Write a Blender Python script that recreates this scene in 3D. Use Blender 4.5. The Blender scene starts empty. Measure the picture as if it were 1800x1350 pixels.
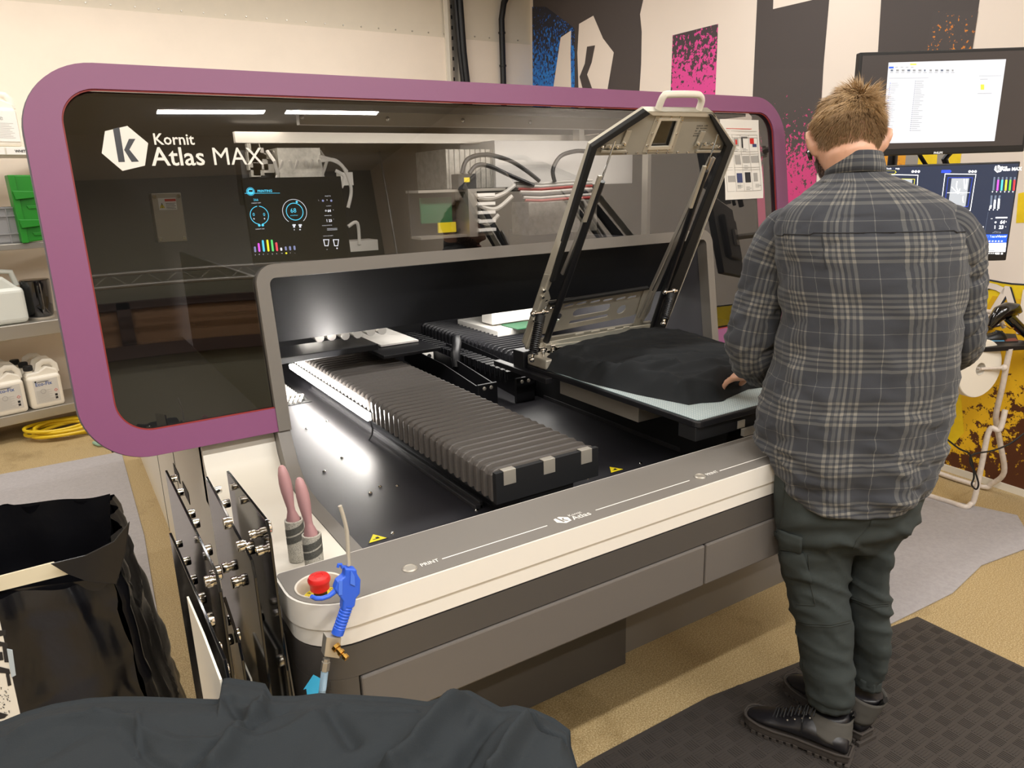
import bpy, bmesh, math, random
from math import sin, cos, pi, radians
from mathutils import Vector, Matrix, noise
random.seed(7)
V = Vector
S = bpy.context.scene
COL = S.collection

# ---------------------------------------------------------------- camera
F_PX = 1291.1
CAM = V((0, 0, 1.55))
YAW, PITCH, ROLL = radians(-31.677), radians(-15.24), radians(1.703)
R3 = Matrix.Rotation(YAW, 3, 'Z') @ Matrix.Rotation(PITCH, 3, 'X') @ Matrix.Rotation(ROLL, 3, 'Y')
cd = bpy.data.cameras.new('camera')
cam = bpy.data.objects.new('camera', cd)
COL.objects.link(cam)
cd.sensor_width = 36
cd.lens = F_PX / 1800 * 36
cd.clip_start = 0.05
cd.clip_end = 60
_r, _f, _u = R3.col[0], R3.col[1], R3.col[2]
_m = Matrix((( _r[0], _u[0], -_f[0]), (_r[1], _u[1], -_f[1]), (_r[2], _u[2], -_f[2]))).to_4x4()
_m.translation = CAM
cam.matrix_world = _m
S.camera = cam

S.view_settings.view_transform = 'Standard'
S.view_settings.look = 'None'
S.view_settings.gamma = 1
S.view_settings.use_curve_mapping = False
S.view_settings.exposure = 0.62

w = bpy.data.worlds.new('world')
S.world = w
w.use_nodes = True
w.node_tree.nodes['Background'].inputs[0].default_value = (1.0, 0.97, 0.94, 1)
w.node_tree.nodes['Background'].inputs[1].default_value = 0.12


def area(name, loc, size, power, color=(1, .88, .74), rot=(0, 0, 0), sy=None):
    l = bpy.data.lights.new(name, 'AREA')
    l.energy = power
    l.color = color
    l.shape = 'RECTANGLE'
    l.size = size
    l.size_y = sy or size
    o = bpy.data.objects.new(name, l)
    COL.objects.link(o)
    o.location = loc
    o.rotation_euler = rot
    return o


# ceiling tubes of the workshop, each under a housing built further down
TUBES = [(x, -.45, 0) for x in (-2.1, -.9, .3, 1.5, 2.7)] + [(x, 2.9, 1) for x in (-.9, .9, 2.7)] + [(x, 4.9, 2) for x in (-1.2, .4, 2.2)] + [(x, -1.85, 3) for x in (-.2, 1.3, 2.3)]
CEIL = 3.5
for tx, ty, ax in TUBES:
    area('ceiling_tube_light', (tx, ty, CEIL - .13), .82 if ax in (0, 3) else 1.5, 21 if ax == 0 else (17 if ax in (1, 2) else 20), (1, .98, .945), (0, 0, 0), .07)

# ---------------------------------------------------------------- helpers


def lin(h):
    if isinstance(h, str):
        c = [int(h[i:i + 2], 16) / 255 for i in (0, 2, 4)]
        return tuple(x / 12.92 if x <= .04045 else ((x + .055) / 1.055) ** 2.4 for x in c) + (1,)
    return tuple(h) + (1,) if len(h) == 3 else tuple(h)


def mat(name, col, rough=.5, metal=0, bump=0, bscale=200, spec=None, emit=0, var=0, vscale=6, coat=0, sheen=0, stretch=None, ecol=None):
    m = bpy.data.materials.new(name)
    m.use_nodes = True
    nt = m.node_tree
    b = nt.nodes['Principled BSDF']
    b.inputs['Base Color'].default_value = lin(col)
    b.inputs['Roughness'].default_value = rough
    b.inputs['Metallic'].default_value = metal
    if spec is not None:
        b.inputs['Specular IOR Level'].default_value = spec
    if coat:
        b.inputs['Coat Weight'].default_value = coat
        b.inputs['Coat Roughness'].default_value = .05
    if sheen:
        b.inputs['Sheen Weight'].default_value = sheen
    if emit:
        b.inputs['Emission Color'].default_value = lin(ecol or col)
        b.inputs['Emission Strength'].default_value = emit
    tc = nt.nodes.new('ShaderNodeTexCoord')
    vec = tc.outputs['Object']
    if stretch:
        mp = nt.nodes.new('ShaderNodeMapping')
        mp.inputs['Scale'].default_value = stretch
        nt.links.new(vec, mp.inputs[0])
        vec = mp.outputs[0]
    if bump:
        n = nt.nodes.new('ShaderNodeTexNoise')
        n.inputs['Scale'].default_value = bscale
        n.inputs['Detail'].default_value = 3
        nt.links.new(vec, n.inputs['Vector'])
        bp = nt.nodes.new('ShaderNodeBump')
        bp.inputs['Strength'].default_value = bump
        bp.inputs['Distance'].default_value = .004
        nt.links.new(n.outputs['Fac'], bp.inputs['Height'])
        nt.links.new(bp.outputs[0], b.inputs['Normal'])
    if var:
        n = nt.nodes.new('ShaderNodeTexNoise')
        n.inputs['Scale'].default_value = vscale
        n.inputs['Detail'].default_value = 6
        n.inputs['Roughness'].default_value = .65
        nt.links.new(vec, n.inputs['Vector'])
        mr = nt.nodes.new('ShaderNodeMapRange')
        mr.inputs['From Min'].default_value = .3
        mr.inputs['From Max'].default_value = .7
        mr.inputs['To Min'].default_value = 1 - var
        mr.inputs['To Max'].default_value = 1 + var
        nt.links.new(n.outputs['Fac'], mr.inputs['Value'])
        hs = nt.nodes.new('ShaderNodeHueSaturation')
        hs.inputs['Color'].default_value = lin(col)
        nt.links.new(mr.outputs[0], hs.inputs['Value'])
        nt.links.new(hs.outputs[0], b.inputs['Base Color'])
    return m


def speck(name, base, spot, scale, grad=None, rough=.6, thr=.5, detail=2, third=None):
    """printed spatter: spots of one ink over another, thinning out along a direction of the object"""
    m = mat(name, base, rough)
    nt = m.node_tree
    b = nt.nodes['Principled BSDF']
    tc = nt.nodes.new('ShaderNodeTexCoord')
    n = nt.nodes.new('ShaderNodeTexNoise')
    n.inputs['Scale'].default_value = scale
    n.inputs['Detail'].default_value = detail
    n.inputs['Roughness'].default_value = .7
    nt.links.new(tc.outputs['Object'], n.inputs['Vector'])
    val = n.outputs['Fac']
    if grad:  # (axis vector, start, end): adds bias
        ax, s0, s1, k = grad
        dp = nt.nodes.new('ShaderNodeVectorMath')
        dp.operation = 'DOT_PRODUCT'
        dp.inputs[1].default_value = ax
        nt.links.new(tc.outputs['Object'], dp.inputs[0])
        mr = nt.nodes.new('ShaderNodeMapRange')
        mr.inputs['From Min'].default_value = s0
        mr.inputs['From Max'].default_value = s1
        mr.inputs['To Min'].default_value = -k
        mr.inputs['To Max'].default_value = k
        nt.links.new(dp.outputs['Value'], mr.inputs['Value'])
        ad = nt.nodes.new('ShaderNodeMath')
        ad.operation = 'ADD'
        nt.links.new(val, ad.inputs[0])
        nt.links.new(mr.outputs[0], ad.inputs[1])
        val = ad.outputs[0]
    cr = nt.nodes.new('ShaderNodeValToRGB')
    cr.color_ramp.interpolation = 'LINEAR'
    cr.color_ramp.elements[0].position = thr - .015
    cr.color_ramp.elements[0].color = lin(base)
    cr.color_ramp.elements[1].position = thr + .015
    cr.color_ramp.elements[1].color = lin(spot)
    if third:
        e = cr.color_ramp.elements.new(min(.99, thr + .18))
        e.color = lin(third)
    nt.links.new(val, cr.inputs[0])
    nt.links.new(cr.outputs[0], b.inputs['Base Color'])
    return m


class MB:
    def __init__(s):
        s.v, s.f, s.m, s.uv = [], [], [], []
        s.cur = 0
        s.hasuv = False

    def add(s, vs, fs, mi=None, uvs=None):
        o = len(s.v)
        s.v += [V(p) for p in vs]
        for k, f in enumerate(fs):
            s.f.append([i + o for i in f])
            s.m.append(s.cur if mi is None else mi)
            s.uv.append([uvs[i] for i in f] if uvs else [(0, 0)] * len(f))
        if uvs:
            s.hasuv = True
        return s

    def box(s, a, b, mi=None):
        x0, y0, z0 = a
        x1, y1, z1 = b
        return s.obox((x0, y0, z0), (x1 - x0, 0, 0), (0, y1 - y0, 0), (0, 0, z1 - z0), mi)

    def obox(s, o, u, v, n, mi=None):
        o, u, v, n = V(o), V(u), V(v), V(n)
        p = [o, o + u, o + u + v, o + v, o + n, o + u + n, o + u + v + n, o + v + n]
        return s.add(p, [(0, 3, 2, 1), (4, 5, 6, 7), (0, 1, 5, 4), (1, 2, 6, 5), (2, 3, 7, 6), (3, 0, 4, 7)], mi)

    def prism(s, pts, n, mi=None, cap=True):
        """outline pts extruded by the vector n"""
        k = len(pts)
        n = V(n)
        p = [V(q) for q in pts]
        fs = [(i, (i + 1) % k, (i + 1) % k + k, i + k) for i in range(k)]
        if cap:
            fs += [tuple(range(k))[::-1], tuple(range(k, 2 * k))]
        return s.add(p + [q + n for q in p], fs, mi)

    def strip(s, A, B, n, closed=True, mi=None):
        """band between two loops A and B extruded by n: a frame"""
        k = len(A)
        n = V(n)
        A = [V(p) for p in A]
        B = [V(p) for p in B]
        vs = A + B + [p + n for p in A] + [p + n for p in B]
        fs = []
        for i in range(k if closed else k - 1):
            j = (i + 1) % k
            fs += [(i, j, j + k, i + k), (i + 2 * k, i + 3 * k, j + 3 * k, j + 2 * k), (i, i + 2 * k, j + 2 * k, j), (i + k, j + k, j + 3 * k, i + 3 * k)]
        if not closed:
            fs += [(0, k, 3 * k, 2 * k), (k - 1, 3 * k - 1, 4 * k - 1, 2 * k - 1)]
        return s.add(vs, fs, mi)

    def tube(s, pts, r, n=10, mi=None, cap=True, flat=None):
        pts = [V(p) for p in pts]
        k = len(pts)
        rs = r if isinstance(r, (list, tuple)) else [r] * k
        vs, fs, uvs = [], [], []
        t0 = (pts[1] - pts[0]).normalized()
        up = V((0, 0, 1)) if abs(t0.z) < .9 else V((1, 0, 0))
        a = t0.cross(up).normalized()
        L = 0
        for i, p in enumerate(pts):
            t = (pts[min(i + 1, k - 1)] - pts[max(i - 1, 0)]).normalized()
            a = (a - t * a.dot(t)).normalized()
            b = t.cross(a)
            if i:
                L += (p - pts[i - 1]).length
            for j in range(n):
                th = 2 * pi * j / n
                ra = rs[i] if not isinstance(rs[i], tuple) else rs[i][0]
                rb = rs[i] if not isinstance(rs[i], tuple) else rs[i][1]
                vs.append(p + a * (ra * cos(th)) + b * (rb * sin(th)))
        for i in range(k - 1):
            for j in range(n):
                j2 = (j + 1) % n
                fs.append((i * n + j, i * n + j2, (i + 1) * n + j2, (i + 1) * n + j))
        if cap:
            fs += [tuple(range(n))[::-1], tuple(range((k - 1) * n, k * n))]
        return s.add(vs, fs, mi)

    def cyl(s, a, b, r, n=16, mi=None, r2=None):
        return s.tube([a, b], [r, r if r2 is None else r2], n, mi)

    def lathe(s, prof, o, ax=(0, 0, 1), n=24, mi=None, cap=True):
        """profile of (radius, height) turned about ax at o"""
        ax = V(ax).normalized()
        up = V((0, 0, 1)) if abs(ax.z) < .9 else V((1, 0, 0))
        a = ax.cross(up).normalized()
        b = ax.cross(a)
        o = V(o)
        vs, fs = [], []
        for r, h in prof:
            for j in range(n):
                th = 2 * pi * j / n
                vs.append(o + ax * h + (a * cos(th) + b * sin(th)) * max(r, 1e-4))
        for i in range(len(prof) - 1):
            for j in range(n):
                j2 = (j + 1) % n
                fs.append((i * n + j, i * n + j2, (i + 1) * n + j2, (i + 1) * n + j))
        if cap:
            fs += [tuple(range(n))[::-1], tuple(range((len(prof) - 1) * n, len(prof) * n))]
        return s.add(vs, fs, mi)

    def ball(s, c, r, n=12, mi=None, sc=(1, 1, 1)):
        c = V(c)
        vs, fs = [], []
        m = n // 2
        for i in range(m + 1):
            ph = pi * i / m
            for j in range(n):
                th = 2 * pi * j / n
                vs.append(c + V((max(sin(ph), 1e-4) * cos(th) * r * sc[0], max(sin(ph), 1e-4) * sin(th) * r * sc[1], cos(ph) * r * sc[2])))
        for i in range(m):
            for j in range(n):
                j2 = (j + 1) % n
                fs.append((i * n + j, (i + 1) * n + j, (i + 1) * n + j2, i * n + j2))
        return s.add(vs, fs, mi)

    def grid(s, fn, nu, nv, mi=None, uvfn=None):
        vs, uvs, fs = [], [], []
        for i in range(nu + 1):
            for j in range(nv + 1):
                vs.append(fn(i / nu, j / nv))
                uvs.append(uvfn(i / nu, j / nv) if uvfn else (i / nu, j / nv))
        for i in range(nu):
            for j in range(nv):
                a = i * (nv + 1) + j
                fs.append((a, a + nv + 1, a + nv + 2, a + 1))
        return s.add(vs, fs, mi, uvs)

    def ring(s, c, u, v, r0, r1, a0=0, a1=2 * pi, n=40, h=.0004, mi=None):
        """flat ring sector in the plane u, v"""
        c, u, v = V(c), V(u).normalized(), V(v).normalized()
        nn = u.cross(v) * h
        A = [c + u * (r0 * cos(a0 + (a1 - a0) * i / n)) + v * (r0 * sin(a0 + (a1 - a0) * i / n)) for i in range(n + 1)]
        B = [c + u * (r1 * cos(a0 + (a1 - a0) * i / n)) + v * (r1 * sin(a0 + (a1 - a0) * i / n)) for i in range(n + 1)]
        return s.strip(A, B, nn, False, mi)

    def text(s, txt, o, u, v, size, mi=None, h=.0004, align='LEFT', sx=1, bold=0):
        """lettering lying in the plane u, v; o is the base line start"""
        c = bpy.data.curves.new('t', 'FONT')
        c.body = txt
        c.size = size
        c.align_x = align
        c.resolution_u = 2
        c.offset = bold
        ob = bpy.data.objects.new('t', c)
        COL.objects.link(ob)
        dg = bpy.context.evaluated_depsgraph_get()
        me = bpy.data.meshes.new_from_object(ob.evaluated_get(dg))
        u, v, o = V(u).normalized(), V(v).normalized(), V(o)
        nn = u.cross(v).normalized()
        vs = [o + u * (q.co.x * sx) + v * q.co.y + nn * h for q in me.vertices]
        fs = [tuple(p.vertices) for p in me.polygons]
        bpy.data.objects.remove(ob)
        bpy.data.curves.remove(c)
        bpy.data.meshes.remove(me)
        if vs:
            s.add(vs, fs, mi)
        return s

    def build(s, name, mats, parent=None, smooth=False, bevel=0, seg=2, subsurf=0, auto=None):
        me = bpy.data.meshes.new(name)
        me.from_pydata([tuple(p) for p in s.v], [], s.f)
        if not isinstance(mats, (list, tuple)):
            mats = [mats]
        for m in mats:
            me.materials.append(m)
        for p, i in zip(me.polygons, s.m):
            p.material_index = i
        if s.hasuv:
            ul = me.uv_layers.new(name='UVMap')
            li = 0
            for p, uv in zip(me.polygons, s.uv):
                for k, q in enumerate(uv):
                    ul.data[p.loop_start + k].uv = q
        bm = bmesh.new()
        bm.from_mesh(me)
        bmesh.ops.remove_doubles(bm, verts=bm.verts, dist=1e-6)
        bmesh.ops.recalc_face_normals(bm, faces=bm.faces) if not getattr(s, 'keepn', False) else None
        if smooth:
            lim = radians(auto if auto is not None else 40)
            for f in bm.faces:
                f.smooth = True
            for e in bm.edges:
                if len(e.link_faces) == 2 and e.calc_face_angle(0) > lim:
                    e.smooth = False
        bm.to_mesh(me)
        bm.free()
        o = bpy.data.objects.new(name, me)
        COL.objects.link(o)
        if parent:
            o.parent = parent
            o.matrix_parent_inverse = INV[parent.name]
        else:
            INV[o.name] = Matrix()
        INV[o.name] = Matrix()
        if bevel:
            b = o.modifiers.new('bevel', 'BEVEL')
            b.width = bevel
            b.segments = seg
            b.limit_method = 'ANGLE'
            b.angle_limit = radians(40)
            b.harden_normals = False
        if subsurf:
            b = o.modifiers.new('sub', 'SUBSURF')
            b.levels = b.render_levels = subsurf
        return o


INV = {}


def tag(o, label=None, cat=None, group=None, kind=None):
    if label:
        o['label'] = label
    if cat:
        o['category'] = cat
    if group:
        o['group'] = group
    if kind:
        o['kind'] = kind
    return o


def empty(name, loc, label, cat, group=None):
    o = bpy.data.objects.new(name, None)
    COL.objects.link(o)
    o.location = loc
    o.empty_display_size = .05
    INV[o.name] = Matrix.Translation(-V(loc))
    return tag(o, label, cat, group)


def struct(name, mb, m, **k):
    return tag(mb.build(name, m, **k), kind='structure')


def kids(o):
    return [c for c in ALLOBJ() if c.parent == o]


def ALLOBJ():
    return list(bpy.data.objects)


def copy_tree(o, parent=None):
    c = o.copy()
    COL.objects.link(c)
    if parent:
        c.parent = parent
    for ch in kids(o):
        copy_tree(ch, c)
    return c


def ray(x, y):
    return R3 @ V(((x - 900) / F_PX, 1, -(y - 675) / F_PX))


def onpl(x, y, P, n):
    """point of a real plane (through P, normal n) seen at that place of the photograph"""
    d = ray(x, y)
    n = V(n)
    return CAM + d * ((V(P) - CAM).dot(n) / d.dot(n))


def atx(x, y, X):
    return onpl(x, y, (X, 0, 0), (1, 0, 0))


def aty(x, y, Y):
    return onpl(x, y, (0, Y, 0), (0, 1, 0))


def atz(x, y, Z):
    return onpl(x, y, (0, 0, Z), (0, 0, 1))


def rrect(x0, y0, x1, y1, r, n=8):
    """rounded rectangle outline, counter-clockwise from the bottom edge; r one radius or four (bl, br, tr, tl)"""
    if not isinstance(r, (list, tuple)):
        r = (r,) * 4
    out = []
    for (cx, cy, a, q) in ((x0 + r[0], y0 + r[0], pi, r[0]), (x1 - r[1], y0 + r[1], 1.5 * pi, r[1]), (x1 - r[2], y1 - r[2], 0, r[2]), (x0 + r[3], y1 - r[3], .5 * pi, r[3])):
        for i in range(n + 1):
            t = a + .5 * pi * i / n
            out.append((cx + q * cos(t), cy + q * sin(t)))
    return out


def spline(rows, k):
    """smooth in-between rows (Catmull-Rom on every number)"""
    out = []
    n = len(rows)
    for i in range(n - 1):
        p0, p1, p2, p3 = rows[max(i - 1, 0)], rows[i], rows[i + 1], rows[min(i + 2, n - 1)]
        for j in range(k):
            t = j / k
            out.append([.5 * ((2 * b_) + (c_ - a_) * t + (2 * a_ - 5 * b_ + 4 * c_ - d_) * t * t + (3 * b_ - a_ - 3 * c_ + d_) * t ** 3) for a_, b_, c_, d_ in zip(p0, p1, p2, p3)])
    out.append(list(rows[-1]))
    return out



def spt(pts, k=6):
    """smoothed run of points for bent tubes"""
    return [V(q) for q in spline([list(p)[:3] for p in pts], k)]

# ---------------------------------------------------------------- materials
m_cream = mat('cream_wall_paint', 'f3e6d6', .75, var=.03, vscale=2)
m_cream2 = mat('grey_cream_panel', 'e2d8c6', .7, var=.03, vscale=2)
m_white = mat('white_powder_coat', 'e2dccf', .42)
m_warmwhite = mat('console_white_plastic', 'dfdad2', .38)
m_grey = mat('graphite_coat', '78736d', .45, bump=.02, bscale=900)
m_drawer = mat('drawer_graphite', '625d59', .45, bump=.02, bscale=900)
m_dgrey = mat('dark_graphite_coat', '494542', .45, bump=.02, bscale=900)
m_black = mat('black_metal_sheet', '17171a', .38)
m_blk2 = mat('matt_black', '0e0f12', .6)
m_floorblk = mat('black_tray_sheet', '28272b', .42, bump=.02, bscale=60)
m_rubber = mat('black_rubber', '121212', .7)
m_purple = mat('purple_coat', '8b527b', .42, bump=.015, bscale=900)
m_red = mat('orange_red_seal', '97302a', .5)
m_steel = mat('brushed_steel', 'b9b4ab', .34, .75, bump=.05, bscale=80, stretch=(1, 30, 30))
m_chrome = mat('chrome', 'e4e2de', .08, 1)
m_alu = mat('aluminium', 'c4beb3', .4, .7)
m_lidsteel = mat('lid_nickel_steel', 'b3aa97', .36, 1)
m_brass = mat('brass', 'c69a4c', .28, 1)
m_ink = mat('white_print', 'f1ede6', .5)
m_dark_ink = mat('black_print', '1b1b1f', .5)
m_yellow = mat('yellow_sticker', 'e6cf1d', .45)
m_estop = mat('red_button_plastic', 'cf2420', .35)
m_blue = mat('blue_plastic', '2f5fd6', .35)
m_cable = mat('black_cable', '141416', .5)
m_wcable = mat('grey_cable', 'b9b5ad', .5)

# ---------------------------------------------------------------- the setting
XW0, YW0, DW = 3.87, 1.6, V((sin(radians(4.3)), cos(radians(4.3)), 0))
NW = V((-DW.y, DW.x, 0))
YB = 6.3
XC = XW0 + (YB - YW0) * DW.x / DW.y
m_floor = mat('speckled_concrete_floor', 'ab8e5e', .55, bump=.12, bscale=260)
nt = m_floor.node_tree
bs = nt.nodes['Principled BSDF']
tc = nt.nodes.new('ShaderNodeTexCoord')


def nz(scale, detail=3, rough=.6):
    n = nt.nodes.new('ShaderNodeTexNoise')
    n.inputs['Scale'].default_value = scale
    n.inputs['Detail'].default_value = detail
    n.inputs['Roughness'].default_value = rough
    nt.links.new(tc.outputs['Object'], n.inputs['Vector'])
    return n


def ramp(src, *st):
    c = nt.nodes.new('ShaderNodeValToRGB')
    while len(c.color_ramp.elements) < len(st):
        c.color_ramp.elements.new(.5)
    for e, (p, h) in zip(c.color_ramp.elements, st):
        e.position = p
        e.color = lin(h)
    nt.links.new(src, c.inputs[0])
    return c.outputs[0]


def mul(a, b_, f=1, mode='MULTIPLY'):
    x = nt.nodes.new('ShaderNodeMix')
    x.data_type = 'RGBA'
    x.blend_type = mode
    x.inputs[0].default_value = f
    nt.links.new(a, x.inputs[6])
    nt.links.new(b_, x.inputs[7])
    return x.outputs[2]


c1 = ramp(nz(230, 2).outputs['Fac'], (.3, '86714c'), (.5, 'ac9468'), (.7, 'cdbb96'))
c2 = ramp(nz(2.2, 6, .7).outputs['Fac'], (.28, 'c9c3b4'), (.45, 'ffffff'), (.7, 'ffffff'))
c3 = ramp(nz(9, 8, .75).outputs['Fac'], (.26, 'a39c8c'), (.34, 'ffffff'), (.8, 'ffffff'))
nt.links.new(mul(mul(c1, c2), c3), bs.inputs['Base Color'])
struct('floor', MB().box((-3.2, -4, -.1), (5, YB + .3, 0)), m_floor)
mb = MB().box((-3.2, YB, 0), (XC + .2, YB + .15, 2.817)).box((-3.2, YB + .02, 2.817), (XC + .2, YB + .15, CEIL), 1)
for i in range(46):
    x = -2.9 + i * .155
    mb.cyl((x, YB + .021, 2.85), (x, YB + .014, 2.85), .006, 8, 2)
struct('wall_back', mb, [m_cream, m_cream2, m_steel])
A = V((XW0, YW0, 0)) - DW * 6.2
struct('wall_right', MB().obox(A, DW * (YB + 8.2 - YW0 + .6), V((.15, 0, 0)), V((0, 0, CEIL))), m_cream)
struct('wall_left', MB().box((-3.2, -4, 0), (-3.05, YB + .3, CEIL)), m_cream2)
m_frontwall = mat('olive_grey_wall', '8f8b78', .8)
struct('wall_front', MB().box((-3.2, -4.15, 0), (5, -4, CEIL)), m_frontwall)
m_ceil = mat('grey_ceiling_panels', 'cfc6b6', .85)
struct('ceiling', MB().box((-3.2, -4.1, CEIL), (5, YB + .3, CEIL + .1)), m_ceil)

# window of the office behind the camera, seen only mirrored in the hood
m_blind = mat('amber_blind', 'a07a58', .7)
m_brownfr = mat('brown_window_frame', '4a3328', .5)
mb = MB().box((-2.4, -3.99, 1.72), (2.2, -3.96, 2.1), 0)
for x in (-2.4, -.95, .5, 1.95):
    mb.box((x, -3.96, 1.62), (x + .12, -3.9, 2.15), 1)
mb.box((-2.4, -3.96, 1.6), (2.2, -3.86, 1.72), 1).box((-2.4, -3.96, 2.08), (2.2, -3.9, 2.16), 1)
struct('window_1', mb, [m_blind, m_brownfr])

mb = MB()
for dz in (0, .12):
    mb.cyl((-3, -3.3, 2.22 + dz), (3.4, -3.3, 2.22 + dz), .02, 10)
for i in range(42):
    mb.cyl((-3 + i * .15, -3.3, 2.22 + .12 * (i % 2)), (-2.85 + i * .15, -3.3, 2.22 + .12 * ((i + 1) % 2)), .006, 6)
for x in (-2.9, 3.3):
    mb.cyl((x, -3.3, 2.34), (x, -3.3, 3.5), .012, 8)
tag(mb.build('lighting_truss', m_alu, smooth=True), 'long aluminium lattice truss hanging at the office window, mirrored in the hood glass', 'truss')

# ceiling lamps
m_tube = mat('lamp_tube_glow', 'fff4e4', .5, emit=5)
m_house = mat('lamp_housing', 'd8d4cc', .5)
ROWN = ('row above the console', 'row above the hood', 'row nearest the back wall', 'row behind the photographer')
NUM = ('leftmost', 'second from left', 'third from left', 'fourth from left', 'rightmost')
for row in range(4):
    first = None
    tt = [q for q in TUBES if q[2] == row]
    for i, (tx, ty, _) in enumerate(tt):
        lab = '%s white fluorescent tube lamp under the ceiling, %s' % (NUM[i if i < len(tt) - 1 else 4], ROWN[row])
        if first is None:
            hl = .43 if row in (0, 3) else .8
            r = first = empty('ceiling_lamp', (tx, ty, CEIL - .1), lab, 'lamp', 'tube lamps under the workshop ceiling')
            MB().box((tx - hl, ty - .07, CEIL - .1), (tx + hl, ty + .07, CEIL)).build('housing', m_house, r, bevel=.006)
            MB().cyl((tx - hl + .04, ty - .05, CEIL - .12), (tx + hl - .04, ty - .05, CEIL - .12), .014).build('tube', m_tube, r, smooth=True)
        else:
            r = copy_tree(first)
            r.location = (tx, ty, CEIL - .1)
            r['label'] = lab


def wp(x, y, d=.002):
    return onpl(x, y, V((XW0, YW0, 0)) + NW * d, NW)


# printed mural on the right wall
m_mcream = mat('mural_cream', 'efe3d8', .7, bump=.05, bscale=12)
m_mdark = mat('mural_charcoal', '4a4342', .65)
DWt = tuple(DW)
m_mblue = speck('mural_blue_spatter', '2b2c38', '1f66c8', 34, ((0, 0, -1), -3.1, -2.35, .15), thr=.5, third='2b8fe6')
m_mpink = speck('mural_pink_spatter', '45383f', 'e2479a', 30, ((0, 0, -1), -2.65, -1.95, .20), thr=.46)
m_mpink2 = speck('mural_pink_spray', '4a4342', 'd0407f', 42, ((0, 0, -1), -2.2, -1.35, .30), thr=.57)
m_morange = speck('mural_orange_spray', '4a4342', 'c9772a', 40, ((0, 0, -1), -2.6, -1.6, .3), thr=.56, third='e8a22a')
m_myel = mat('mural_yellow', 'f0cf1c', .6, var=.16, vscale=5)
m_myel2 = speck('mural_yellow_spatter', 'e9b81c', '53290e', 19, (tuple(-DW * .7 + V((0, 0, -.7))), -2.15, -1.2, .3), thr=.55, detail=5)
m_mout = mat('mural_outline', '2e3038', .6)
m_mgrey = mat('mural_grey', '9a958f', .6)
mm = MB()


def mural(pts, mi, d=.003):
    q = [wp(x, y, d) for x, y in pts]
    mm.prism(q, NW * .0008, mi)


A = V((XW0, YW0, 0)) + NW * .0005
T0 = (YB - YW0) / DW.y
mm.prism([A - DW * 3 + V((0, 0, .03)), A - DW * 3 + V((0, 0, 3.4)), A + DW * (T0 - .03) + V((0, 0, 3.4)), A + DW * (T0 - .03) + V((0, 0, .03))], NW * .002, 0)
mural([(936, -110), (1132, -110), (1130.5, 0), (1125, 25), (1128, 56), (1127, 112), (1123, 175), (1110, 330), (940, 330)], 1)
mural([(935.5, 12), (960, 12), (1010, 50), (1010, 330), (938, 330)], 2, .0042)
mural([(1003.9, 53.5), (985.6, 66), (973, 152), (960, 250), (1004, 250), (1004, 153), (1003, 93)], 0, .0054)
mural([(1018, 42), (1043, 27.6), (1060, 67.5), (1079, 92.3), (1068, 157), (1050, 250), (1016, 250), (1017, 154), (1015, 93)], 0, .0054)
mural([(1032, 82), (1046, 79.7), (1040, 110), (1032, 131), (1041, 156), (1060, 200), (1030, 200), (1024, 155), (1018.8, 135), (1028, 112)], 1, .0066)
mural([(1182.6, 62), (1262.3, 42), (1257.3, 167.5), (1254, 260), (1177, 260), (1179, 160.5)], 3)
mural([(1334, -90), (1466, -90), (1457.6, 0), (1447.8, 112.6), (1443.6, 180), (1436, 300), (1425, 480), (1310, 480), (1323, 172), (1331, 0)], 1)
mural([(1363, -90), (1359, 16), (1428, 0), (1434, -90)], 0, .0042)
mural([(1327, 120), (1447, 120), (1443.6, 180), (1436, 300), (1425, 480), (1312, 480)], 4, .0042)
mural([(1552, -90), (1734, -90), (1722, 0), (1709.6, 84.5), (1690, 240), (1530, 240), (1543.5, 90), (1549, 0)], 1)
mural([(1640, 20), (1719.5, 20), (1709.6, 84.5), (1690, 240), (1600, 240)], 5, .0042)
mural([(1530, 240), (1596, 240), (1590, 300), (1525, 300)], 5, .003)
mural([(1596, 240), (1618, 240), (1612, 300), (1590, 300)], 8, .003)
mural([(1618, 240), (1650, 240), (1646, 300), (1612, 300)], 6, .003)
mural([(1650, 240), (1672, 240), (1666, 300), (1646, 300)], 8, .003)
mural([(1672, 240), (1694, 240), (1686, 300), (1666, 300)], 6, .003)
mural([(1790, 340), (1840, 330), (1840, 390), (1786, 392)], 6, .003)
top = [(1500, 440), (1600, 455), (1680, 470), (1721, 486.7), (1739.5, 493.8), (1761, 498), (1779, 500.5), (1800, 501.8), (1900, 500)]
q = [wp(x, y) for x, y in top]
q.append(q[-1] - DW * 2.2 + V((0, 0, .12)))
fl = [V((p.x, p.y, .035)) for p in q]
mm.strip(q, fl, NW * .0012, False, 6)
mm.strip([p + V((0, 0, .008)) for p in q], q, NW * .002, False, 7)
q2 = [wp(x, y, .0038) for x, y in ((1745, 520), (1700, 600), (1690, 700), (1695, 760), (1660, 800), (1650, 815), (1810, 880), (2000, 900), (2000, 520))]
q2[-1] = q2[0] - DW * 3.2
q2[-2] = q2[-3] - DW * 2.5
q2 = [V((p.x, p.y, max(p.z, .036))) for p in q2]
mm.prism(q2, NW * .0008, 9)
a = wp(1733, 572, .006)
for ch, x, y in (('C', 1683, 566), ('A', 1722, 574), ('R', 1777, 585)):
    for k, (dy_, mi_) in enumerate(((-.010, 7), (-.005, 7), (0, 0))):
        mm.text(ch, wp(x, y, .0062 + k * .0006) + DW * dy_ + V((0, 0, dy_ * .3)), -DW, (0, 0, 1), .31, mi_, .0003)
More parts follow.
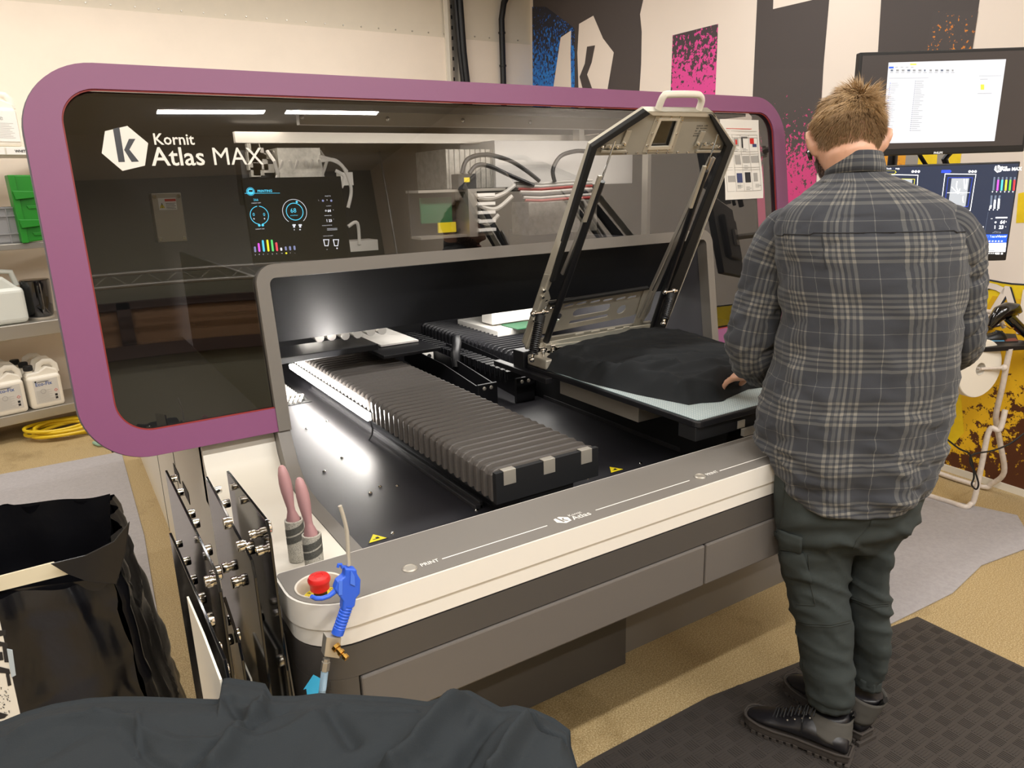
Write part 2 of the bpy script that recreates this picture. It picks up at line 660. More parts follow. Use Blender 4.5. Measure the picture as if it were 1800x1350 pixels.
mu = mm.build('wall_mural', [m_mcream, m_mdark, m_mblue, m_mpink, m_mpink2, m_morange, m_myel, m_mout, m_mgrey, m_myel2])
tag(mu, 'large printed wall mural with charcoal shapes, coloured ink spatter and yellow lower part', 'mural')
struct('baseboard_right', MB().obox(V((XW0, YW0, 0)) - DW * 3, DW * (3 + T0 - .05), NW * .012, V((0, 0, .035))), m_white)

# conduits on the back wall
Y = YB
a, b = aty(795, 0, Y - .02), aty(803, 141, Y - .02)
r = empty('cable_channel', (a.x, Y, 0), 'galvanised perforated cable channel with a thick black cable on the back wall', 'cable channel')
mb = MB().box((a.x - .05, Y - .05, 1.0), (a.x - .04, Y - .001, CEIL)).box((a.x + .04, Y - .05, 1.0), (a.x + .05, Y - .001, CEIL)).box((a.x - .05, Y - .012, 1.0), (a.x + .05, Y - .001, CEIL))
for i in range(28):
    mb.box((a.x - .02, Y - .015, 1.1 + i * .085), (a.x - .005, Y - .011, 1.13 + i * .085), 1)
mb.build('channel', [m_steel, m_blk2], r)
MB().box((a.x - .085, Y - .02, 1.0), (a.x - .05, Y - .001, CEIL)).build('trim_strip', m_white, r)
mb = MB()
mb.tube([(a.x + .045, Y - .06, CEIL), (a.x + .045, Y - .07, 3.1), (a.x + .06, Y - .07, 2.7), (a.x + .1, Y - .06, 2.3), (a.x + .13, Y - .06, 1.9), (a.x + .15, Y - .06, 1.1)], .032, 10)
mb.tube([(a.x + .0, Y - .06, CEIL), (a.x + .0, Y - .07, 3.1), (a.x + .02, Y - .07, 2.7), (a.x + .07, Y - .06, 2.2), (a.x + .1, Y - .06, 1.1)], .02, 8)
mb.build('cable', m_cable, r, smooth=True)
a = aty(881, 15, Y - .05)
mb = MB().tube([(a.x + .12, Y - .05, CEIL), (a.x + .1, Y - .05, 3.25), (a.x + .03, Y - .05, 3.14), (a.x, Y - .05, 3.0), (a.x, Y - .05, 1.0)], .028, 10)
for i in range(7):
    mb.cyl((a.x, Y - .05, 1.2 + i * .28), (a.x, Y - .05, 1.215 + i * .28), .034, 10)
tag(mb.build('wall_conduit', m_cable, smooth=True), 'thin black conduit running down the back wall left of the mural', 'conduit')

# carpets and mat
m_carpet = mat('grey_felt_carpet', 'a29d9e', .95, bump=.3, bscale=240, var=.1, vscale=60, sheen=.2)


def rug(name, pts, m, h, label, cat, mi=None):
    return tag(MB().prism([V((x, y, .001)) for x, y in pts], (0, 0, h)).build(name, m, bevel=min(.003, h * .4)), label, cat)


rug('carpet_runner', [(-2.6, 4.98), (.19, 4.98), (.17, 3.6), (.125, 2.7), (.0, 1.9), (-.1, .9), (-2.6, .9)], m_carpet, .006,
    'grey felt carpet piece on the floor left of the printer behind the bin bag', 'carpet')
rug('carpet_runner', [(2.31, 1.25), (2.24, 1.6), (2.48, 1.62), (2.9, 1.9), (3.46, 1.86), (3.6, 1.42), (3.35, 1.24), (3.0, 1.28), (2.7, 1.235)], m_carpet, .006,
    'grey felt carpet piece on the floor between the man and the white trestle desk', 'carpet')
m_mat = mat('checker_rubber_mat', '3b3633', .55)
mx0, my0, mx1, my1 = 1.452, -.2, 2.432, 1.285
mb = MB().prism([V((x, y, .001)) for x, y in ((1.05, 1.335), (.9, 1.325), (.9, -.9), (2.432, -.9), (2.432, 1.218), (1.50, 1.335), (1.452, 1.335))], (0, 0, .009))
# raised tread bars in alternating groups of five
m = 0
p = .042
for i in range(int(1.53 / p)):
    for j in range(int(2.2 / p)):
        x, y = .91 + i * p, -.86 + j * p
        lim = 1.335 - max(0, x - 1.5) * .1255
        if y + p > lim or y < -.3:
            continue
        for k in range(5):
            if (i + j) % 2:
                mb.obox((x + .004, y + .006 + k * .0075, .0098), (.032, 0, 0), (0, .003, 0), (0, 0, .0016))
            else:
                mb.obox((x + .006 + k * .0075, y + .004, .0098), (.003, 0, 0), (0, .032, 0), (0, 0, .0016))
tag(mb.build('rubber_mat', m_mat), 'dark rubber mat with checker tread under the boots of the man', 'mat')

# ================================================================ garment printer
TILT = radians(8)
H0 = V((0, 2.06, .884))
HU, HV = V((1, 0, 0)), V((0, sin(TILT), cos(TILT)))
HN = V((0, -cos(TILT), sin(TILT)))


def hood(u, v, d=0):
    return H0 + HU * u + HV * v + HN * d


def hp(x, y, d=0.0):
    return onpl(x, y, H0 + HN * d, HN)


def curve_mesh(outline, holes, o, u, v, n, th, mi=None, mb=None):
    """flat plate with real holes cut through: outline and holes are 2D loops in the frame o, u, v"""
    c = bpy.data.curves.new('p', 'CURVE')
    c.dimensions = '2D'
    c.fill_mode = 'BOTH'
    c.extrude = th / 2
    for loop in [outline] + holes:
        s = c.splines.new('POLY')
        s.points.add(len(loop) - 1)
        for p, q in zip(s.points, loop):
            p.co = (q[0], q[1], 0, 1)
        s.use_cyclic_u = True
    ob = bpy.data.objects.new('p', c)
    COL.objects.link(ob)
    me = bpy.data.meshes.new_from_object(ob.evaluated_get(bpy.context.evaluated_depsgraph_get()))
    vs = [V(o) + V(u) * q.co.x + V(v) * q.co.y + V(n) * q.co.z for q in me.vertices]
    fs = [tuple(p.vertices) for p in me.polygons]
    bpy.data.objects.remove(ob)
    bpy.data.curves.remove(c)
    bpy.data.meshes.remove(me)
    mb.add(vs, fs, mi)


def circle(cx, cy, r, n=20, rx=None):
    return [(cx + (rx or r) * cos(2 * pi * i / n), cy + r * sin(2 * pi * i / n)) for i in range(n)]


PR = empty('garment_printer', (1.37, 2.6, 0), 'large garment printer with purple framed dark glass hood and grey front console', 'printer')

# -- base and deck
mb = MB().box((.28, 1.66, 0), (2.46, 4.8, .68), 0)
mb.box((.278, 1.66, .675), (2.462, 4.8, .683), 2)
for X in (2.9, 3.6):
    mb.box((.2785, X, .0), (.2795, X + .008, .675), 2)
for q in (((302.5, 801), (316, 842)), ((318.5, 832), (333, 878))):
    a, b = atx(q[0][0], q[0][1], .279), atx(q[1][0], q[1][1], .279)
    mb.box((.2775, b.y, min(a.z, b.z) - .02), (.2795, a.y, max(a.z, b.z) - .03), 2)
mb.build('base_cabinet', [m_white, m_dgrey, m_blk2], PR)
MB().box((.277, 2.9, .0), (.2795, 3.2, .03)).build('floor_tape', m_yellow, PR)
mb = MB().box((.30, 1.60, .012), (1.395, 1.661, .578), 0).box((1.34, 1.597, .43), (1.385, 1.601, .52), 1)
mb.build('kick_panel', [m_dgrey, m_blk2], PR)
MB().box((.285, 1.655, .0), (2.455, 1.662, .68)).build('base_front', m_grey, PR)

prof = [(2.12, .884), (2.1, .86), (2.085, .81), (2.05, .765), (2.0, .745), (1.93, .737), (1.8, .735), (1.3, .735), (1.3, .684), (2.16, .684), (2.16, .884)]
mb = MB()
for x0, x1 in ((.275, .4745), (2.268, 2.36)):
    MB().prism([V((x0, y, z)) for y, z in prof], (x1 - x0, 0, 0)).box((x0, 2.12, .684), (x1, 4.0, .88)).build('side_deck', m_white, PR, smooth=True)
MB().box((.28, 1.30, .05), (.30, 1.66, .684)).build('base_side', m_white, PR)

# -- console
out = rrect(.262, 1.13, 2.2, 1.305, (.1, .1, .012, .012), 10)
out2 = rrect(.267, 1.135, 2.195, 1.3, (.095, .095, .008, .008), 10)
mb = MB()
hole_c, hole_r = atz(562, 1030, .85), .043
curve_mesh(out, [circle(hole_c.x, hole_c.y, hole_r, 32)], (0, 0, .825), (1, 0, 0), (0, 1, 0), (0, 0, 1), .05, 0, mb)
mb.prism([V((x, y, .764)) for x, y in out2], (0, 0, .0355), 0)
mb.prism([V((x, y, .7985)) for x, y in rrect(.271, 1.139, 2.191, 1.296, (.091, .091, .008, .008), 10)], (0, 0, .003), 1)
con = mb.build('console', [m_warmwhite, m_grey], PR, smooth=True, auto=30)
mb = MB()
curve_mesh(rrect(.2665, 1.1345, 2.1955, 1.3005, (.0955, .0955, .009, .009), 10), [circle(hole_c.x, hole_c.y, hole_r, 32)], (0, 0, .8508), (1, 0, 0), (0, 1, 0), (0, 0, 1), .0016, 0, mb)
mb.build('top_panel', m_grey, PR)
mb = MB()
a, b = atz(781, 985, .852), atz(975, 921.5, .852)
yl = 1.172
for x0, x1 in ((.552, .80), (.93, 1.215), (1.318, 1.6)):
    mb.box((x0, yl - .0012, .8516), (x1, yl + .0012, .852))
mb.text('PRINT', (.506, yl - .005, .8518), (1, 0, 0), (0, 1, 0), .0165, bold=.0002, sx=.85)
mb.text('PRINT', (1.272, yl - .005, .8518), (1, 0, 0), (0, 1, 0), .0165, bold=.0002, sx=.85)
mb.text('Atlas', (.862, yl - .012, .8518), (1, 0, 0), (0, 1, 0), .024, bold=.0002)
mb.text('Kornit', (.863, yl + .007, .8518), (1, 0, 0), (0, 1, 0), .013)
HEX = [(655, 535), (795, 502), (925, 610), (905, 750), (765, 783), (635, 672)]
KS = [(705, 520), (745, 511), (780, 727), (740, 728)]
KA = [(805, 583), (845, 583), (808, 650), (868, 725), (822, 727), (775, 652)]


def kmark(mb, o, u, v, s, mw, md, h=.0004):
    o, u, v = V(o), V(u).normalized(), V(v).normalized()
    nn = u.cross(v)
    f = lambda P, d: [o + u * ((x - 780) / 290 * s) + v * (-(y - 642) / 290 * s) + nn * d for x, y in P]
    mb.prism(f(HEX, 0), nn * h, mw)
    mb.prism(f(KS, h * .9), nn * h * .5, md)
    mb.prism(f(KA, h * .9), nn * h * .5, md)


kmark(mb, (.842, yl + .003, .8517), (1, 0, 0), (0, 1, 0), .034, 0, 1)
mb.build('console_lettering', [m_ink, m_grey], PR)
for x in (.4845, 1.2515):
    b = MB().lathe([(.0145, 0), (.0145, .002), (.012, .004), (.0115, .003), (0, .003)], (x, yl + .001, .8512), (0, 0, 1), 28).build('print_button', m_alu, PR, smooth=True)
# emergency stop in its well
c = hole_c
m_well = mat('cream_well', 'cfc8bb', .45)
mb = MB().lathe([(.0445, 0.0005), (.0445, .0025), (.041, .0015), (.036, -.02), (.0355, -.024), (0, -.024)], (c.x, c.y, .8512), (0, 0, 1), 40, 0, False)
eb = mb.build('stop_well', m_well, PR, smooth=True)
mb = MB().lathe([(.031, 0), (.031, .002), (0, .002)], (c.x, c.y, .828), (0, 0, 1), 36, 0)
for k, ch in enumerate('EMERGENCY'):
    t = radians(205 - k * 26)
    d = V((cos(t), sin(t), 0))
    mb.text(ch, V((c.x, c.y, .8303)) + d * .0215, V((d.y, -d.x, 0)), d, .0095, 1, .0003, 'CENTER')
mb.build('warning_ring', [m_yellow, m_dark_ink], PR)
mb = MB().lathe([(.012, 0), (.012, .016)], (c.x, c.y, .829), (0, 0, 1), 24, 1)
mb.lathe([(.0135, .012), (.0175, .016), (.0175, .026), (.0205, .032), (.0208, .036), (.018, .041), (.008, .0425), (.0075, .0412), (0, .0412)], (c.x, c.y, .829), (0, 0, 1), 32, 0)
for k in range(4):
    t = k * pi / 2 + .4
    mb.obox(V((c.x, c.y, .8705)) + V((cos(t), sin(t), 0)) * .009, V((-sin(t), cos(t), 0)) * .006, V((cos(t), sin(t), 0)) * .0018, (0, 0, .0006), 2)
m_estop2 = mat('dark_red_print', '8e1517', .4)
mb.build('stop_button', [m_estop, m_blk2, m_estop2], PR, smooth=True)

# -- front below the console
o3 = rrect(.268, 1.136, 2.194, 1.34, (.094, .094, .01, .01), 10)
MB().prism([V((x, y, .694)) for x, y in o3], (0, 0, .065)).build('front_panel', m_dgrey, PR, smooth=True, auto=30)
MB().prism([V((x, y, .755)) for x, y in rrect(.276, 1.145, 2.186, 1.33, (.085, .085, .01, .01), 10)], (0, 0, .012)).build('shadow_gap', m_blk2, PR)
o4 = [(x, y) for x, y in rrect(.274, 1.142, 2.188, 1.4, (.09, .09, .01, .01), 10)]
MB().prism([V((x, y, .60)) for x, y in o4], (0, 0, .096)).build('front_core', m_blk2, PR)
o5 = [(x, y) for x, y in rrect(.268, 1.136, .42, 1.35, (.094, .001, .001, .001), 10) if x <= .3545] + [(.3545, 1.136), (.3545, 1.35)]
o5 = sorted(o5, key=lambda p: math.atan2(p[1] - 1.24, p[0] - .33))
MB().prism([V((x, y, .45)) for x, y in o5], (0, 0, .2435)).build('corner_panel', m_dgrey, PR, smooth=True, auto=30)
for x0, x1 in ((.358, 1.236), (1.241, 2.105)):
    MB().box((x0, 1.132, .581), (x1, 1.36, .6905)).build('drawer', m_drawer, PR, bevel=.004)
MB().box((.30, 1.36, .585), (2.2, 1.66, .68)).build('underside', m_dgrey, PR)
# blue arrow sticker on the corner
p = onpl(552, 1205, (0, 1.1355, 0), (0, 1, 0))
mb = MB().prism([p + V(q) for q in ((-.014, 0, -.05), (.016, 0, -.05), (.016, 0, .0), (.021, 0, 0), (.001, 0, .022), (-.019, 0, 0), (-.014, 0, 0))], (0, -.0006, 0), 0)
mb.text('TL', p + V((.014, -.0008, -.004)), (0, 0, -1), (1, 0, 0), .022, 1)
mb.build('arrow_sticker', [mat('sky_blue_sticker', '39b4e6', .5), m_dark_ink], PR)

# -- inner tray
mb = MB().box((.512, 1.3, .69), (2.232, 3.9, .70))
mb.box((.505, 1.302, .64), (2.24, 1.31, .70))
mb.build('tray', m_floorblk, PR)
for x0, x1 in ((.4755, .512), (2.2315, 2.2675)):
    q = [(2.06, .884), (2.035, .84), (2.01, .80), (1.97, .765), (1.92, .745), (1.84, .737), (1.3, .7365)]
    q2 = [(1.3, .69), (1.9, .69), (2.1, .69), (2.1, .884)]
    MB().prism([V((x0, y, z)) for y, z in q + q2], (x1 - x0, 0, 0)).build('side_arm', m_grey, PR, smooth=True)
rl = mat('dusty_black_rail', '2d2c2e', .4)
MB().box((.868, 1.615, .70), (.893, 3.1, .712)).box((.882, 1.615, .70), (.893, 3.1, .722)).build('tray_rail', rl, PR, bevel=.002)
a, b = atz(1195, 796, .7), atz(960, 700, .7)
MB().box((a.x - .0, a.y, .70), (a.x + .03, b.y, .716)).build('tray_rail', rl, PR, bevel=.002)
for q in ((570, 829), (651, 867), (668, 856), (698, 855), (690, 938), (1033, 842), (838, 897), (575, 741), (539, 754), (601, 805), (1126, 815)):
    p = atz(q[0], q[1], .7)
    MB().lathe([(.0055, 0), (.0055, .002), (.003, .0045), (0, .005)], (p.x, p.y, .7), (0, 0, 1), 12).build('tray_screw', m_chrome, PR, smooth=True)
for q in ((661, 947), (1080, 826)):
    p = atz(q[0], q[1], .7)
    mb = MB()
    for s, h, mi in ((.03, .0006, 1), (.026, .0009, 0)):
        mb.prism([V((p.x - s * .9, p.y - s * .5, .7002)), V((p.x + s * .9, p.y - s * .5, .7002)), V((p.x + s * .1, p.y + s, .7002))], (0, 0, h), mi)
    mb.box((p.x - .009, p.y - .004, .7008), (p.x + .009, p.y - .001, .7014), 1).box((p.x, p.y - .004, .7008), (p.x + .008, p.y + .006, .7014), 1)
    mb.build('warning_triangle', [m_yellow, m_dark_ink], PR)
# white cable slot on the tray
a = atz(512, 690, .7)
mb = MB().box((a.x - .12, a.y - .2, .7002), (a.x + .03, a.y + .35, .702), 1)
for i in range(16):
    mb.box((a.x - .1, a.y - .14 + i * .03, .702), (a.x + .01, a.y - .13 + i * .03, .709), 0)
for k in range(4):
    mb.tube([(a.x - .08 + k * .02, a.y - .19, .705), (a.x - .05 + k * .02, a.y - .14, .72), (a.x - .07 + k * .025, a.y - .08, .706)], .006, 6, 0)
mb.build('cable_slot', [m_ink, m_blk2], PR)


# -- bellows over the two tracks
def bellows(x0, x1, y0, y1, z0, z1, name, mats, plate=True):
    per = .0376
    n = int((y1 - y0) / per)
    mb = MB()
    keys = [(0.0, .0, .0), (.09, .012, .007), (.2, .0125, .009), (.78, .006, .004), (.82, -.018, -.009), (.95, -.018, -.009)]
    prev = None
    rows = []
    for i in range(n):
        for f, dz, dx in keys:
            y = y0 + (i + f) * per
            zt = z1 + dz - .006
            xo = dx
            rows.append([V((x0 - xo, y, z0)), V((x0 - xo, y, zt - .014)), V((x0 - xo * .4 + .004, y, zt - .004)), V((x0 + .016, y, zt)), V((x1 - .016, y, zt)),
                         V((x1 + xo * .4 - .004, y, zt - .004)), V((x1 + xo, y, zt - .014)), V((x1 + xo, y, z0))])
    k = len(rows[0])
    vs = [p for r in rows for p in r]
    fs = []
    for i in range(len(rows) - 1):
        for j in range(k - 1):
            fs.append((i * k + j, (i + 1) * k + j, (i + 1) * k + j + 1, i * k + j + 1))
    mb.add(vs, fs)
    b = mb.build(name, mats, PR)
    return b


m_bel = mat('grey_bellows_cloth', '55504c', .42, bump=.03, bscale=500)
m_bel2 = mat('black_bellows_cloth', '232327', .4)
b1 = bellows(.85, 1.155, 1.47, 3.2, .785, .862, 'bellows', m_bel)
mb = MB().box((.843, 1.455, .782), (1.163, 1.47, .864), 0).box((.92, 1.47, .70), (1.09, 3.3, .80), 0).box((.845, 1.46, .78), (1.16, 3.2, .786), 0)
mb.build('bellows_end_plate', m_blk2, PR)
for x in (.865, .985, 1.105):
    MB().box((x, 1.4535, .828), (x + .036, 1.4555, .8655)).box((x, 1.4535, .8645), (x + .036, 1.476, .8665)).build('bellows_clip', m_alu, PR, bevel=.0007)
b2 = bellows(1.59, 1.9, 2.45, 3.5, .785, .862, 'bellows', m_bel2)
MB().box((1.59, 2.44, .70), (1.9, 3.5, .80)).build('track_body', m_blk2, PR)
mb = MB()
for i in range(26):
    y = 2.4 + i * .04
    mb.box((1.46, y, .80), (1.53, y + .026, .835)).box((1.455, y + .008, .79), (1.459, y + .018, .84))
mb.build('cable_chain', m_black, PR, bevel=.003)
# lamp strip
m_led = mat('white_led_glow', 'ffffff', .5, emit=26, ecol='fff6ea')
MB().box((.822, 2.27, .79), (.838, 3.2, .812)).build('led_strip', m_led, PR, bevel=.004)
MB().box((.838, 2.27, .786), (.846, 3.2, .816)).build('led_holder', m_black, PR)
area('led_strip_light', (.815, 2.75, .80), .95, 10, (1, .97, .93), (radians(0), radians(-115), 0), .95).data.size_y = .95
bpy.data.objects['led_strip_light'].data.size = .02
MB().tube([(.83, 2.27, .795), (.832, 2.25, .77), (.84, 2.28, .74), (.845, 2.33, .702)], .003, 6).build('led_cable', m_cable, PR, smooth=True)

# -- guide arms between the tracks
for q, y1 in (((841, 705, 873, 672), 3.1), ((908, 725, 938, 660), 3.0)):
    zt = .80
    a, b = atz(q[0], q[3] + 8, zt), atz(q[2], q[3], zt)
    yy = (a.y + b.y) / 2
    gb = MB().box((a.x, yy, .70), (b.x, yy + .012, zt + .004)).build('guide_bracket', m_black, PR, bevel=.004)
    mb = MB()
    for xs in (a.x + .006, b.x - .01):
        mb.prism([V((xs, yy + .012, zt - .005)), V((xs, yy + .3, zt + .03)), V((xs, y1, zt + .045)), V((xs, y1, zt - .03)), V((xs, yy + .012, zt - .075))], (.004, 0, 0))
    mb.build('guide_arm', m_black, PR)
    for k in (.33, .67):
        x = a.x + (b.x - a.x) * k
        MB().lathe([(.008, 0), (.007, .003), (.003, .005), (0, .005)], (x, yy, zt - .014), (0, -1, 0), 14).build('bolt', m_alu, gb, smooth=True)
MB().tube([(1.40, 2.72, .80), (1.41, 2.74, .85), (1.44, 2.78, .89), (1.47, 2.84, .90)], [.016, .02, .021, .018], 12).build('black_elbow_pipe', m_black, PR, smooth=True)
p = atz(748, 624, .82)
MB().box((p.x - .03, p.y - .02, .80), (p.x + .03, p.y + .03, .835), 0).lathe([(.011, 0), (.011, .002), (0, .002)], (p.x + .008, p.y - .02, .817), (0, -1, 0), 14, 1).build('sensor_block', [m_ink, m_blk2], PR, bevel=.002)
p = atz(738, 606, .84)
MB().box((p.x - .03, p.y, .80), (p.x + .02, p.y + .06, .86)).build('black_sensor_box', m_black, PR, bevel=.002)

# -- hood: purple frame, thick grey rim behind it, dark glass
nn = 14
LO = rrect(0.0, 0.0, 2.743, .991, (.155, .155, .17, .17), nn)
LI = rrect(.082, .068, 2.672, .93, (.085, .085, .085, .085), nn)


def openring(lo, li):
    """the frame loop cut open where the printing bay breaks through its bottom edge"""
    n = nn + 1
    o2 = lo[n:] + lo[:n]
    i2 = li[n:] + li[:n]
    return [(2.266, lo[0][1] * 0 + 0.0)] + o2 + [(.478, 0.0)], [(2.266, .068)] + i2 + [(.478, .068)]


lo = LO
# bottom edge runs from the end of corner 1 to the start of corner 2, so start at corner 2
A2, B2 = openring(LO, LI)
mb = MB()
mb.strip([hood(x, y, -.006) for x, y in A2], [hood(x, y, -.006) for x, y in B2], HN * .012, False, 0)


def ringof(d, y0):
    """the hood outline moved inwards by d, cut open at the bay"""
    L = rrect(d, y0, 2.743 - d, .991 - d, tuple(max(.01, r - d) for r in (.155, .155, .17, .17)), nn)
    n = nn + 1
    return [(2.266, y0)] + L[n:] + L[:n] + [(.478, y0)]


def innerof(d):
    L = rrect(.082 + d, .068 + d, 2.672 - d, .93 - d, .085 - d, nn)
    n = nn + 1
    return [(2.266, .068 + d)] + L[n:] + L[:n] + [(.478, .068 + d)]


hf = mb.build('hood_frame', m_purple, PR, smooth=True, auto=30)
mb = MB()
mb.strip([hood(x, y, -.10) for x, y in ringof(.005, .005)], [hood(x, y, -.10) for x, y in ringof(.02, .02)], HN * .092, False, 0)
mb.build('hood_rim', mat('mauve_grey_rim', '5c565e', .5), PR, smooth=True, auto=30)
mb = MB().strip([hood(x, y, -.034) for x, y in ringof(-.004, -.004)], [hood(x, y, -.034) for x, y in ringof(.008, .008)], HN * .02, False, 0)
mb.build('hood_edge', mat('grey_rim_paint', '77727a', .45), PR, smooth=True, auto=30)
mb = MB().strip([hood(x, y, -.003) for x, y in innerof(0)], [hood(x, y, -.003) for x, y in innerof(.0035)], HN * .004, False, 0)
mb.build('hood_seal', m_red, PR)
# glass pane around the bay
m_glass = bpy.data.materials.new('smoked_glass')
m_glass.use_nodes = True
nt = m_glass.node_tree
nt.nodes.clear()
go = nt.nodes.new('ShaderNodeOutputMaterial')
mx = nt.nodes.new('ShaderNodeMixShader')
tr = nt.nodes.new('ShaderNodeBsdfTransparent')
tr.inputs[0].default_value = (.50, .49, .48, 1)
gl = nt.nodes.new('ShaderNodeBsdfGlossy')
gl.inputs['Roughness'].default_value = .012
gl.inputs[0].default_value = (1, 1, 1, 1)
fr = nt.nodes.new('ShaderNodeFresnel')
fr.inputs[0].default_value = 1.9
ms = nt.nodes.new('ShaderNodeTexNoise')
ms.inputs['Scale'].default_value = 1.1
ms.inputs['Detail'].default_value = 0
tcg = nt.nodes.new('ShaderNodeTexCoord')
nt.links.new(tcg.outputs['Object'], ms.inputs['Vector'])
bg = nt.nodes.new('ShaderNodeBump')
bg.inputs['Strength'].default_value = .6
bg.inputs['Distance'].default_value = .012
nt.links.new(ms.outputs['Fac'], bg.inputs['Height'])
nt.links.new(bg.outputs[0], gl.inputs['Normal'])
nt.links.new(fr.outputs[0], mx.inputs[0])
nt.links.new(tr.outputs[0], mx.inputs[1])
nt.links.new(gl.outputs[0], mx.inputs[2])
nt.links.new(mx.outputs[0], go.inputs[0])
bay = rrect(.478, -.05, 2.266, .472, (.001, .001, .055, .055), 8)
top_bay = [(x, y) for x, y in bay if y > 0]
BAYO = [(2.266, 0.0)] + top_bay + [(.478, 0.0)]
gl_out = innerof(-.012)
poly = gl_out + [q for q in reversed(BAYO[1:-1])] 
mb = MB().add([hood(x, y, -.010) for x, y in poly], [tuple(range(len(poly)))])
mb.keepn = True
mb.build('hood_glass', m_glass, PR)

# grey bay surround
bi = rrect(.514, -.05, 2.23, .434, (.001, .001, .02, .02), 8)
BAYI = [(2.23, 0.0)] + [(x, y) for x, y in bi if y > 0] + [(.514, 0.0)]
mb = MB().strip([hood(x, y, -.04) for x, y in BAYO], [hood(x, y, -.04) for x, y in BAYI], HN * .05, False, 0)
mb.build('bay_surround', m_grey, PR, smooth=True, auto=30)

# bay lining: sloping black panel on top, side walls, back
m_lin = mat('black_lining', '1a1b1e', .42)
mb = MB().obox(hood(.5, .445, -.03), (1.746, 0, 0), (0, .19, -.235), (0, .01, .008))
mb.build('sloping_panel', m_lin, PR)
m_linr = mat('dark_grey_lining', '58575c', .35)
MB().prism([V((2.232, 2.02, .70)), V((2.232, 3.6, .70)), V((2.232, 3.6, 1.3)), V((2.232, 2.115, 1.31)), V((2.232, 2.05, .88))], (.012, 0, 0)).build('bay_wall', m_linr, PR)
MB().prism([V((.512, 2.06, .70)), V((.512, 3.6, .70)), V((.512, 3.6, 1.3)), V((.512, 2.115, 1.31)), V((.512, 2.07, .88))], (-.012, 0, 0)).build('bay_wall', m_lin, PR)
# white rollers and lit plates deep in the bay
mb = MB()
for q in ((562, 594), (583, 591), (607, 590), (629, 587), (652, 583), (672, 581)):
    p = aty(q[0], q[1], 2.75)
    mb.tube([(p.x, 2.75, p.z), (p.x + .02, 3.1, p.z)], .018, 10)
mb.build('feed_roller', m_ink, PR, smooth=True)
mb = MB().box((.53, 2.7, .93), (1.05, 2.9, .955)).box((1.05, 2.65, .90), (1.3, 3.3, .915))
mb.build('wiper_plate', m_black, PR, bevel=.003)
MB().box((1.10, 2.8, .918), (1.27, 3.3, .925)).build('white_wiper_sheet', m_ink, PR)
p = aty(925, 562, 2.9)
MB().box((1.75, 3.0, .90), (2.1, 3.1, 1.07)).box((1.72, 2.9, .86), (2.12, 3.3, .89)).build('white_electronics_tray', m_ink, PR, bevel=.003)
mb = MB()
m_pcb = mat('green_circuit_board', '1f5d3c', .5)
MB().box((1.80, 2.85, .892), (1.95, 3.0, .896)).box((1.98, 2.85, .892), (2.08, 2.93, .896)).build('circuit_board', m_pcb, PR)
area('bay_light', (1.7, 2.75, 1.12), .5, 3, (1, .96, .9), (0, 0, 0), .4)

# -- upper cabinet: black inside
m_inner = mat('inner_dark_panel', '2a2a2c', .6)
def sidew(x0, x1, in_):
    p_ = [hood(0, .01, in_), V((0, 3.7, .89)), V((0, 3.7, 1.80)), V((0, 2.45, 1.80)), hood(0, .80, in_)]
    return [V((x0, q_.y, q_.z)) for q_ in p_], V((x1 - x0, 0, 0))


MB().box((.06, 3.7, .70), (2.685, 3.72, 1.80)).build('cabinet_back', m_inner, PR)
for x0, x1 in ((.06, .07), (2.675, 2.685)):
    MB().prism(*sidew(x0, x1, -.11)).build('cabinet_side', m_inner, PR)
MB().box((.10, 2.30, 1.80), (2.64, 3.72, 1.812)).build('cabinet_roof', m_inner, PR)
for x0, x1 in ((.07, .475), (2.27, 2.675)):
    MB().box((x0, 2.13, .889), (x1, 3.7, .90)).build('hood_floor', m_inner, PR)
# beams behind the glass
yb = 2.42
a, b = aty(525, 200, yb), aty(1085, 222, yb)
bm = MB().box((a.x, yb, (a.z + b.z) / 2 - .022), (2.5, yb + .03, (a.z + b.z) / 2 + .02)).build('front_beam', m_alu, PR)
for q in (530, 681, 813, 931):
    p = aty(q, 205, yb)
    MB().lathe([(.008, 0), (.008, .002), (.004, .004), (0, .004)], (p.x, yb, (a.z + b.z) / 2), (0, -1, 0), 12).build('screw', m_chrome, bm, smooth=True)
yb = 3.0
a, b = aty(413, 240, yb), aty(790, 252, yb)
MB().box((a.x, yb, a.z - .022), (2.6, yb + .03, a.z + .018)).build('rear_beam', m_alu, PR)
# print head carriage at left
yb = 3.1
a, b = aty(420, 262, yb), aty(556, 312, yb)
m_dirt = mat('scuffed_metal', 'a8a49a', .45, .6, var=.3, vscale=30)
mb = MB().box((b.x - .17, yb - .08, b.z - .05), (b.x, yb + .15, a.z), 0)
mb.box((a.x, yb, b.z - .1), (b.x - .17, yb + .1, a.z - .005), 1)
rnd = random.Random(4)
for i in range(14):
    x = a.x + .02 + rnd.random() * (b.x - a.x - .22)
    z = b.z + rnd.random() * (a.z - b.z)
    mb.box((x, yb - .03, z), (x + .03 + rnd.random() * .03, yb, z + .02 + rnd.random() * .02), rnd.choice((0, 2)))
for i in range(8):
    x = a.x + .1 + i * .03
    mb.tube([(x, yb - .03, a.z - .01), (x + .01, yb - .08, a.z - .05), (x + .03 * (-1) ** i, yb - .06, b.z - .04)], .007, 6, 2)
mb.build('print_head_carriage', [m_dirt, m_black, m_wcable], PR)
mb = MB()
for q in (((562, 275), (600, 290), (617, 330), (612, 365)), ((565, 282), (590, 282), (610, 302)), ((612, 398), (628, 392), (632, 430)), ((590, 300), (605, 310), (600, 330))):
    mb.tube(spt([aty(x, y, 2.9) for x, y in q]), .007, 8)
p = aty(612, 312, 2.9)
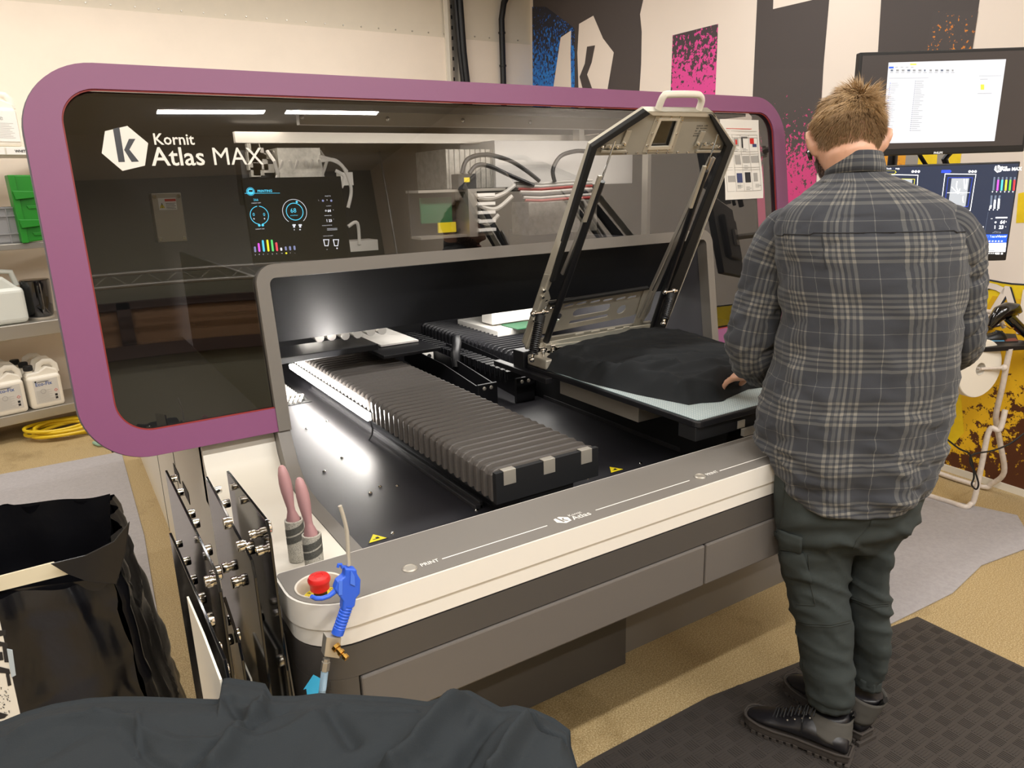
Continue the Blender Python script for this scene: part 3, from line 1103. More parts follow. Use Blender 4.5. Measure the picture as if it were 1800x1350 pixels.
mb.box((p.x - .03, 2.9, p.z - .03), (p.x + .02, 2.95, p.z + .02))
p = aty(640, 428, 2.9)
mb.box((p.x - .07, 2.9, p.z - .03), (p.x + .06, 3.0, p.z + .012))
mb.build('carriage_hose', m_wcable, PR, smooth=True)
# warning box behind the left glass
yb = 2.35
q = [aty(x, y, yb) for x, y in ((265, 340), (318, 340), (331, 424), (279, 427))]
mb = MB().box((q[0].x, yb, q[3].z), (q[1].x, yb + .06, q[0].z), 0)
sb = mb.build('service_box', m_steel, PR, bevel=.002)
w_, h_ = q[1].x - q[0].x, q[0].z - q[3].z
X0, Z0 = q[0].x, q[3].z
mb = MB().box((X0 + .2 * w_, yb - .001, Z0 + .66 * h_), (X0 + .8 * w_, yb, Z0 + .9 * h_), 0)
mb.box((X0 + .42 * w_, yb - .0015, Z0 + .83 * h_), (X0 + .79 * w_, yb - .0009, Z0 + .88 * h_), 2)
mb.prism([V((X0 + .22 * w_, yb - .001, Z0 + .7 * h_)), V((X0 + .4 * w_, yb - .001, Z0 + .7 * h_)), V((X0 + .31 * w_, yb - .001, Z0 + .8 * h_))], (0, -.0006, 0), 1)
mb.text('!', (X0 + .31 * w_, yb - .002, Z0 + .705 * h_), (1, 0, 0), (0, 0, 1), .02, 3, align='CENTER')
for i in range(5):
    mb.box((X0 + .44 * w_, yb - .0015, Z0 + (.68 + i * .027) * h_), (X0 + (.77 - .04 * (i % 2)) * w_, yb - .0009, Z0 + (.688 + i * .027) * h_), 3)
mb.build('warning_label', [m_ink, m_yellow, m_estop, m_dark_ink], sb)
for fx in (.1, .9):
    for fz in (.07, .93):
        MB().lathe([(.006, 0), (.005, .003), (0, .003)], (X0 + fx * w_, yb, Z0 + fz * h_), (0, -1, 0), 10).build('screw', m_chrome, sb)
# big white head housing and electronics in the middle
yb = 2.9
a, b = aty(783, 262, yb), aty(868, 330, yb)
c2_ = aty(1080, 250, yb)
mb = MB().box((a.x, yb, b.z), (b.x, yb + .3, a.z + .0), 0)
mb.box((b.x, yb - .02, b.z), (c2_.x + .1, yb + .3, a.z + .035), 1)
for i in range(9):
    x = a.x + (b.x - a.x) * (i + .5) / 9
    mb.box((x, yb - .004, b.z), (x + .004, yb, a.z), 2)
mb.build('head_housing', [m_dirt, m_ink, m_wcable], PR, bevel=.004)
yb = 2.7
a, b = aty(735, 335, yb), aty(838, 415, yb)
mb = MB().box((a.x, yb, b.z), (a.x + .33, yb + .1, b.z + .01), 0).box((a.x, yb, a.z - .01), (a.x + .4, yb + .12, a.z), 0).box((a.x + .21, yb - .02, b.z), (a.x + .25, yb + .1, a.z), 0)
mb.box((a.x, yb + .09, b.z), (a.x + .4, yb + .1, a.z), 2)
mb.box((a.x + .03, yb + .05, b.z + .06), (a.x + .17, yb + .06, a.z - .03), 1).box((a.x + .1, yb + .04, b.z + .02), (a.x + .18, yb + .05, b.z + .06), 3)
for i in range(5):
    z = a.z - .025 - i * .035
    mb.box((a.x + .25, yb - .03, z - .006), (a.x + .33, yb + .02, z + .006), 4)
mb.build('electronics_box', [m_alu, m_pcb, m_inner, m_yellow, m_ink], PR)
mb = MB()
for q in (((812, 305), (822, 280), (855, 272), (895, 282), (925, 300), (948, 318)), ((825, 305), (838, 291), (860, 292), (900, 310), (938, 326)),
          ((840, 346), (862, 348), (885, 340), (905, 325)), ((838, 358), (855, 366), (875, 366), (900, 345)), ((840, 388), (860, 392), (876, 378)), ((975, 320), (972, 298), (985, 275), (1010, 266), (1030, 266))):
    mb.tube(spt([aty(x, y, 2.68) for x, y in q]), .009, 8, 0 if q[0][1] in (305, 320) else 1)
p = aty(815, 315, 2.72)
mb.box((p.x - .04, 2.69, p.z - .04), (p.x + .04, 2.75, p.z + .02), 0).box((p.x - .015, 2.688, p.z - .012), (p.x + .01, 2.69, p.z + .006), 2)
for i in range(7):
    y0 = 322 + i * 5
    mb.tube([aty(905 + i * 3, y0, 2.7), aty(950, y0 + 1, 2.69), aty(1000, y0 - 3, 2.7), aty(1040, y0 - 5, 2.72)], .007, 6, (1, 1, 3, 1, 0, 1, 3)[i])
mb.build('head_cables', [m_cable, m_wcable, m_yellow, m_red], PR, smooth=True)
a = aty(945, 355, 2.9)
MB().box((a.x - .05, 2.9, a.z - .15), (a.x + .35, 3.05, a.z)).build('lower_electronics_case', m_dirt, PR, bevel=.004)
MB().box((2.2, 2.9, 1.0), (2.23, 2.95, 1.8)).box((2.45, 2.7, 1.0), (2.47, 2.74, 1.8)).build('frame_post', m_alu, PR)
area('cabinet_fill', (1.55, 2.465, 1.735), 1.7, 6, (1, .95, .9), (radians(35), 0, 0), .03)  # added fill hidden behind the front beam, brightens the parts behind the glass
area('cabinet_fill', (.6, 3.0, 1.79), .5, 3, (1, .93, .84), (0, 0, 0), .2)  # second added fill under the roof, no lamp built for it

# -- logo on the glass
mb = MB()
DG = -.0093


def hpoly(P, crop, sc, mi, d=0.0, h=.0004):
    mb.prism([hp(crop[0] + x / sc, crop[1] + y / sc, DG + d) for x, y in P], HN * h, mi)


m_glassk = mat('dark_cutout', '24242a', .3)
hpoly(HEX, (0, 80), 3.552, 0)
hpoly(KS, (0, 80), 3.552, 1, .0005)
hpoly(KA, (0, 80), 3.552, 1, .0005)
a, b = hp(268, 291, DG), hp(464, 289.5, DG)
mb.text('Atlas', a, HU, HV, .066, 0, bold=.0008, sx=.98)
mb.text('MAX', hp(374, 290, DG), HU, HV, .066, 0, sx=.95)
mb.text('Kornit', hp(270, 254, DG), HU, HV, .04, 0, bold=.0006, sx=.94)
mb.build('hood_logo', [m_ink, m_glassk], PR)

# -- status display set against the glass
q = [hood(.488, .474, -.0205), hood(.772, .474, -.0205), hood(.772, .712, -.0205), hood(.488, .712, -.0205)]
m_scr = mat('display_black_glass', '0c0d12', .25)
ds = MB().prism(q, HN * -.018).build('status_display', m_scr, PR, bevel=.002)
glow = lambda n_, h, e=1.6: mat(n_, h, .5, emit=e)
m_gcy, m_gw, m_gm, m_gy, m_gg, m_gr, m_gb = glow('cyan_pixels', '4fc7e8'), glow('white_pixels', 'e6e9f2', 1.3), glow('magenta_pixels', 'd24fd8'), glow('yellow_pixels', 'e8df2a'), glow('green_pixels', '55d070'), glow('red_pixels', 'ea4658'), glow('lilac_pixels', '8f98c8', 1.0)
mb = MB()
DD = -.0195
D = lambda x, y: hp(400 + x / 7.5, 300 + y / 7.5, DD)
sc = lambda px: px / 7.5 * .00132


def dt(t, x, y, h, mi, al='LEFT', b=0):
    mb.text(t, D(x, y), HU, HV, sc(h) * 1.35, mi, align=al, bold=b)


mb.ring(D(303, 275), HU, HV, 0.0001, sc(50), mi=0)
mb.ring(D(303, 275), HU, HV, sc(58), sc(64), mi=0)
mb.prism([D(280, 280) + HN * .0006, D(330, 280) + HN * .0006, D(330, 255) + HN * .0006, D(280, 255) + HN * .0006], HN * .0004, 7)
dt('PRINTING', 395, 285, 38, 0, b=.0002)
a, b = D(225, 302), D(690, 298)
mb.obox(a, b - a, HV * .001, HN * .0004, 0)
dt('266', 342, 400, 38, 0)
dt('CURRENT SHIFT', 315, 435, 15, 1)
mb.ring(D(420, 588), HU, HV, sc(136), sc(146), radians(96), radians(260), mi=0)
mb.ring(D(420, 588), HU, HV, sc(136), sc(146), radians(-80), radians(84), mi=0)
mb.ring(D(418, 720), HU, HV, 0.0001, sc(20), mi=0)
mb.ring(D(464, 718), HU, HV, 0.0001, sc(20), mi=0)
dt('0', 332, 598, 52, 0)
dt('0', 470, 598, 52, 0)
dt('n', 342, 642, 28, 1, b=.0003)
dt('n', 480, 640, 28, 1, b=.0003)
dt('CURRENT JOBS', 368, 778, 15, 1)
mb.ring(D(885, 540), HU, HV, sc(130), sc(141), mi=0)
mb.ring(D(885, 540), HU, HV, sc(192), sc(199), radians(-52), radians(232), mi=1)
mb.ring(D(912, 412), HU, HV, .0001, sc(18), mi=0)
dt('68', 830, 555, 74, 0)
dt('prints/hour', 828, 598, 20, 0)
for x in (852, 932):
    P = [(0, 12), (12, 0), (20, 4), (30, 4), (38, 0), (50, 12), (42, 22), (38, 18), (38, 46), (12, 46), (12, 18), (8, 22)]
    mb.prism([D(x + i, 704 + j) for i, j in P], HN * .0004, 1)
dt('5', 876, 786, 18, 1, b=.0003)
dt('68', 946, 784, 18, 1, b=.0003)
dt('PALLET ID', 1284, 342, 16, 1)
dt('L', 1196, 398, 22, 1)
dt('R', 1306, 395, 22, 1)
for x in (1235, 1345):
    mb.ring(D(x + 22, 396), HU, HV, .0001, sc(18), mi=6)
dt('HUMIDITY', 1300, 472, 14, 1)
dt('64', 1320, 545, 42, 1, b=.0004)
mb.ring(D(1296, 528), HU, HV, sc(8), sc(14), mi=1)
dt('%', 1388, 525, 18, 1)
dt('TEMPERATURE', 1275, 600, 14, 1)
dt('23', 1335, 675, 42, 1, b=.0004)
dt('!', 1306, 675, 44, 1, b=.0004)
dt('c', 1395, 645, 18, 1)
dt('WRINKLE DETECTOR', 1246, 730, 13, 1)
for (x0, y0, x1, y1) in ((1312, 768, 1446, 762), (1312, 785, 1446, 780)):
    mb.obox(D(x0, y0), D(x1, y1) - D(x0, y0), HV * .0009, HN * .0004, 1)
dt('WASTE CONTAINERS', 1260, 868, 13, 1)
for x in (1265, 1393):
    P = [(-6, 905), (76, 905), (64, 995), (14, 995)]
    Q = [(8, 915), (66, 915), (56, 985), (22, 985)]
    mb.strip([D(x + i, j) for i, j in P], [D(x + i, j) for i, j in Q], HN * .0004, True, 1)
dt('...', 1304, 1040, 20, 1, b=.0003)
mb.ring(D(1443, 1024), HU, HV, .0001, sc(12), mi=1)
bars = [(345, 1000, 1075, 6, 'K'), (395, 955, 1070, 2, 'M'), (450, 915, 1068, 0, 'C'), (510, 910, 1066, 3, 'Y'), (568, 910, 1064, 4, 'G'), (628, 945, 1060, 5, 'R'), (692, 1015, 1056, 1, 'W'), (752, 1000, 1052, 6, 'W'), (808, 995, 1050, 6, 'F'), (866, 990, 1046, 6, '...')]
for x, y0, y1, mi, t in bars:
    P = [(x + px_, py_) for px_, py_ in rrect(0, 0, 26, y1 - y0, 12, 5)]
    k_ = (y1 - y0) / 10
    mb.prism([D(px_ + (py_) * .12, y0 + py_) for px_, py_ in P], HN * .0004, mi)
    if t == 'W' and y0 == 1000:
        mb.ring(D(x + 22, 1088), HU, HV, .0001, sc(15), mi=3)
    else:
        dt(t, x + 16, y1 + 42, 18, 1)
mb.build('display_graphics', [m_gcy, m_gw, m_gm, m_gy, m_gg, m_gr, m_gb, m_scr], ds)

# -- garment pallet on the right track with its opened clamping frame
pal = MB().prism([V((x, y, .902)) for x, y in rrect(1.397, 1.325, 2.005, 2.17, .02, 4)], (0, 0, .018)).build('pallet_board', m_black, PR, bevel=.003)
m_gridsh = mat('white_grip_sheet', 'c9cdc6', .5)
nt = m_gridsh.node_tree
tcp = nt.nodes.new('ShaderNodeTexCoord')
br = nt.nodes.new('ShaderNodeTexBrick')
br.offset = 0
br.inputs['Color1'].default_value = lin('d5d8d2')
br.inputs['Color2'].default_value = lin('cdd2d0')
br.inputs['Mortar'].default_value = lin('8fa3a6')
br.inputs['Scale'].default_value = 40
br.inputs['Mortar Size'].default_value = .07
br.inputs['Row Height'].default_value = .35
br.inputs['Brick Width'].default_value = .35
nt.links.new(tcp.outputs['Object'], br.inputs['Vector'])
nt.links.new(br.outputs['Color'], nt.nodes['Principled BSDF'].inputs['Base Color'])
MB().prism([V((x, y, .9202)) for x, y in rrect(1.408, 1.336, 1.994, 2.16, .012, 4)], (0, 0, .0015)).build('grip_sheet', m_gridsh, pal)
mb = MB().box((1.45, 1.62, .832), (1.56, 2.03, .889), 0)
ps = mb.build('pallet_side_box', m_alu, PR, bevel=.002)
MB().box((1.56, 1.61, .835), (1.585, 1.64, .875)).build('pallet_latch', m_steel, PR, bevel=.002)
MB().box((1.5, 1.5, .862), (1.9, 2.15, .902), 0).box((1.6, 1.40, .82), (1.8, 2.3, .864), 0).box((1.62, 1.42, .70), (1.88, 2.44, .822), 0).box((1.4, 1.335, .862), (2.0, 1.40, .902), 0).build('pallet_carrier', m_blk2, PR, bevel=.002)
p = aty(1303, 742, 1.324)
MB().box((p.x - .014, 1.3225, .872), (p.x + .014, 1.3255, .894)).build('pallet_tab', m_alu, PR)
MB().box((1.56, 1.306, .852), (2.1, 1.318, .872)).build('angle_strip', m_alu, PR)

LM = V((0, -.853, -.522))
LE = V((0, -.522, .853))
L0 = V((1.40, 2.183, .981))


def lp(x, y, d=0.0):
    return onpl(x, y, L0 + LM * d, LM)


def l2(x, y):
    q = lp(x, y) - L0
    return (q.x, q.dot(LE))


def lplate(name, out, holes, th, m, parent, d=0, bevel=0):
    mb = MB()
    curve_mesh([l2(*q) for q in out], holes, L0 + LM * d, (1, 0, 0), LE, LM, th, 0, mb)
    return mb.build(name, m, parent, bevel=bevel)


def lslot(x0, y0, x1, y1, r):
    """rounded slot between two seen points"""
    a, b = V(l2(x0, y0) + (0,)), V(l2(x1, y1) + (0,))
    t = (b - a).normalized()
    n = V((-t.y, t.x, 0))
    out = []
    for i in range(7):
        an = pi / 2 + pi * i / 6
        out.append(a + t * cos(an) * r + n * sin(an) * r)
    for i in range(7):
        an = -pi / 2 + pi * i / 6
        out.append(b + t * cos(an) * r + n * sin(an) * r)
    return [(q.x, q.y) for q in out]


m_nickel = mat('nickel_plate', 'bdb7a9', .38, .5, bump=.03, bscale=120)
m_nickel2 = mat('pale_nickel_edge', 'd9d3c4', .34, .45)
m_pnl = mat('satin_nickel_panel', 'a5a094', .45, .3)
LH = MB()
win = [l2(*q) for q in ((1160, 211), (1190, 211), (1176, 256), (1142, 257))]
curve_mesh([l2(*q) for q in ((1137, 194), (1250, 198), (1281, 252), (1264, 268), (1041, 273), (1046, 256))], [win], L0, (1, 0, 0), LE, LM, .004, 0, LH)
lid = LH.build('clamping_frame_panel', m_pnl, PR)
# the frame profile: outer flange standing off the panel, and a black rubber lip
OUTL = [(917, 600), (1033, 250), (1128, 187), (1243, 189), (1284, 250), (1150, 602)]
INL = [(936, 613), (1045, 256), (1136, 196), (1236, 198), (1272, 254), (1138, 603)]
mb = MB()
mb.strip([lp(*q, -.02) for q in OUTL], [lp(x + (2 if i < 3 else -2), y + 2, -.02) for i, (x, y) in enumerate(OUTL)], LM * .03, False)
mb.build('frame_flange', m_nickel2, PR)
mb = MB()
mb.strip([lp(*q, .004) for q in [(964, 492), (1036, 253), (1130, 190), (1137, 195)]], [lp(*q, .004) for q in [(972, 489), (1045, 257), (1137, 197), (1138, 197)]], LM * .016, False)
mb.strip([lp(*q, .004) for q in [(1248, 198), (1284, 251), (1155, 602)]], [lp(*q, .004) for q in [(1243, 199), (1272, 254), (1134, 603)]], LM * .016, False)
mb.strip([lp(*q, .004) for q in [(963, 529), (1138, 502)]], [lp(*q, .004) for q in [(964, 534), (1139, 506)]], LM * .012, False)
mb.build('rubber_lip', m_rubber, PR, bevel=.002)
lplate('frame_side_plate', [(955, 480), (917.5, 597), (925, 612), (932, 610), (952, 548), (966, 522), (962, 508), (973, 482)], [circle(*l2(959, 527), .006)], .004, m_nickel, PR, .006)
lplate('frame_side_plate', [(1131, 505), (1110, 575), (1120, 577), (1140, 545), (1150, 512)], [], .004, m_nickel, PR, .006)
for q in ((955, 510), (953, 521), (941, 549), (938, 562)):
    MB().lathe([(.007, 0), (.006, .008), (0, .009)], lp(*q, .008), LM, 12).build('frame_bolt', m_chrome, PR, smooth=True)
lplate('slotted_plate', [(966, 529), (1138, 505), (1128, 548), (1104, 556), (937, 590)],
       [lslot(969, 541, 976, 540, .006), lslot(993, 538, 1006, 535, .006), lslot(1016, 534, 1029, 531, .006), lslot(1040, 531, 1053, 528, .006), lslot(1062, 528, 1075, 525.5, .006), lslot(1085, 526, 1097, 523, .006), lslot(1105, 523, 1117, 520.5, .006),
        lslot(1014, 549, 1066, 540, .018), circle(*l2(1092, 543.5), .021, 24), lslot(1003, 566, 1066, 554, .008), circle(*l2(979, 558), .02, 24)], .004, m_nickel, PR)
lplate('slotted_channel', [(932, 597), (1100, 567), (1137, 562), (1139, 575), (934, 612)],
       [lslot(1006, 579.5, 1018, 577.5, .004), lslot(1034, 575, 1046, 573, .004), lslot(1062, 571.5, 1073, 569.5, .004), lslot(1090, 568, 1098, 567, .004)], .004, m_nickel2, PR, .028)
MB().obox(L0 + V((.012, 0, 0)) + LE * -.012 + LM * -.005, V((.585, 0, 0)), LE * .04, LM * .008).build('hinge_bar', m_nickel, PR)
lplate('slotted_channel', [(934, 600), (1139, 576), (1137, 584), (938, 612)], [lslot(978, 604, 992, 601, .003), lslot(1008, 598, 1020, 595, .003), lslot(1036, 592, 1048, 590, .003)], .004, m_nickel2, PR, .03)
# window bezel
w2 = [(1158, 207), (1195, 207), (1178, 261), (1137, 262)]
mb = MB().strip([lp(*q, .002) for q in w2], [lp(*q, .002) for q in ((1161, 211), (1190, 211), (1175, 256), (1142, 257))], LM * .005, True)
bz = mb.build('window_bezel', m_nickel2, PR)
mb = MB().prism([lp(*q, -.004) for q in ((1160, 211), (1190, 211), (1176, 256), (1142, 257))], LM * -.002)
mb.build('window_pane', m_glass, bz)
lplate('panel_doubler', [(1152, 203), (1202, 203), (1182, 266), (1128, 267)], [[l2(*q) for q in ((1160, 211), (1190, 211), (1176, 256), (1142, 257))]], .002, m_nickel, PR, .003)
rv = [(1162, 206), (1179, 206), (1196, 206), (1154, 212), (1198, 212), (1146, 235), (1189, 235), (1137, 256), (1180, 257), (1138, 264), (1156, 264), (1174, 263)]
rv += [(1101 + 18 * i, 268.5 - i * .2) for i in range(7)]
for q in rv:
    MB().lathe([(.0045, 0), (.0035, .003), (0, .004)], lp(*q, .003), LM, 10).build('rivet', m_chrome, PR, smooth=True)
for (x0, x1, y) in ((1054, 1098, 262), (1222, 1264, 262)):
    mb = MB().box((0, 0, 0), (0, 0, 0)) if False else MB()
    a, b = lp(x0, y + 5, .004), lp(x1, y + 5, .004)
    mb.obox(a, b - a, LE * .008, LM * .006)
    a, b = lp(x0 + 8, y - 2, .004), lp(x1, y - 2, .004)
    mb.obox(a, b - a, LE * .012, LM * .004)
    e = x1 - 4 if x0 < 1100 else x0 + 2
    mb.obox(lp(e - 4, y - 6, .004), V((.02, 0, 0)), LE * .05, LM * .005)
    br_ = mb.build('toggle_bracket', m_nickel, PR, bevel=.001)
    for k in range(4):
        q = lp(x0 + 4 + k * (x1 - x0 - 6) / 3, y - 4 - (6 if (k == 3) == (x0 < 1100) else 0), .008)
        MB().lathe([(.006, 0), (.006, .005), (.003, .008), (0, .008)], q, LM, 10).build('nut', m_chrome, br_, smooth=True)
mb = MB()
for i, (t, x, y) in enumerate((('O---- -53', 1225, 222), ('XX XXXXX', 1224, 226.5), ('XX XX XX XXX', 1222, 231), ('XXXXX XXX', 1220, 235.5), ('XXXXXXXXX', 1218, 239.5))):
    for k in range(9):
        a = lp(x + k * 2.2, y, .0025)
        if t[min(k, len(t) - 1)] != ' ':
            mb.obox(a, V((.0022 if (k * 7 + i) % 3 else .0014, 0, 0)), LE * .0035, LM * .0004)
mb.build('panel_marking', m_dark_ink, PR)
# handle
pts = [lp(*q, -.006) for q in ((1157, 192), (1162, 178), (1167, 169), (1175, 166), (1222, 166), (1231, 170), (1233, 178), (1228, 194))]
MB().tube(spt(pts), .0105, 12).build('frame_handle', mat('white_handle_coat', 'e2dccf', .35), PR, smooth=True)
MB().prism([lp(*q, -.02) for q in ((1128, 187), (1137, 194.5), (1250, 198), (1243, 189))], LM * .03).build('top_flange', m_nickel2, PR)
# gas struts and inner rails
for pts, rr in (([(1057, 318), (960, 600)], .0125), ([(1240, 300), (1146, 575)], .011)):
    a, b = lp(*pts[0], .03), lp(*pts[1], .03)
    st = MB().tube([a, b], rr, 12).build('gas_strut', m_black, PR, smooth=True)
    t = (a - b).normalized()
    MB().tube([a + t * .005, a + t * .13], .003, 8).build('strut_rod', m_chrome, st, smooth=True)
    MB().obox(a - V((.022, 0, 0)) - t * .14, V((.014, 0, 0)), t * .16, LM * .008).build('strut_bracket', m_nickel, st, bevel=.001)
    MB().obox(b - V((.012, 0, 0)), V((.024, 0, 0)), -t * .05, LM * .02).build('strut_foot', m_nickel, st, bevel=.002)
for q in (((1252, 275), (1126, 560)), ((1246, 275), (1119, 556)), ((1028, 375), (985, 480))):
    a, b = lp(*q[0], .004), lp(*q[1], .004)
    MB().obox(a, b - a, V((.006, 0, 0)), LM * .012).build('guide_rail', m_steel, PR)
# coil springs at the hinge
for top, bot in (((950, 556), (937, 622)), ((1179, 518), (1168, 560))):
    T = lp(*top, .05)
    B_ = V((T.x - (.0 if top[0] < 1000 else .0), 2.09 if top[0] < 1000 else 2.15, .955))
    B_ = onpl(bot[0], bot[1], T + V((0, -.01, 0)), (0, 1, .0))
    ax = (T - B_).normalized()
    sp = MB().cyl(B_, T, .011, 12).build('spring_damper', m_black, PR, smooth=True)
    s1 = ax.cross(V((0, 1, 0))).normalized()
    s2 = ax.cross(s1)
    L = (T - B_).length
    MB().tube([B_ + ax * (L * i / 160 * .85) + s1 * (.0155 * cos(i * .62)) + s2 * (.0155 * sin(i * .62)) for i in range(160)], .0028, 6).build('coil_spring', m_black, sp, smooth=True)
    MB().cyl(T - ax * .02, T + ax * .005, .017, 14).build('spring_cup', m_blk2, sp, smooth=True)
    MB().cyl(T + V((-.03, 0, .012)), T + V((.03, 0, .012)), .006, 10).ball(T + V((-.03, 0, .012)), .01).ball(T + V((.012, 0, .014)), .011).build('spring_pin', m_chrome, sp, smooth=True)
    MB().cyl(B_ - ax * .02, B_ + ax * .01, .006, 10).ball(B_ - ax * .02, .01).build('spring_eye', m_chrome, sp, smooth=True)
a = atz(925, 632, .94)
MB().box((1.40, 2.04, .921), (1.475, 2.16, .958)).build('hinge_block', m_nickel, PR, bevel=.006)
mb = MB()
rnd = random.Random(9)
for i in range(16):
    x, y = 1.42 + rnd.random() * .1, 2.12 + rnd.random() * .06
    mb.box((x, y, .957), (x + .012 + rnd.random() * .02, y + .02, .965 + rnd.random() * .02))
for i in range(7):
    mb.cyl((1.43 + i * .014, 2.1 + (i % 3) * .02, .955), (1.43 + i * .014, 2.1 + (i % 3) * .02, .975), .005, 8)
mb.build('hinge_fittings', m_chrome, PR, bevel=.001)
MB().box((1.39, 2.17, .90), (1.5, 2.24, .965)).box((1.37, 2.0, .885), (1.40, 2.35, .905)).build('hinge_support', m_black, PR, bevel=.003)
MB().box((1.9, 2.17, .90), (2.05, 2.24, .965)).build('hinge_support', m_black, PR, bevel=.003)

# -- instruction sheet taped to the right of the hood glass
m_paper = mat('white_paper', 'eae6df', .7)
m_pgrey = mat('grey_table_print', 'a9a6a2', .7)
m_pnavy = mat('navy_photo_print', '3a4470', .6)
m_pblk = mat('black_photo_print', '26262a', .6)
mb = MB()


def sheetpt(u, v, d=0):
    return hood(2.358 + .226 * u + .004 * sin(v * 5), .583 + .316 * v, .003 + .0025 * sin(v * 6 + 1) + .002 * sin(u * 7) + d)


mb.grid(lambda u, v: sheetpt(u, v), 8, 16, 0)


def sq(u0, v0, u1, v1, mi):
    mb.prism([sheetpt(a_, b_, .0008) for a_, b_ in ((u0, v0), (u1, v0), (u1, v1), (u0, v1))], HN * .0004, mi)


sq(.14, .883, .82, .89, 4)
for v in (.855, .81, .775, .60, .57, .40, .37, .1):
    sq(.05, v, .95, v + .004, 1)
for u in (.05, .28, .5, .73, .947):
    sq(u, .1, u + .005, .81, 1)
cells = [(.08, .67, .2, .76, 3), (.32, .67, .45, .77, 1), (.36, .69, .41, .75, 4), (.53, .65, .57, .79, 3), (.57, .77, .7, .79, 3), (.76, .70, .86, .77, 4), (.82, .66, .92, .7, 2),
         (.08, .45, .12, .55, 3), (.12, .54, .25, .555, 3), (.31, .44, .46, .56, 1), (.52, .46, .71, .55, 1), (.75, .46, .94, .55, 1), (.08, .22, .26, .3, 1), (.31, .21, .46, .33, 2), (.54, .21, .69, .34, 3), (.77, .22, .87, .33, 1)]
for c in cells:
    sq(*c)
for i in range(9):
    for (u0, vt) in ((.3, .64), (.54, .64), (.54, .42), (.31, .19), (.31, .17), (.8, .18), (.55, .15)):
        if i < 3:
            sq(u0, vt - i * .017, u0 + .1 + .05 * ((i * 3) % 2), vt - i * .017 + .003, 3)
mb.keepn = True
tag(mb.build('instruction_sheet', [m_paper, m_pgrey, m_pnavy, m_pblk, m_estop]), 'white instruction sheet with small pictures taped on the right of the hood glass', 'paper sheet')

# ================================================================ things on and around the printer
m_cloth = mat('black_jersey', '232527', .85, bump=.15, bscale=700, spec=.2)
m_cloth2 = mat('charcoal_jersey', '272b2e', .85, bump=.15, bscale=700, spec=.2)


def fold(x, y, lst):
    z = 0
    for (ax_, ay, bx, by, wdt, h) in lst:
        dx, dy = bx - ax_, by - ay
        L2_ = dx * dx + dy * dy
        t = max(0, min(1, ((x - ax_) * dx + (y - ay) * dy) / L2_))
        d = math.hypot(x - ax_ - t * dx, y - ay - t * dy)
        z += h * math.exp(-(d / wdt) ** 2)
    return z


def N(x, y, z=0, s=1.0):
    return noise.noise(V((x * s, y * s, z)))


def sm(t):
    t = max(0, min(1, t))
    return t * t * (3 - 2 * t)


C00, C10, C01, C11 = V((1.405, 2.10, 0)), V((2.12, 2.13, 0)), V((1.49, 1.45, 0)), V((2.02, 1.43, 0))
FL = [(1.42, 2.0, 1.52, 1.55, .02, .012), (1.42, 1.9, 1.9, 1.62, .02, -.01), (1.5, 2.05, 1.75, 1.6, .03, .006), (1.9, 1.5, 1.55, 1.6, .02, .012), (1.5, 1.5, 1.8, 1.47, .016, .012), (1.42, 1.75, 1.6, 1.62, .013, .014), (1.43, 1.85, 1.62, 1.7, .01, -.008)]


def shirt_pt(u, v):
    b = sin(pi * v)
    p = C00.lerp(C10, u).lerp(C01.lerp(C11, u), v)
    p.x += -(1 - u) * .028 * b + .01 * N(u * 3, v * 6, 2) * (1 - u)
    p.y += .012 * N(u * 8, v * 3, 5) - .02 * v * sin(u * 9)
    e = min(u, 1 - u, v, 1 - v)
    e2 = min(1, e / .07)
    z = .9225 + sm(e2) ** .7 * (.035 + .03 * sm((u if u < .5 else 1 - u) * 3) + .018 * (1 - v))
    z += e2 * (1.5 * fold(p.x, p.y, FL) + .006 * max(0, 1 - abs(N(p.x * 7 + p.y * 4, p.y * 7, 17)) * 8) + .003 * N(p.x * 9, p.y * 9, 1) + .003 * N(p.x * 30, p.y * 22, 3))
    if e == u and e2 < 1 and v > .1:
        z += .008 * sin(v * 26) * e2 * (1 - e2) * 4
    return V((p.x, p.y, max(z, .9225)))


mb = MB().grid(shirt_pt, 90, 110)
mb.grid(lambda u, v: V((shirt_pt(u, v).x, shirt_pt(u, v).y, .922)), 4, 4)
sh = mb.build('t_shirt', m_cloth, smooth=True, auto=180)
tag(sh, 'black t-shirt laid over the right pallet under the open clamping frame', 't-shirt')
p = V((1.70, 1.50, .962))
MB().tube([p + V((.05 * cos(t * pi / 12), .036 * sin(t * pi / 12), .007 + .010 * cos(t * pi / 12 + 1))) for t in range(25)], [(.004, .010)] * 25, 8, cap=False).build('collar', m_cloth, sh, smooth=True)

# charcoal garment pile in the foreground
TOPC = [(-80, 1290), (0, 1266), (40, 1250), (90, 1236), (150, 1226), (200, 1223), (250, 1223), (320, 1226), (383, 1228), (389, 1192), (400, 1190), (440, 1196), (464, 1200), (476, 1222), (520, 1222), (560, 1217), (640, 1221), (700, 1225), (750, 1232), (770, 1226), (795, 1212), (825, 1212), (850, 1226), (880, 1242), (905, 1238), (940, 1246), (975, 1262), (1003, 1283), (1004, 1310), (1016, 1350), (1024, 1420)]
ZT = .935
cum = [0]
for a, b in zip(TOPC, TOPC[1:]):
    cum.append(cum[-1] + math.hypot(b[0] - a[0], b[1] - a[1]))


def topc(t):
    s = t * cum[-1]
    for i in range(len(cum) - 1):
        if s <= cum[i + 1]:
            f = (s - cum[i]) / (cum[i + 1] - cum[i])
            return (TOPC[i][0] + (TOPC[i + 1][0] - TOPC[i][0]) * f, TOPC[i][1] + (TOPC[i + 1][1] - TOPC[i][1]) * f)
    return TOPC[-1]


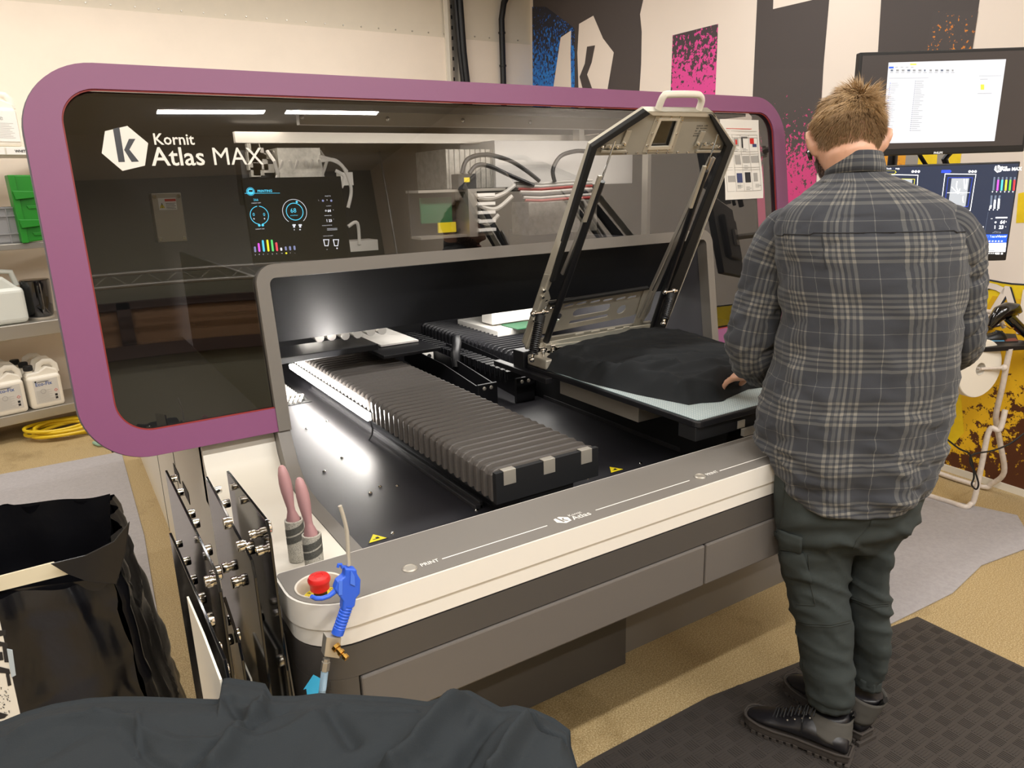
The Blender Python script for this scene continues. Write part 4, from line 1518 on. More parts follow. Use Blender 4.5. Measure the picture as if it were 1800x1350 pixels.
wl = []
for q in (((835, 1222), (690, 1380), 16, .014), ((955, 1262), (860, 1400), 13, .016), ((900, 1242), (770, 1400), 14, -.010), ((470, 1240), (380, 1380), 18, .010), ((400, 1240), (440, 1300), 10, -.006), ((560, 1235), (620, 1320), 16, -.006), ((330, 1380), (520, 1240), 7, -.004), ((600, 1250), (730, 1262), 5, .004), ((920, 1290), (1000, 1310), 7, -.012), ((250, 1250), (245, 1350), 2.5, .003), ((100, 1290), (240, 1262), 2.5, .002)):
    a, b = atz(q[0][0], q[0][1], ZT), atz(q[1][0], q[1][1], ZT)
    wl.append((a.x, a.y, b.x, b.y, q[2] * .0007, q[3] * 1.9))


def pile_pt(u, v):
    tx, ty = topc(u)
    if v < .08:
        p = atz(tx, ty, ZT)
        k = 1 - v / .08
        return V((p.x + .02 * k, p.y + .03 * k, ZT - .13 * k ** 1.5))
    v = (v - .08) / .92
    bx, by = 420 + (tx - 420) * .8, 1560
    x, y = tx + (bx - tx) * v, ty + (by - ty) * v
    p = atz(x, y, ZT)
    e = sm(min(1, v / .18))
    p.z += e * (.016 + fold(p.x, p.y, wl) + .010 * N(p.x * 11, p.y * 11, 7) + .007 * max(0, 1 - abs(N(p.x * 5, p.y * 7 + p.x * 3, 17)) * 7) - .006 * max(0, 1 - abs(N(p.x * 7 + 5, p.y * 5, 27)) * 9) + .002 * N(p.x * 40, p.y * 30, 4)) - (1 - sm(min(1, v / .06))) * .006
    return p


mb = MB().grid(pile_pt, 260, 110)
o = mb.build('folded_sweatshirt', m_cloth2, smooth=True, auto=180)
tag(o, 'charcoal sweatshirt lying crumpled on the pile in the bottom foreground', 'sweatshirt')

# lint rollers on the side deck
m_pink = mat('dusty_pink_plastic', 'b98d8e', .5)
m_lint = speck('lint_covered_paper', 'b9b4a8', '77756f', 620, rough=.8, thr=.56)
m_lint2 = mat('used_lint_paper', '77766f', .8, var=.3, vscale=400)
for k, (x, y, lab) in enumerate(((.372, 1.556, 'pink handled lint roller standing behind the other one on the side deck'), (.383, 1.462, 'pink handled lint roller nearest the emergency stop button, roll up against the console'))):
    t = empty('lint_roller', (x, y, .7355), lab, 'lint roller', 'lint rollers on the side deck')
    MB().lathe([(.0165, .0), (.0205, .001), (.0205, .099), (.017, .10), (.0165, .0995), (.016, .092), (.004, .09)], (x, y, .736), (0, 0, 1), 28).build('paper_roll', m_lint, t, smooth=True)
    mb = MB()
    for i in range(2):
        pts = [V((x, y, 0)) + V((.0209 * cos(a * .2), .0209 * sin(a * .2), .76 + i * .02 + a * .0012 + .0)) for a in range(0, 32)]
        up = [q + V((0, 0, .016)) for q in pts]
        mb.strip(pts, up, (0, 0, .0001), False)
    mb.build('torn_sheet_edge', m_lint2, t, smooth=True)
    zz = .826
    lean = V((-.012, .004, 0))
    prof_ = [(.013, 0), (.0145, .012), (.009, .03), (.0085, .04), (.011, .06), (.013, .08), (.0135, .10), (.0115, .12), (.008, .135), (.004, .14)]
    h = MB().tube([V((x, y, zz)) + lean * (b_ / .14) + V((0, 0, b_)) for a_, b_ in prof_], [(a_ * 1.25, a_ * 1.0) for a_, b_ in prof_], 18).build('handle', m_pink, t, smooth=True)
    c = V((x, y, zz + .118)) + lean * .84
    vd = (CAM - c)
    vd.z = 0
    vd.normalize()
    MB().lathe([(.0045, 0), (.0045, .0008), (0, .0008)], c + vd * .0095, vd, 14).build('hanging_hole', mat('hole_shade', '5a3f42', .6), h)

# air blow gun hooked on the console
t = empty('air_blow_gun', (.36, 1.1, .8), 'blue air blow gun with bent metal nozzle hooked on the console corner', 'blow gun')
G = lambda x, y, d=0: aty(x, y, 1.098 - d)
MB().tube([G(613, 994), (G(611.5, 960)), G(610, 935), G(607, 920), G(602, 902), G(597.5, 889)], .0034, 10).build('nozzle', mat('nozzle_steel', 'cbc4b6', .3, .3), t, smooth=True)
body = [(601, 992), (621, 994), (622, 1002), (628, 1012), (627, 1036), (620, 1044), (618, 1058), (606, 1068), (596, 1066), (597, 1050), (590, 1040), (583, 1030), (588, 1016), (600, 1006)]
MB().prism([G(x, y, -.009) for x, y in body], (0, -.018, 0)).build('body', m_blue, t, bevel=.003, seg=3)
MB().prism([G(x, y, .009) for x, y in ((616, 1002), (623, 1012), (624, 1030), (615, 1026))], (0, -.002, 0)).prism([G(x, y, .009) for x, y in ((595, 1020), (602, 1020), (602, 1046), (595, 1046))], (0, -.001, 0)).build('body_relief', mat('bright_blue_plastic', '4a78e6', .35), t, bevel=.0008)
MB().tube([G(602, 998), G(599, 992), G(595, 992), G(594, 997)], .0028, 8).build('hook', m_blue, t, smooth=True)
MB().tube([G(596, 1030), G(588, 1040), G(578, 1048), G(566, 1052), G(555, 1052), G(547, 1048)], [(.006, .0045), (.006, .0045), (.0045, .004), (.004, .004), (.004, .004), (.0035, .0035)], 12).build('trigger', m_blue, t, smooth=True)
A_, B_ = G(611, 1062), G(593, 1114)
mb = MB()
pts, rs = [], []
for i in range(60):
    f = i / 59
    pts.append(A_.lerp(B_, f))
    rs.append(.0098 + (.0008 * (1 if (int(f * 20) % 2 == 0 and f < .75) else 0)) + (.0008 if f > .78 else 0))
mb.tube(pts, rs, 18)
mb.build('grip', m_blue, t, smooth=True)
q = [G(574, 1120, .006), G(600, 1121, .006), G(597, 1158, .006), G(570, 1154, .006)]
MB().prism(q, (0, .018, 0)).build('valve_block', m_alu, t, bevel=.001)
a = G(589, 1136, .008)
d = (G(608, 1156, .03) - a).normalized()
MB().lathe([(.008, 0), (.008, .006), (.005, .007), (.005, .012), (.0065, .013), (.0065, .018), (.003, .019), (.003, .022), (.0055, .023), (.0055, .030), (0, .030)], a, d, 8).build('brass_valve', m_brass, t)
MB().cyl(G(574, 1157), G(573, 1163), .006, 6).cyl(G(573, 1163), G(571, 1178), .0075, 6).build('hose_coupling', m_steel, t)
m_hose = mat('clear_blue_hose', '8aa3b5', .3)
hp_ = [G(571, 1178), G(569, 1195), G(567, 1212), G(562, 1240), G(545, 1300), G(520, 1400)]
mb = MB()
P_, R_ = [], []
for i in range(90):
    f = i / 89 * (len(hp_) - 1)
    k = min(int(f), len(hp_) - 2)
    P_.append(hp_[k].lerp(hp_[k + 1], f - k))
    R_.append(.0052 + (.0012 if i % 2 else 0))
mb.tube(P_, R_, 10)
mb.build('hose', m_hose, t, smooth=True, auto=80)

# ---------------------------------------------------------------- rack with spare pallets beside the printer
rk = empty('pallet_rack', (.18, 1.5, .3), 'white sheet metal rack holding the black spare pallets beside the printer', 'rack')
MB().box((.10, 1.15, .40), (.262, 1.5, .412)).box((.15, 1.35, 0), (.21, 1.41, .40)).box((.15, 1.45, 0), (.21, 1.5, .40)).build('rack_tray', m_white, rk, bevel=.002)
def sheet(name, X, pts, m, th=.003):
    q = [atx(x, y, X) for x, y in pts]
    return MB().prism(q, (th, 0, 0)).build(name, m, rk)
q = [atx(x, y, .10) for x, y in ((328, 1049), (356, 1115), (386, 1195))]
MB().prism([q[0], q[1], q[2], V((.10, q[2].y, .41)), V((.10, q[0].y + .0, .41)), V((.10, q[0].y, q[0].z - .05))], (.003, 0, 0)).build('rack_side', m_white, rk)
q = [atx(x, y, .262) for x, y in ((467, 1058), (497, 1115), (516, 1226))]
MB().prism([q[0], q[1], q[2], V((.262, q[2].y, .40)), V((.262, q[0].y + .02, .40)), V((.262, q[0].y + .02, q[0].z))], (.003, 0, 0)).build('rack_side', mat('grey_metal_sheet', '9b968d', .35, .6), rk)
for X, a, b in ((.225, (391, 1032), (452.6, 1152)), (.195, (412, 1122), (443, 1193))):
    a, b = atx(*a, X), atx(*b, X)
    MB().prism([a, b, V((X, b.y - .01, .41)), V((X, a.y, .41))], (-.003, 0, 0)).build('rack_divider', m_white, rk)
    MB().prism([a - V((.0032, 0, .004)), b - V((.0032, 0, .004)), V((X - .0032, b.y - .01, .41)), V((X - .0032, a.y, .41))], (-.002, 0, 0)).build('divider_felt', m_black, rk)

m_acr = mat('glossy_black_acrylic', '0d0e11', .08, coat=.5)
m_acr_edge = mat('grey_plate_edge', '55565a', .35)
PL = [
    ('rightmost black spare pallet plate in the rack, beside the white deck', .243, (398, 828), (466, 914), .435, [(466, 928, 1, .0125), (467, 1016, 1, .0125), (473, 1126, 1, .012), (443, 940, -1, .009), (456, 968, -1, .009), (450, 1069, 1, .013), (436, 1072, -1, .009), (442, 1091, -1, .008)]),
    ('tall black spare pallet plate second from the right in the rack', .213, (361, 838), (440, 985), .43, [(437, 964, 1, .0125), (418, 932, -1, .010), (397, 911, -1, .012), (380, 862, 1, .008), (395, 886, 1, .009), (395, 998, -1, .011), (412, 1024, -1, .012), (460, 1173, 1, .012)]),
    ('smoky black spare pallet plate with chrome knobs along its top edge', .15, (290, 827), (378, 1008), .425, [(303, 842, 1, .009), (314, 866, 1, .009), (333, 904, 1, .010), (341, 921, 1, .010), (362, 968, 1, .011), (378, 1008, 1, .0135), (366, 1023, -1, .011), (378, 1054, 1, .011), (386, 1095, 1, .011), (399, 1126, 1, .010)]),
    ('leftmost low black spare pallet plate in the rack with a row of chrome knobs', .118, (297, 937), (392, 1160), .415, [(311, 957, 1, .008), (325, 987, 1, .009), (336, 1020, 1, .010), (351, 1053, 1, .010), (365, 1091, 1, .0125), (378, 1139, 1, .009), (390, 1178, 1, .011)]),
    ('short black spare pallet plate in the middle of the rack with one big knob', .172, (392, 1050), (418, 1130), .42, [(408, 1108, 1, .0135), (414, 1165, 1, .008)]),
]
for lab, X, a, b, zb, kn in PL:
    a, b = atx(*a, X), atx(*b, X)
    t = empty('spare_pallet', (X, (a.y + b.y) / 2, zb), lab, 'pallet', 'spare pallets in the rack')
    pts = [a, b, b + V((0, -.012, -.03)), V((X, b.y - .012, zb + .05)), V((X, b.y + .03, zb)), V((X, a.y - .02, zb)), V((X, a.y, zb + .03))]
    MB().prism(pts, (.005, 0, 0)).build('plate', m_acr, t, bevel=.0008)
    for (x, y, sg, r) in kn:
        p = atx(x, y, X + sg * .01)
        p.z = min(p.z, max(a.z, b.z) - r * .2)
        p.y = min(max(p.y, b.y - .008), a.y)
        s0 = X + .005 if sg > 0 else X
        MB().lathe([(r * .8, 0), (r * .8, .003), (r, .0035), (r, .014), (r * .9, .0155), (0, .0155)], (s0, p.y, p.z), (sg, 0, 0), 18).build('knob', m_chrome, t, smooth=True)

# ---------------------------------------------------------------- bin with black liner bag
t = empty('waste_bin', (-.25, 1.95, 0), 'white box bin lined with a big black plastic bag, at the left edge', 'waste bin')
m_bag = mat('black_plastic_bag', '101014', .3, bump=.6, bscale=18, spec=.5)
RIM = [V((.012, 1.67, .75)), V((.048, 2.2, .75)), V((-.52, 2.38, .75)), V((-.56, 1.85, .75))]
a, b = aty(285, 1225, 1.60), aty(330, 1225, 2.0)
BOT = [V((.085, 1.60, .02)), V((.15, 2.22, .02)), V((-.62, 2.42, .02)), V((-.66, 1.78, .02))]


def loop(t_, L):
    t_ = (t_ % 1) * 4
    k = int(t_)
    return L[k % 4].lerp(L[(k + 1) % 4], t_ - k)


def bag(u, v):
    p = loop(u, RIM).lerp(loop(u, BOT), v ** .8)
    c = V((-.26, 2.0, p.z))
    d = (p - c)
    k = .012 * sin(u * 2 * pi * 17 + 2 * N(u * 9, v * 2)) * (1 - v * .5) + .02 * N(u * 14, v * 5, 3) + .008 * max(0, 1 - abs(N(u * 22 + v * 2, v * 4, 6)) * 6)
    corner = abs(((u * 4) % 1) - .5) * 2
    k -= .02 * corner ** 6
    p += d.normalized() * k
    if v < .06:
        p += d.normalized() * (.01 * sin(v / .06 * pi)) + V((0, 0, .012 * N(u * 20, 3)))
    return p


def bagin(u, v):
    p = loop(u, RIM) + V((0, 0, .006 + .012 * N(u * 20, 3)))
    c = V((-.26, 2.0, 0))
    d = V((p.x - c.x, p.y - c.y, 0))
    p -= d * (.03 + .1 * v)
    p.z -= v * .62
    p += d.normalized() * (.008 * sin(u * 2 * pi * 15) + .015 * N(u * 15, v * 5, 8)) * min(1, v * 4)
    return p


mb = MB().grid(bag, 260, 50)
mb.grid(bagin, 260, 30)
mb.add([bagin(i / 24, 1) for i in range(24)], [tuple(range(24))])
bg_ = mb.build('liner_bag', m_bag, t, smooth=True, auto=180)
q = [onpl(x, y, (0, 1.68, 0), (0.30, 1, 0)) for x, y in ((-60, 1027), (94, 987), (126, 1006), (-60, 1052))]
MB().prism(q, (0, -.006, 0)).build('rim_board', mat('cream_board', 'd9cfb4', .7), t)
# bag flap over the board
FQ = [(88, 990), (150, 975), (200, 950), (228, 915), (222, 965), (205, 1026), (150, 1020), (118, 1008)]
mb = MB()
c = onpl(165, 985, (0, 1.64, 0), (0.3, 1, 0))
pts = [onpl(x, y, (0, 1.655, 0), (0.3, 1, 0)) for x, y in FQ]
mb.prism(pts, (0, -.004, 0))
mb.build('bag_flap', m_bag, t, bevel=.002)
m_carton = mat('printed_white_card', 'd8d3c8', .7)
q = [onpl(x, y, (-.1, 1.42, 0), (.3, 1, 0)) for x, y in ((-40, 1040), (-2, 1085), (39, 1272), (6, 1290), (-40, 1300))]
mb = MB().prism(q, (0, .004, 0), 0)
rnd = random.Random(3)
f = lambda x, y: onpl(x, y, (-.1, 1.4195, 0), (.3, 1, 0))
for P in (((-8, 1108), (10, 1108), (10, 1116), (-8, 1120)), ((-8, 1126), (12, 1130), (14, 1136), (-8, 1136)), ((4, 1136), (12, 1136), (16, 1164), (8, 1164)), ((-8, 1146), (4, 1146), (6, 1160), (-8, 1162)), ((-8, 1170), (16, 1176), (18, 1184), (-8, 1182)), ((10, 1184), (16, 1184), (20, 1204), (14, 1206)),
          ((-8, 1250), (14, 1256), (8, 1262), (-8, 1266)), ((0, 1268), (26, 1266), (28, 1272), (2, 1278))):
    mb.prism([f(*z_) for z_ in P], (0, -.0006, 0), 1)
for i in range(40):
    x, y = rnd.random() * 22 - 6, 1206 + rnd.random() * 50
    mb.prism([f(x, y), f(x + 1 + rnd.random() * 2, y + 1), f(x + 1, y + 2)], (0, -.0006, 0), 1)
MB_c = mb.build('printed_card', [m_carton, m_dark_ink], t)
MB().prism([f(12, 1140), f(22, 1142), f(28, 1186), (f(20, 1190))], (0, -.002, 0)).build('tape_strip', mat('clear_grey_tape', 'a8b3bb', .4), t)

# ================================================================ shelving unit behind the hood
SD = V((.964, .266, 0)).normalized()
SN = V((-SD.y, SD.x, 0))          # away from the viewer
SP = V((-.444, 5.614, 0))
SANG = math.atan2(SD.y, SD.x)


def sh_(s, d, z):
    return SP + SD * s + SN * d + V((0, 0, z))


def s_at(x, y, d=0.0):
    q = onpl(x, y, SP + SN * d, SN) - SP
    return q.dot(SD), q.z


def sbox(mb, s0, s1, d0, d1, z0, z1, mi=None):
    return mb.obox(sh_(s0, d0, z0), SD * (s1 - s0), SN * (d1 - d0), V((0, 0, z1 - z0)), mi)


t = empty('shelving_unit', sh_(.1, .2, 0), 'grey steel shelving unit with four boards standing by the back wall', 'shelf')
for z0, z1 in ((.12, .183), (.672, .764), (1.235, 1.274), (1.812, 1.861)):
    mb = MB()
    sbox(mb, -.75, .82, 0, .45, z0, z1)
    mb.build('shelf_board', m_white if z0 > 1.5 else m_steel, t, bevel=.004)
for s_ in (-.76, .80):
    for d_ in (0, .42):
        mb = MB()
        sbox(mb, s_, s_ + .03, d_, d_ + .03, 0, 2.25)
        mb.build('post', m_steel, t)
mb = MB()
for s_ in (.235, .425):
    sbox(mb, s_ - .08, s_ + .10, -.006, -.001, 1.815, 1.858, 0)
    mb.text('WHITE', sh_(s_ - .035, -.0065, 1.828), SD, (0, 0, 1), .022, 1, bold=.0008)
mb.build('shelf_label', [m_paper, m_dark_ink], t)

m_jug = mat('white_jug_plastic', 'e9e2d4', .45)
m_jlab = mat('pale_jug_label', 'cfcbc4', .6)
m_blueprint = mat('blue_print', '4a64a0', .6)


def make_jug(label, cap=True, brand='Eco-Fix'):
    t = empty('jug', (0, 0, 0), label, 'jug', 'white jugs on the shelving unit')
    b = MB().box((-.1, -.07, 0), (.1, .07, .22)).build('body', m_jug, t, bevel=.022, seg=4)
    mb = MB()
    mb.prism([V((-.1, -.045, .21)), V((.1, -.045, .21)), V((.092, -.045, .245)), V((.03, -.045, .275)), V((-.02, -.045, .245)), V((-.09, -.045, .24))], (0, .09, 0))
    mb.build('shoulder', m_jug, b, bevel=.01, seg=3)
    MB().tube([(-.015, 0, .235), (.0, 0, .285), (.03, 0, .30), (.07, 0, .295), (.092, 0, .27), (.095, 0, .22)], [(.012, .02)] * 6, 10).build('handle', m_jug, t, smooth=True)
    MB().lathe([(.022, 0), (.022, .03)], (-.065, 0, .235), (0, 0, 1), 16).build('neck', m_jug, t, smooth=True)
    if cap:
        mb = MB()
        mb.lathe([(.027, 0), (.028, .004), (.028, .03), (.025, .034), (0, .034)], (-.065, 0, .256), (0, 0, 1), 20)
        for i in range(20):
            an = i * pi / 10
            mb.box((-.065 + .0275 * cos(an) - .001, .0275 * sin(an) - .001, .262), (-.065 + .0275 * cos(an) + .001, .0275 * sin(an) + .001, .285))
        mb.build('screw_cap', m_blk2, t)
    mb = MB().box((-.07, -.0715, .035), (.075, -.0702, .195), 0)
    mb.text(brand, (-.06, -.072, .155), (1, 0, 0), (0, 0, 1), .033, 1, bold=.0006)
    mb.lathe([(.006, 0), (.006, .0005), (0, .0005)], (-.055, -.0715, .185), (0, -1, 0), 12, 2)
    for i in range(3):
        mb.box((-.045, -.0722, .183 - i * .003), (.03 - i * .01, -.0716, .1842 - i * .003), 2)
    for i in range(11):
        mb.box((-.06, -.0722, .045 + i * .0075), (.0 + (.012 if i % 2 else .03) + (.02 if i < 3 else 0), -.0716, .0465 + i * .0075), 3)
    mb.ring((-.02, -.072, .115), (1, 0, 0), (0, 0, 1), .013, .016, mi=3)
    mb.box((.045, -.0722, .05), (.06, -.0716, .065), 2).box((.045, -.0722, .07), (.06, -.0716, .085), 2)
    mb.ring((.055, -.072, .11), (1, 0, 0), (0, 0, 1), .008, .011, n=4, mi=4)
    mb.build('label_sheet', [m_jlab, m_blueprint, m_dark_ink, m_pgrey, m_estop], b)
    for i in range(9):
        MB().box((.094, -.04, .04 + i * .018), (.1025, .04, .046 + i * .018)).build('rib', m_jug, b, bevel=.002) if i == 99 else None
    return t


cols = [('left', -.155), ('centre', .085), ('right', .305)]
depth = [('front row', .085, 0), ('second row', .235, -.0), ('third row', .385, .0)]
j0 = make_jug('white black-capped jug in the front row, centre column, bottom shelf, its whole label showing')
first_done = False
for ci, (cn, s_) in enumerate(cols):
    for ri, (rn, d_, _) in enumerate(depth):
        lab = 'white black-capped jug in the %s, %s column, bottom shelf' % (rn, cn)
        if cn == 'centre' and ri == 0:
            o = j0
        else:
            o = copy_tree(j0)
            o['label'] = lab
        o.location = sh_(s_ + (.0 if ri % 2 == 0 else .012), d_ + .075 * 0, .1835)
        o.rotation_euler = (0, 0, SANG)
for k, (s_, lab) in enumerate(((.08, 'white ink jug with a printed label on the top shelf, left one'), (.335, 'white ink jug on the top shelf right beside the purple hood'))):
    o = copy_tree(j0)
    for ch in kids(o):
        if ch.name.startswith('screw_cap') or ch.name.startswith('neck'):
            bpy.data.objects.remove(ch)
    o.scale = (1.15, 1, 1.05)
    o['label'] = lab
    o['group'] = 'white ink jugs on the top shelf'
    o.location = sh_(s_, .09, 1.862)
    o.rotation_euler = (0, 0, SANG)
    for ch in kids(o):
        for g in kids(ch):
            if g.name.startswith('label_sheet'):
                bpy.data.objects.remove(g)
    mb = MB().box((-.085, -.074, .03), (.09, -.0705, .2), 0)
    mb.text('White', (-.075, -.0745, .15), (1, 0, 0), (0, 0, 1), .04, 1)
    mb.lathe([(.028, 0), (.028, .0005), (0, .0005)], (-.05, -.0745, .095), (0, -1, 0), 16, 2)
    for i in range(10):
        mb.box((-.01, -.0746, .05 + i * .009), (.07 - .01 * (i % 3), -.0741, .052 + i * .009), 2)
    lb = mb.build('label_sheet', [m_paper, m_pgrey, m_pgrey])
    lb.parent = o
    lb.matrix_parent_inverse = Matrix()
# big canister
s0, zb = s_at(0, 575)
m_cani = mat('translucent_canister', 'd9dbd3', .35)
t = empty('canister', sh_(.14, .15, .765), 'large translucent white canister with a red logo sticker on the second shelf', 'canister')
mb = MB()
sbox(mb, -.10, .30, .03, .27, .765, 1.0)
b = mb.build('body', m_cani, t, bevel=.035, seg=4)
q = [sh_(-.09, .05, .98), sh_(.29, .05, .98), sh_(.20, .05, 1.07), sh_(.02, .05, 1.10), sh_(-.04, .05, 1.09)]
MB().prism(q, SN * .18).build('shoulder', m_cani, b, bevel=.02, seg=3)
MB().tube([sh_(.17, .15, 1.06), sh_(.2, .15, 1.1), sh_(.27, .15, 1.09), sh_(.29, .15, 1.0)], .018, 10).build('handle', m_cani, t, smooth=True)
mb = MB().lathe([(.018, 0), (.018, .001), (0, .001)], sh_(.085, .048, 1.04), -SN, 20, 0)
sbox(mb, .11, .16, .046, .048, 1.045, 1.055, 0)
mb.build('red_sticker', m_estop, t)
mb = MB()
sbox(mb, .02, .13, .047, .049, .985, 1.018)
mb.build('tape', m_paper, t)
# kettle
t = empty('kettle', sh_(.395, .15, .765), 'glossy black electric kettle on the second shelf beside the canister', 'kettle')
m_gblk = mat('glossy_black_plastic', '0b0b0d', .12, coat=.6)
c = sh_(.395, .15, .765)
MB().lathe([(.078, 0), (.08, .004), (.08, .014), (.07, .018)], c, (0, 0, 1), 28).build('base', m_alu, t, smooth=True)
MB().lathe([(.072, .018), (.078, .03), (.085, .16), (.088, .22), (.088, .255), (.082, .262), (.0, .266)], c, (0, 0, 1), 32).build('body', m_gblk, t, smooth=True)
MB().tube([c + V((.02, -.08, .24)), c + V((.02, -.12, .22)), c + V((.02, -.125, .12)), c + V((.02, -.085, .06))], [(.012, .016)] * 4, 10).build('handle', m_gblk, t, smooth=True)
MB().prism([c + V((-.02, -.078, .09)), c + V((.02, -.08, .03)), c + V((.06, -.06, .03)), c + V((.02, -.08, .11))], (0, -.01, 0)).build('spout', m_gblk, t, bevel=.003)
# crate and green box on the third shelf
t = empty('plastic_crate', sh_(.25, .15, 1.275), 'grey ribbed plastic crate on the third shelf beside the green box', 'crate')
mb = MB()
sbox(mb, .0, .38, .05, .055, 1.275, 1.50)
sbox(mb, .0, .38, .32, .325, 1.275, 1.50)
sbox(mb, .0, .005, .05, .325, 1.275, 1.50)
sbox(mb, .375, .38, .05, .325, 1.275, 1.50)
sbox(mb, .0, .38, .05, .325, 1.275, 1.285)
for i in range(5):
    sbox(mb, .03 + i * .085, .036 + i * .085, .043, .051, 1.275, 1.50)
for z in (1.49, 1.44, 1.33):
    sbox(mb, -.002, .382, .042, .05, z, z + .008)
mb.build('crate_body', mat('grey_crate_plastic', '8d8b8c', .5), t)
m_green = mat('green_case_plastic', '1e7d1f', .4)
q = [onpl(x, y, sh_(0, -.02, 0), SN) for x, y in ((15, 309), (59, 309), (84, 424), (42, 430))]
t = empty('tool_case', q[3], 'green plastic case standing on edge on the third shelf against the hood', 'case')
ex = 1.275 - min(p.z for p in q)
q = [p + V((0, 0, ex if i > 1 else ex * .5)) for i, p in enumerate(q)]
MB().prism(q, SN * .10).build('shell', m_green, t, bevel=.008, seg=3)
a, d = q[0], q[3]
MB().prism([a + SD * -.008, a + SD * .03, d + SD * .03, d + SD * -.008], SN * -.012).build('rim', m_green, t, bevel=.004)
for f in (.3, .72):
    p = a.lerp(d, f) - SN * .014
    MB().prism([p + SD * -.005 + V((0, 0, .03)), p + SD * .11 + V((0, 0, .025)), p + SD * .12 + V((0, 0, -.015)), p + SD * .005 + V((0, 0, -.025))], -SN * .012).build('latch', m_green, t, bevel=.004)
for f in (.25, .45, .85):
    p = a.lerp(d, f)
    MB().prism([p + SD * .06, p + SD * .2, p + SD * .2 + V((0, 0, -.02)), p + SD * .07 + V((0, 0, -.02))], -SN * .006).build('shell_rib', m_green, t, bevel=.002)
# yellow hose coil on the floor
c = atz(122, 752, .03)
mb = MB()
P_ = []
for i in range(230):
    a = i * .16
    r = .19 + .03 * sin(i * .21) + .015 * sin(i * .05)
    P_.append(V((c.x - .0 + r * 1.15 * cos(a) + .02 * sin(a * .31), c.y + r * .8 * sin(a) + .02 * cos(a * .27), .016 + .010 * (i * .16 / (2 * pi)) + .006 * sin(i * .3))))
mb.tube(P_, .011, 8)
tag(mb.build('hose_coil', mat('yellow_hose', 'd9b71d', .4), smooth=True), 'yellow hose coiled on the floor under the shelving unit', 'hose')
p = atz(183, 786, .0)
tag(MB().tube([(p.x - .05, p.y + .1, .012), (p.x - .03, p.y + .03, .014), (p.x + .01, p.y, .012), (p.x + .06, p.y + .02, .012), (p.x + .12, p.y + .1, .012)], .011, 8).build('hose_end', mat('pale_green_hose', '8fb09b', .5), smooth=True), 'pale green hose end on the floor at the corner of the carpet under the hood', 'hose')

# ================================================================ monitors, desk and what is on it
MU, MN = V((.837, -.547, 0)).normalized(), V((-.547, -.837, 0)).normalized()
MP = V((2.654, 1.795, 0))


def mp_(x, y, d=0.0):
    return onpl(x, y, MP + MN * d, MN)


def mo(u, z, d=0):
    return MP + MU * u + V((0, 0, z)) + MN * d


m_bez = mat('black_bezel_plastic', '141315', .4)
m_dsk = mat('lit_dark_desktop', '37312f', .35, emit=.25, ecol='4a4240')
m_scrw = mat('lit_white_window', '7c7c80', .4, emit=.58, ecol='f4f4fa')
m_scb = mat('lit_navy_ui', '232a3d', .35, emit=.30, ecol='3a4560')
m_e = {}


def em(h, e=1.0):
    k = h + str(e)
    if k not in m_e:
        m_e[k] = mat('pixels_' + {'ffffff': 'white', '9aa0a8': 'grey', 'e8dc3a': 'yellow', '2a46c8': 'blue', '1c4fd0': 'strong_blue', 'd04fd8': 'magenta', '4fd0cf': 'cyan', '6ccf3a': 'green', 'e03438': 'red', 'b9bcc0': 'pale_grey', '6e7c94': 'slate', '1a1c22': 'black', 'd8dadc': 'light'}.get(h, 'soft'), h, .4, emit=e)
    return m_e[k]


def monitor(z0, z1, u0, u1, label, name='monitor'):
    t = empty(name, mo((u0 + u1) / 2, z0, -.03), label, 'monitor', 'monitors above the desk')
    MB().obox(mo(u0, z0, 0), MU * (u1 - u0), V((0, 0, z1 - z0)), -MN * .03).build('housing', m_bez, t, bevel=.004)
    MB().obox(mo(u0 + .15, z0 + .08, -.03), MU * (u1 - u0 - .3), V((0, 0, z1 - z0 - .16)), -MN * .025).build('back_bulge', m_bez, t, bevel=.01)
    return t


t1 = monitor(1.612, 1.98, .0, .652, 'upper monitor showing a white file window on a dark desktop')
s1 = MB().obox(mo(.012, 1.636, .0005), MU * .628, V((0, 0, .332)), MN * .0008).build('screen', m_dsk, t1)
mb = MB()
q = [mp_(x, y, .002) for x, y in ((1562, 110), (1768.5, 104), (1748, 248), (1550, 252))]
mb.prism(q, MN * .0004, 0)
W = lambda x, y, d=.0026: mp_(1490 + x / 5.626, 60 + y / 5.626, d)


def wr(x0, y0, x1, y1, mi, sl=.013):
    mb.prism([W(x0, y0), W(x1, y0 - (x1 - x0) * sl), W(x1, y1 - (x1 - x0) * sl), W(x0, y1)], MN * .0003, mi)


wr(408, 322, 455, 340, 2)
wr(618, 292, 680, 306, 3)
wr(1315, 498, 1350, 550, 3)
wr(428, 600, 632, 616, 4)
rnd = random.Random(5)
for i in range(12):
    wr(425 + i * 55, 350, 440 + i * 55 + rnd.random() * 15, 368, 1 if i % 3 else 5)
    wr(420 + i * 55, 378, 450 + i * 55, 383, 1)
for x in (470, 524, 575, 626):
    wr(x, 325, x + 25, 330, 1)
for i in range(26):
    y = 462 + i * 19.5
    x = 668 - i * 2.1
    wr(x, y, x + 7, y + 7, 5)
    wr(x + 12, y + 2, x + 60 + rnd.random() * 50, y + 6, 1)
for i in range(28):
    y = 482 + i * 19
    if y > 1000:
        break
    x = 418 - i * 2.4
    wr(x, y, x + 7, y + 7, 2 if i % 3 == 0 else 5)
    wr(x + 14, y + 2, x + 50 + rnd.random() * 40, y + 5, 1)
wr(410, 436, 800, 439, 1)
wr(1300, 412, 1520, 415, 1)
wr(1310, 444, 1385, 448, 1)
wr(1285, 585, 1425, 589, 1)
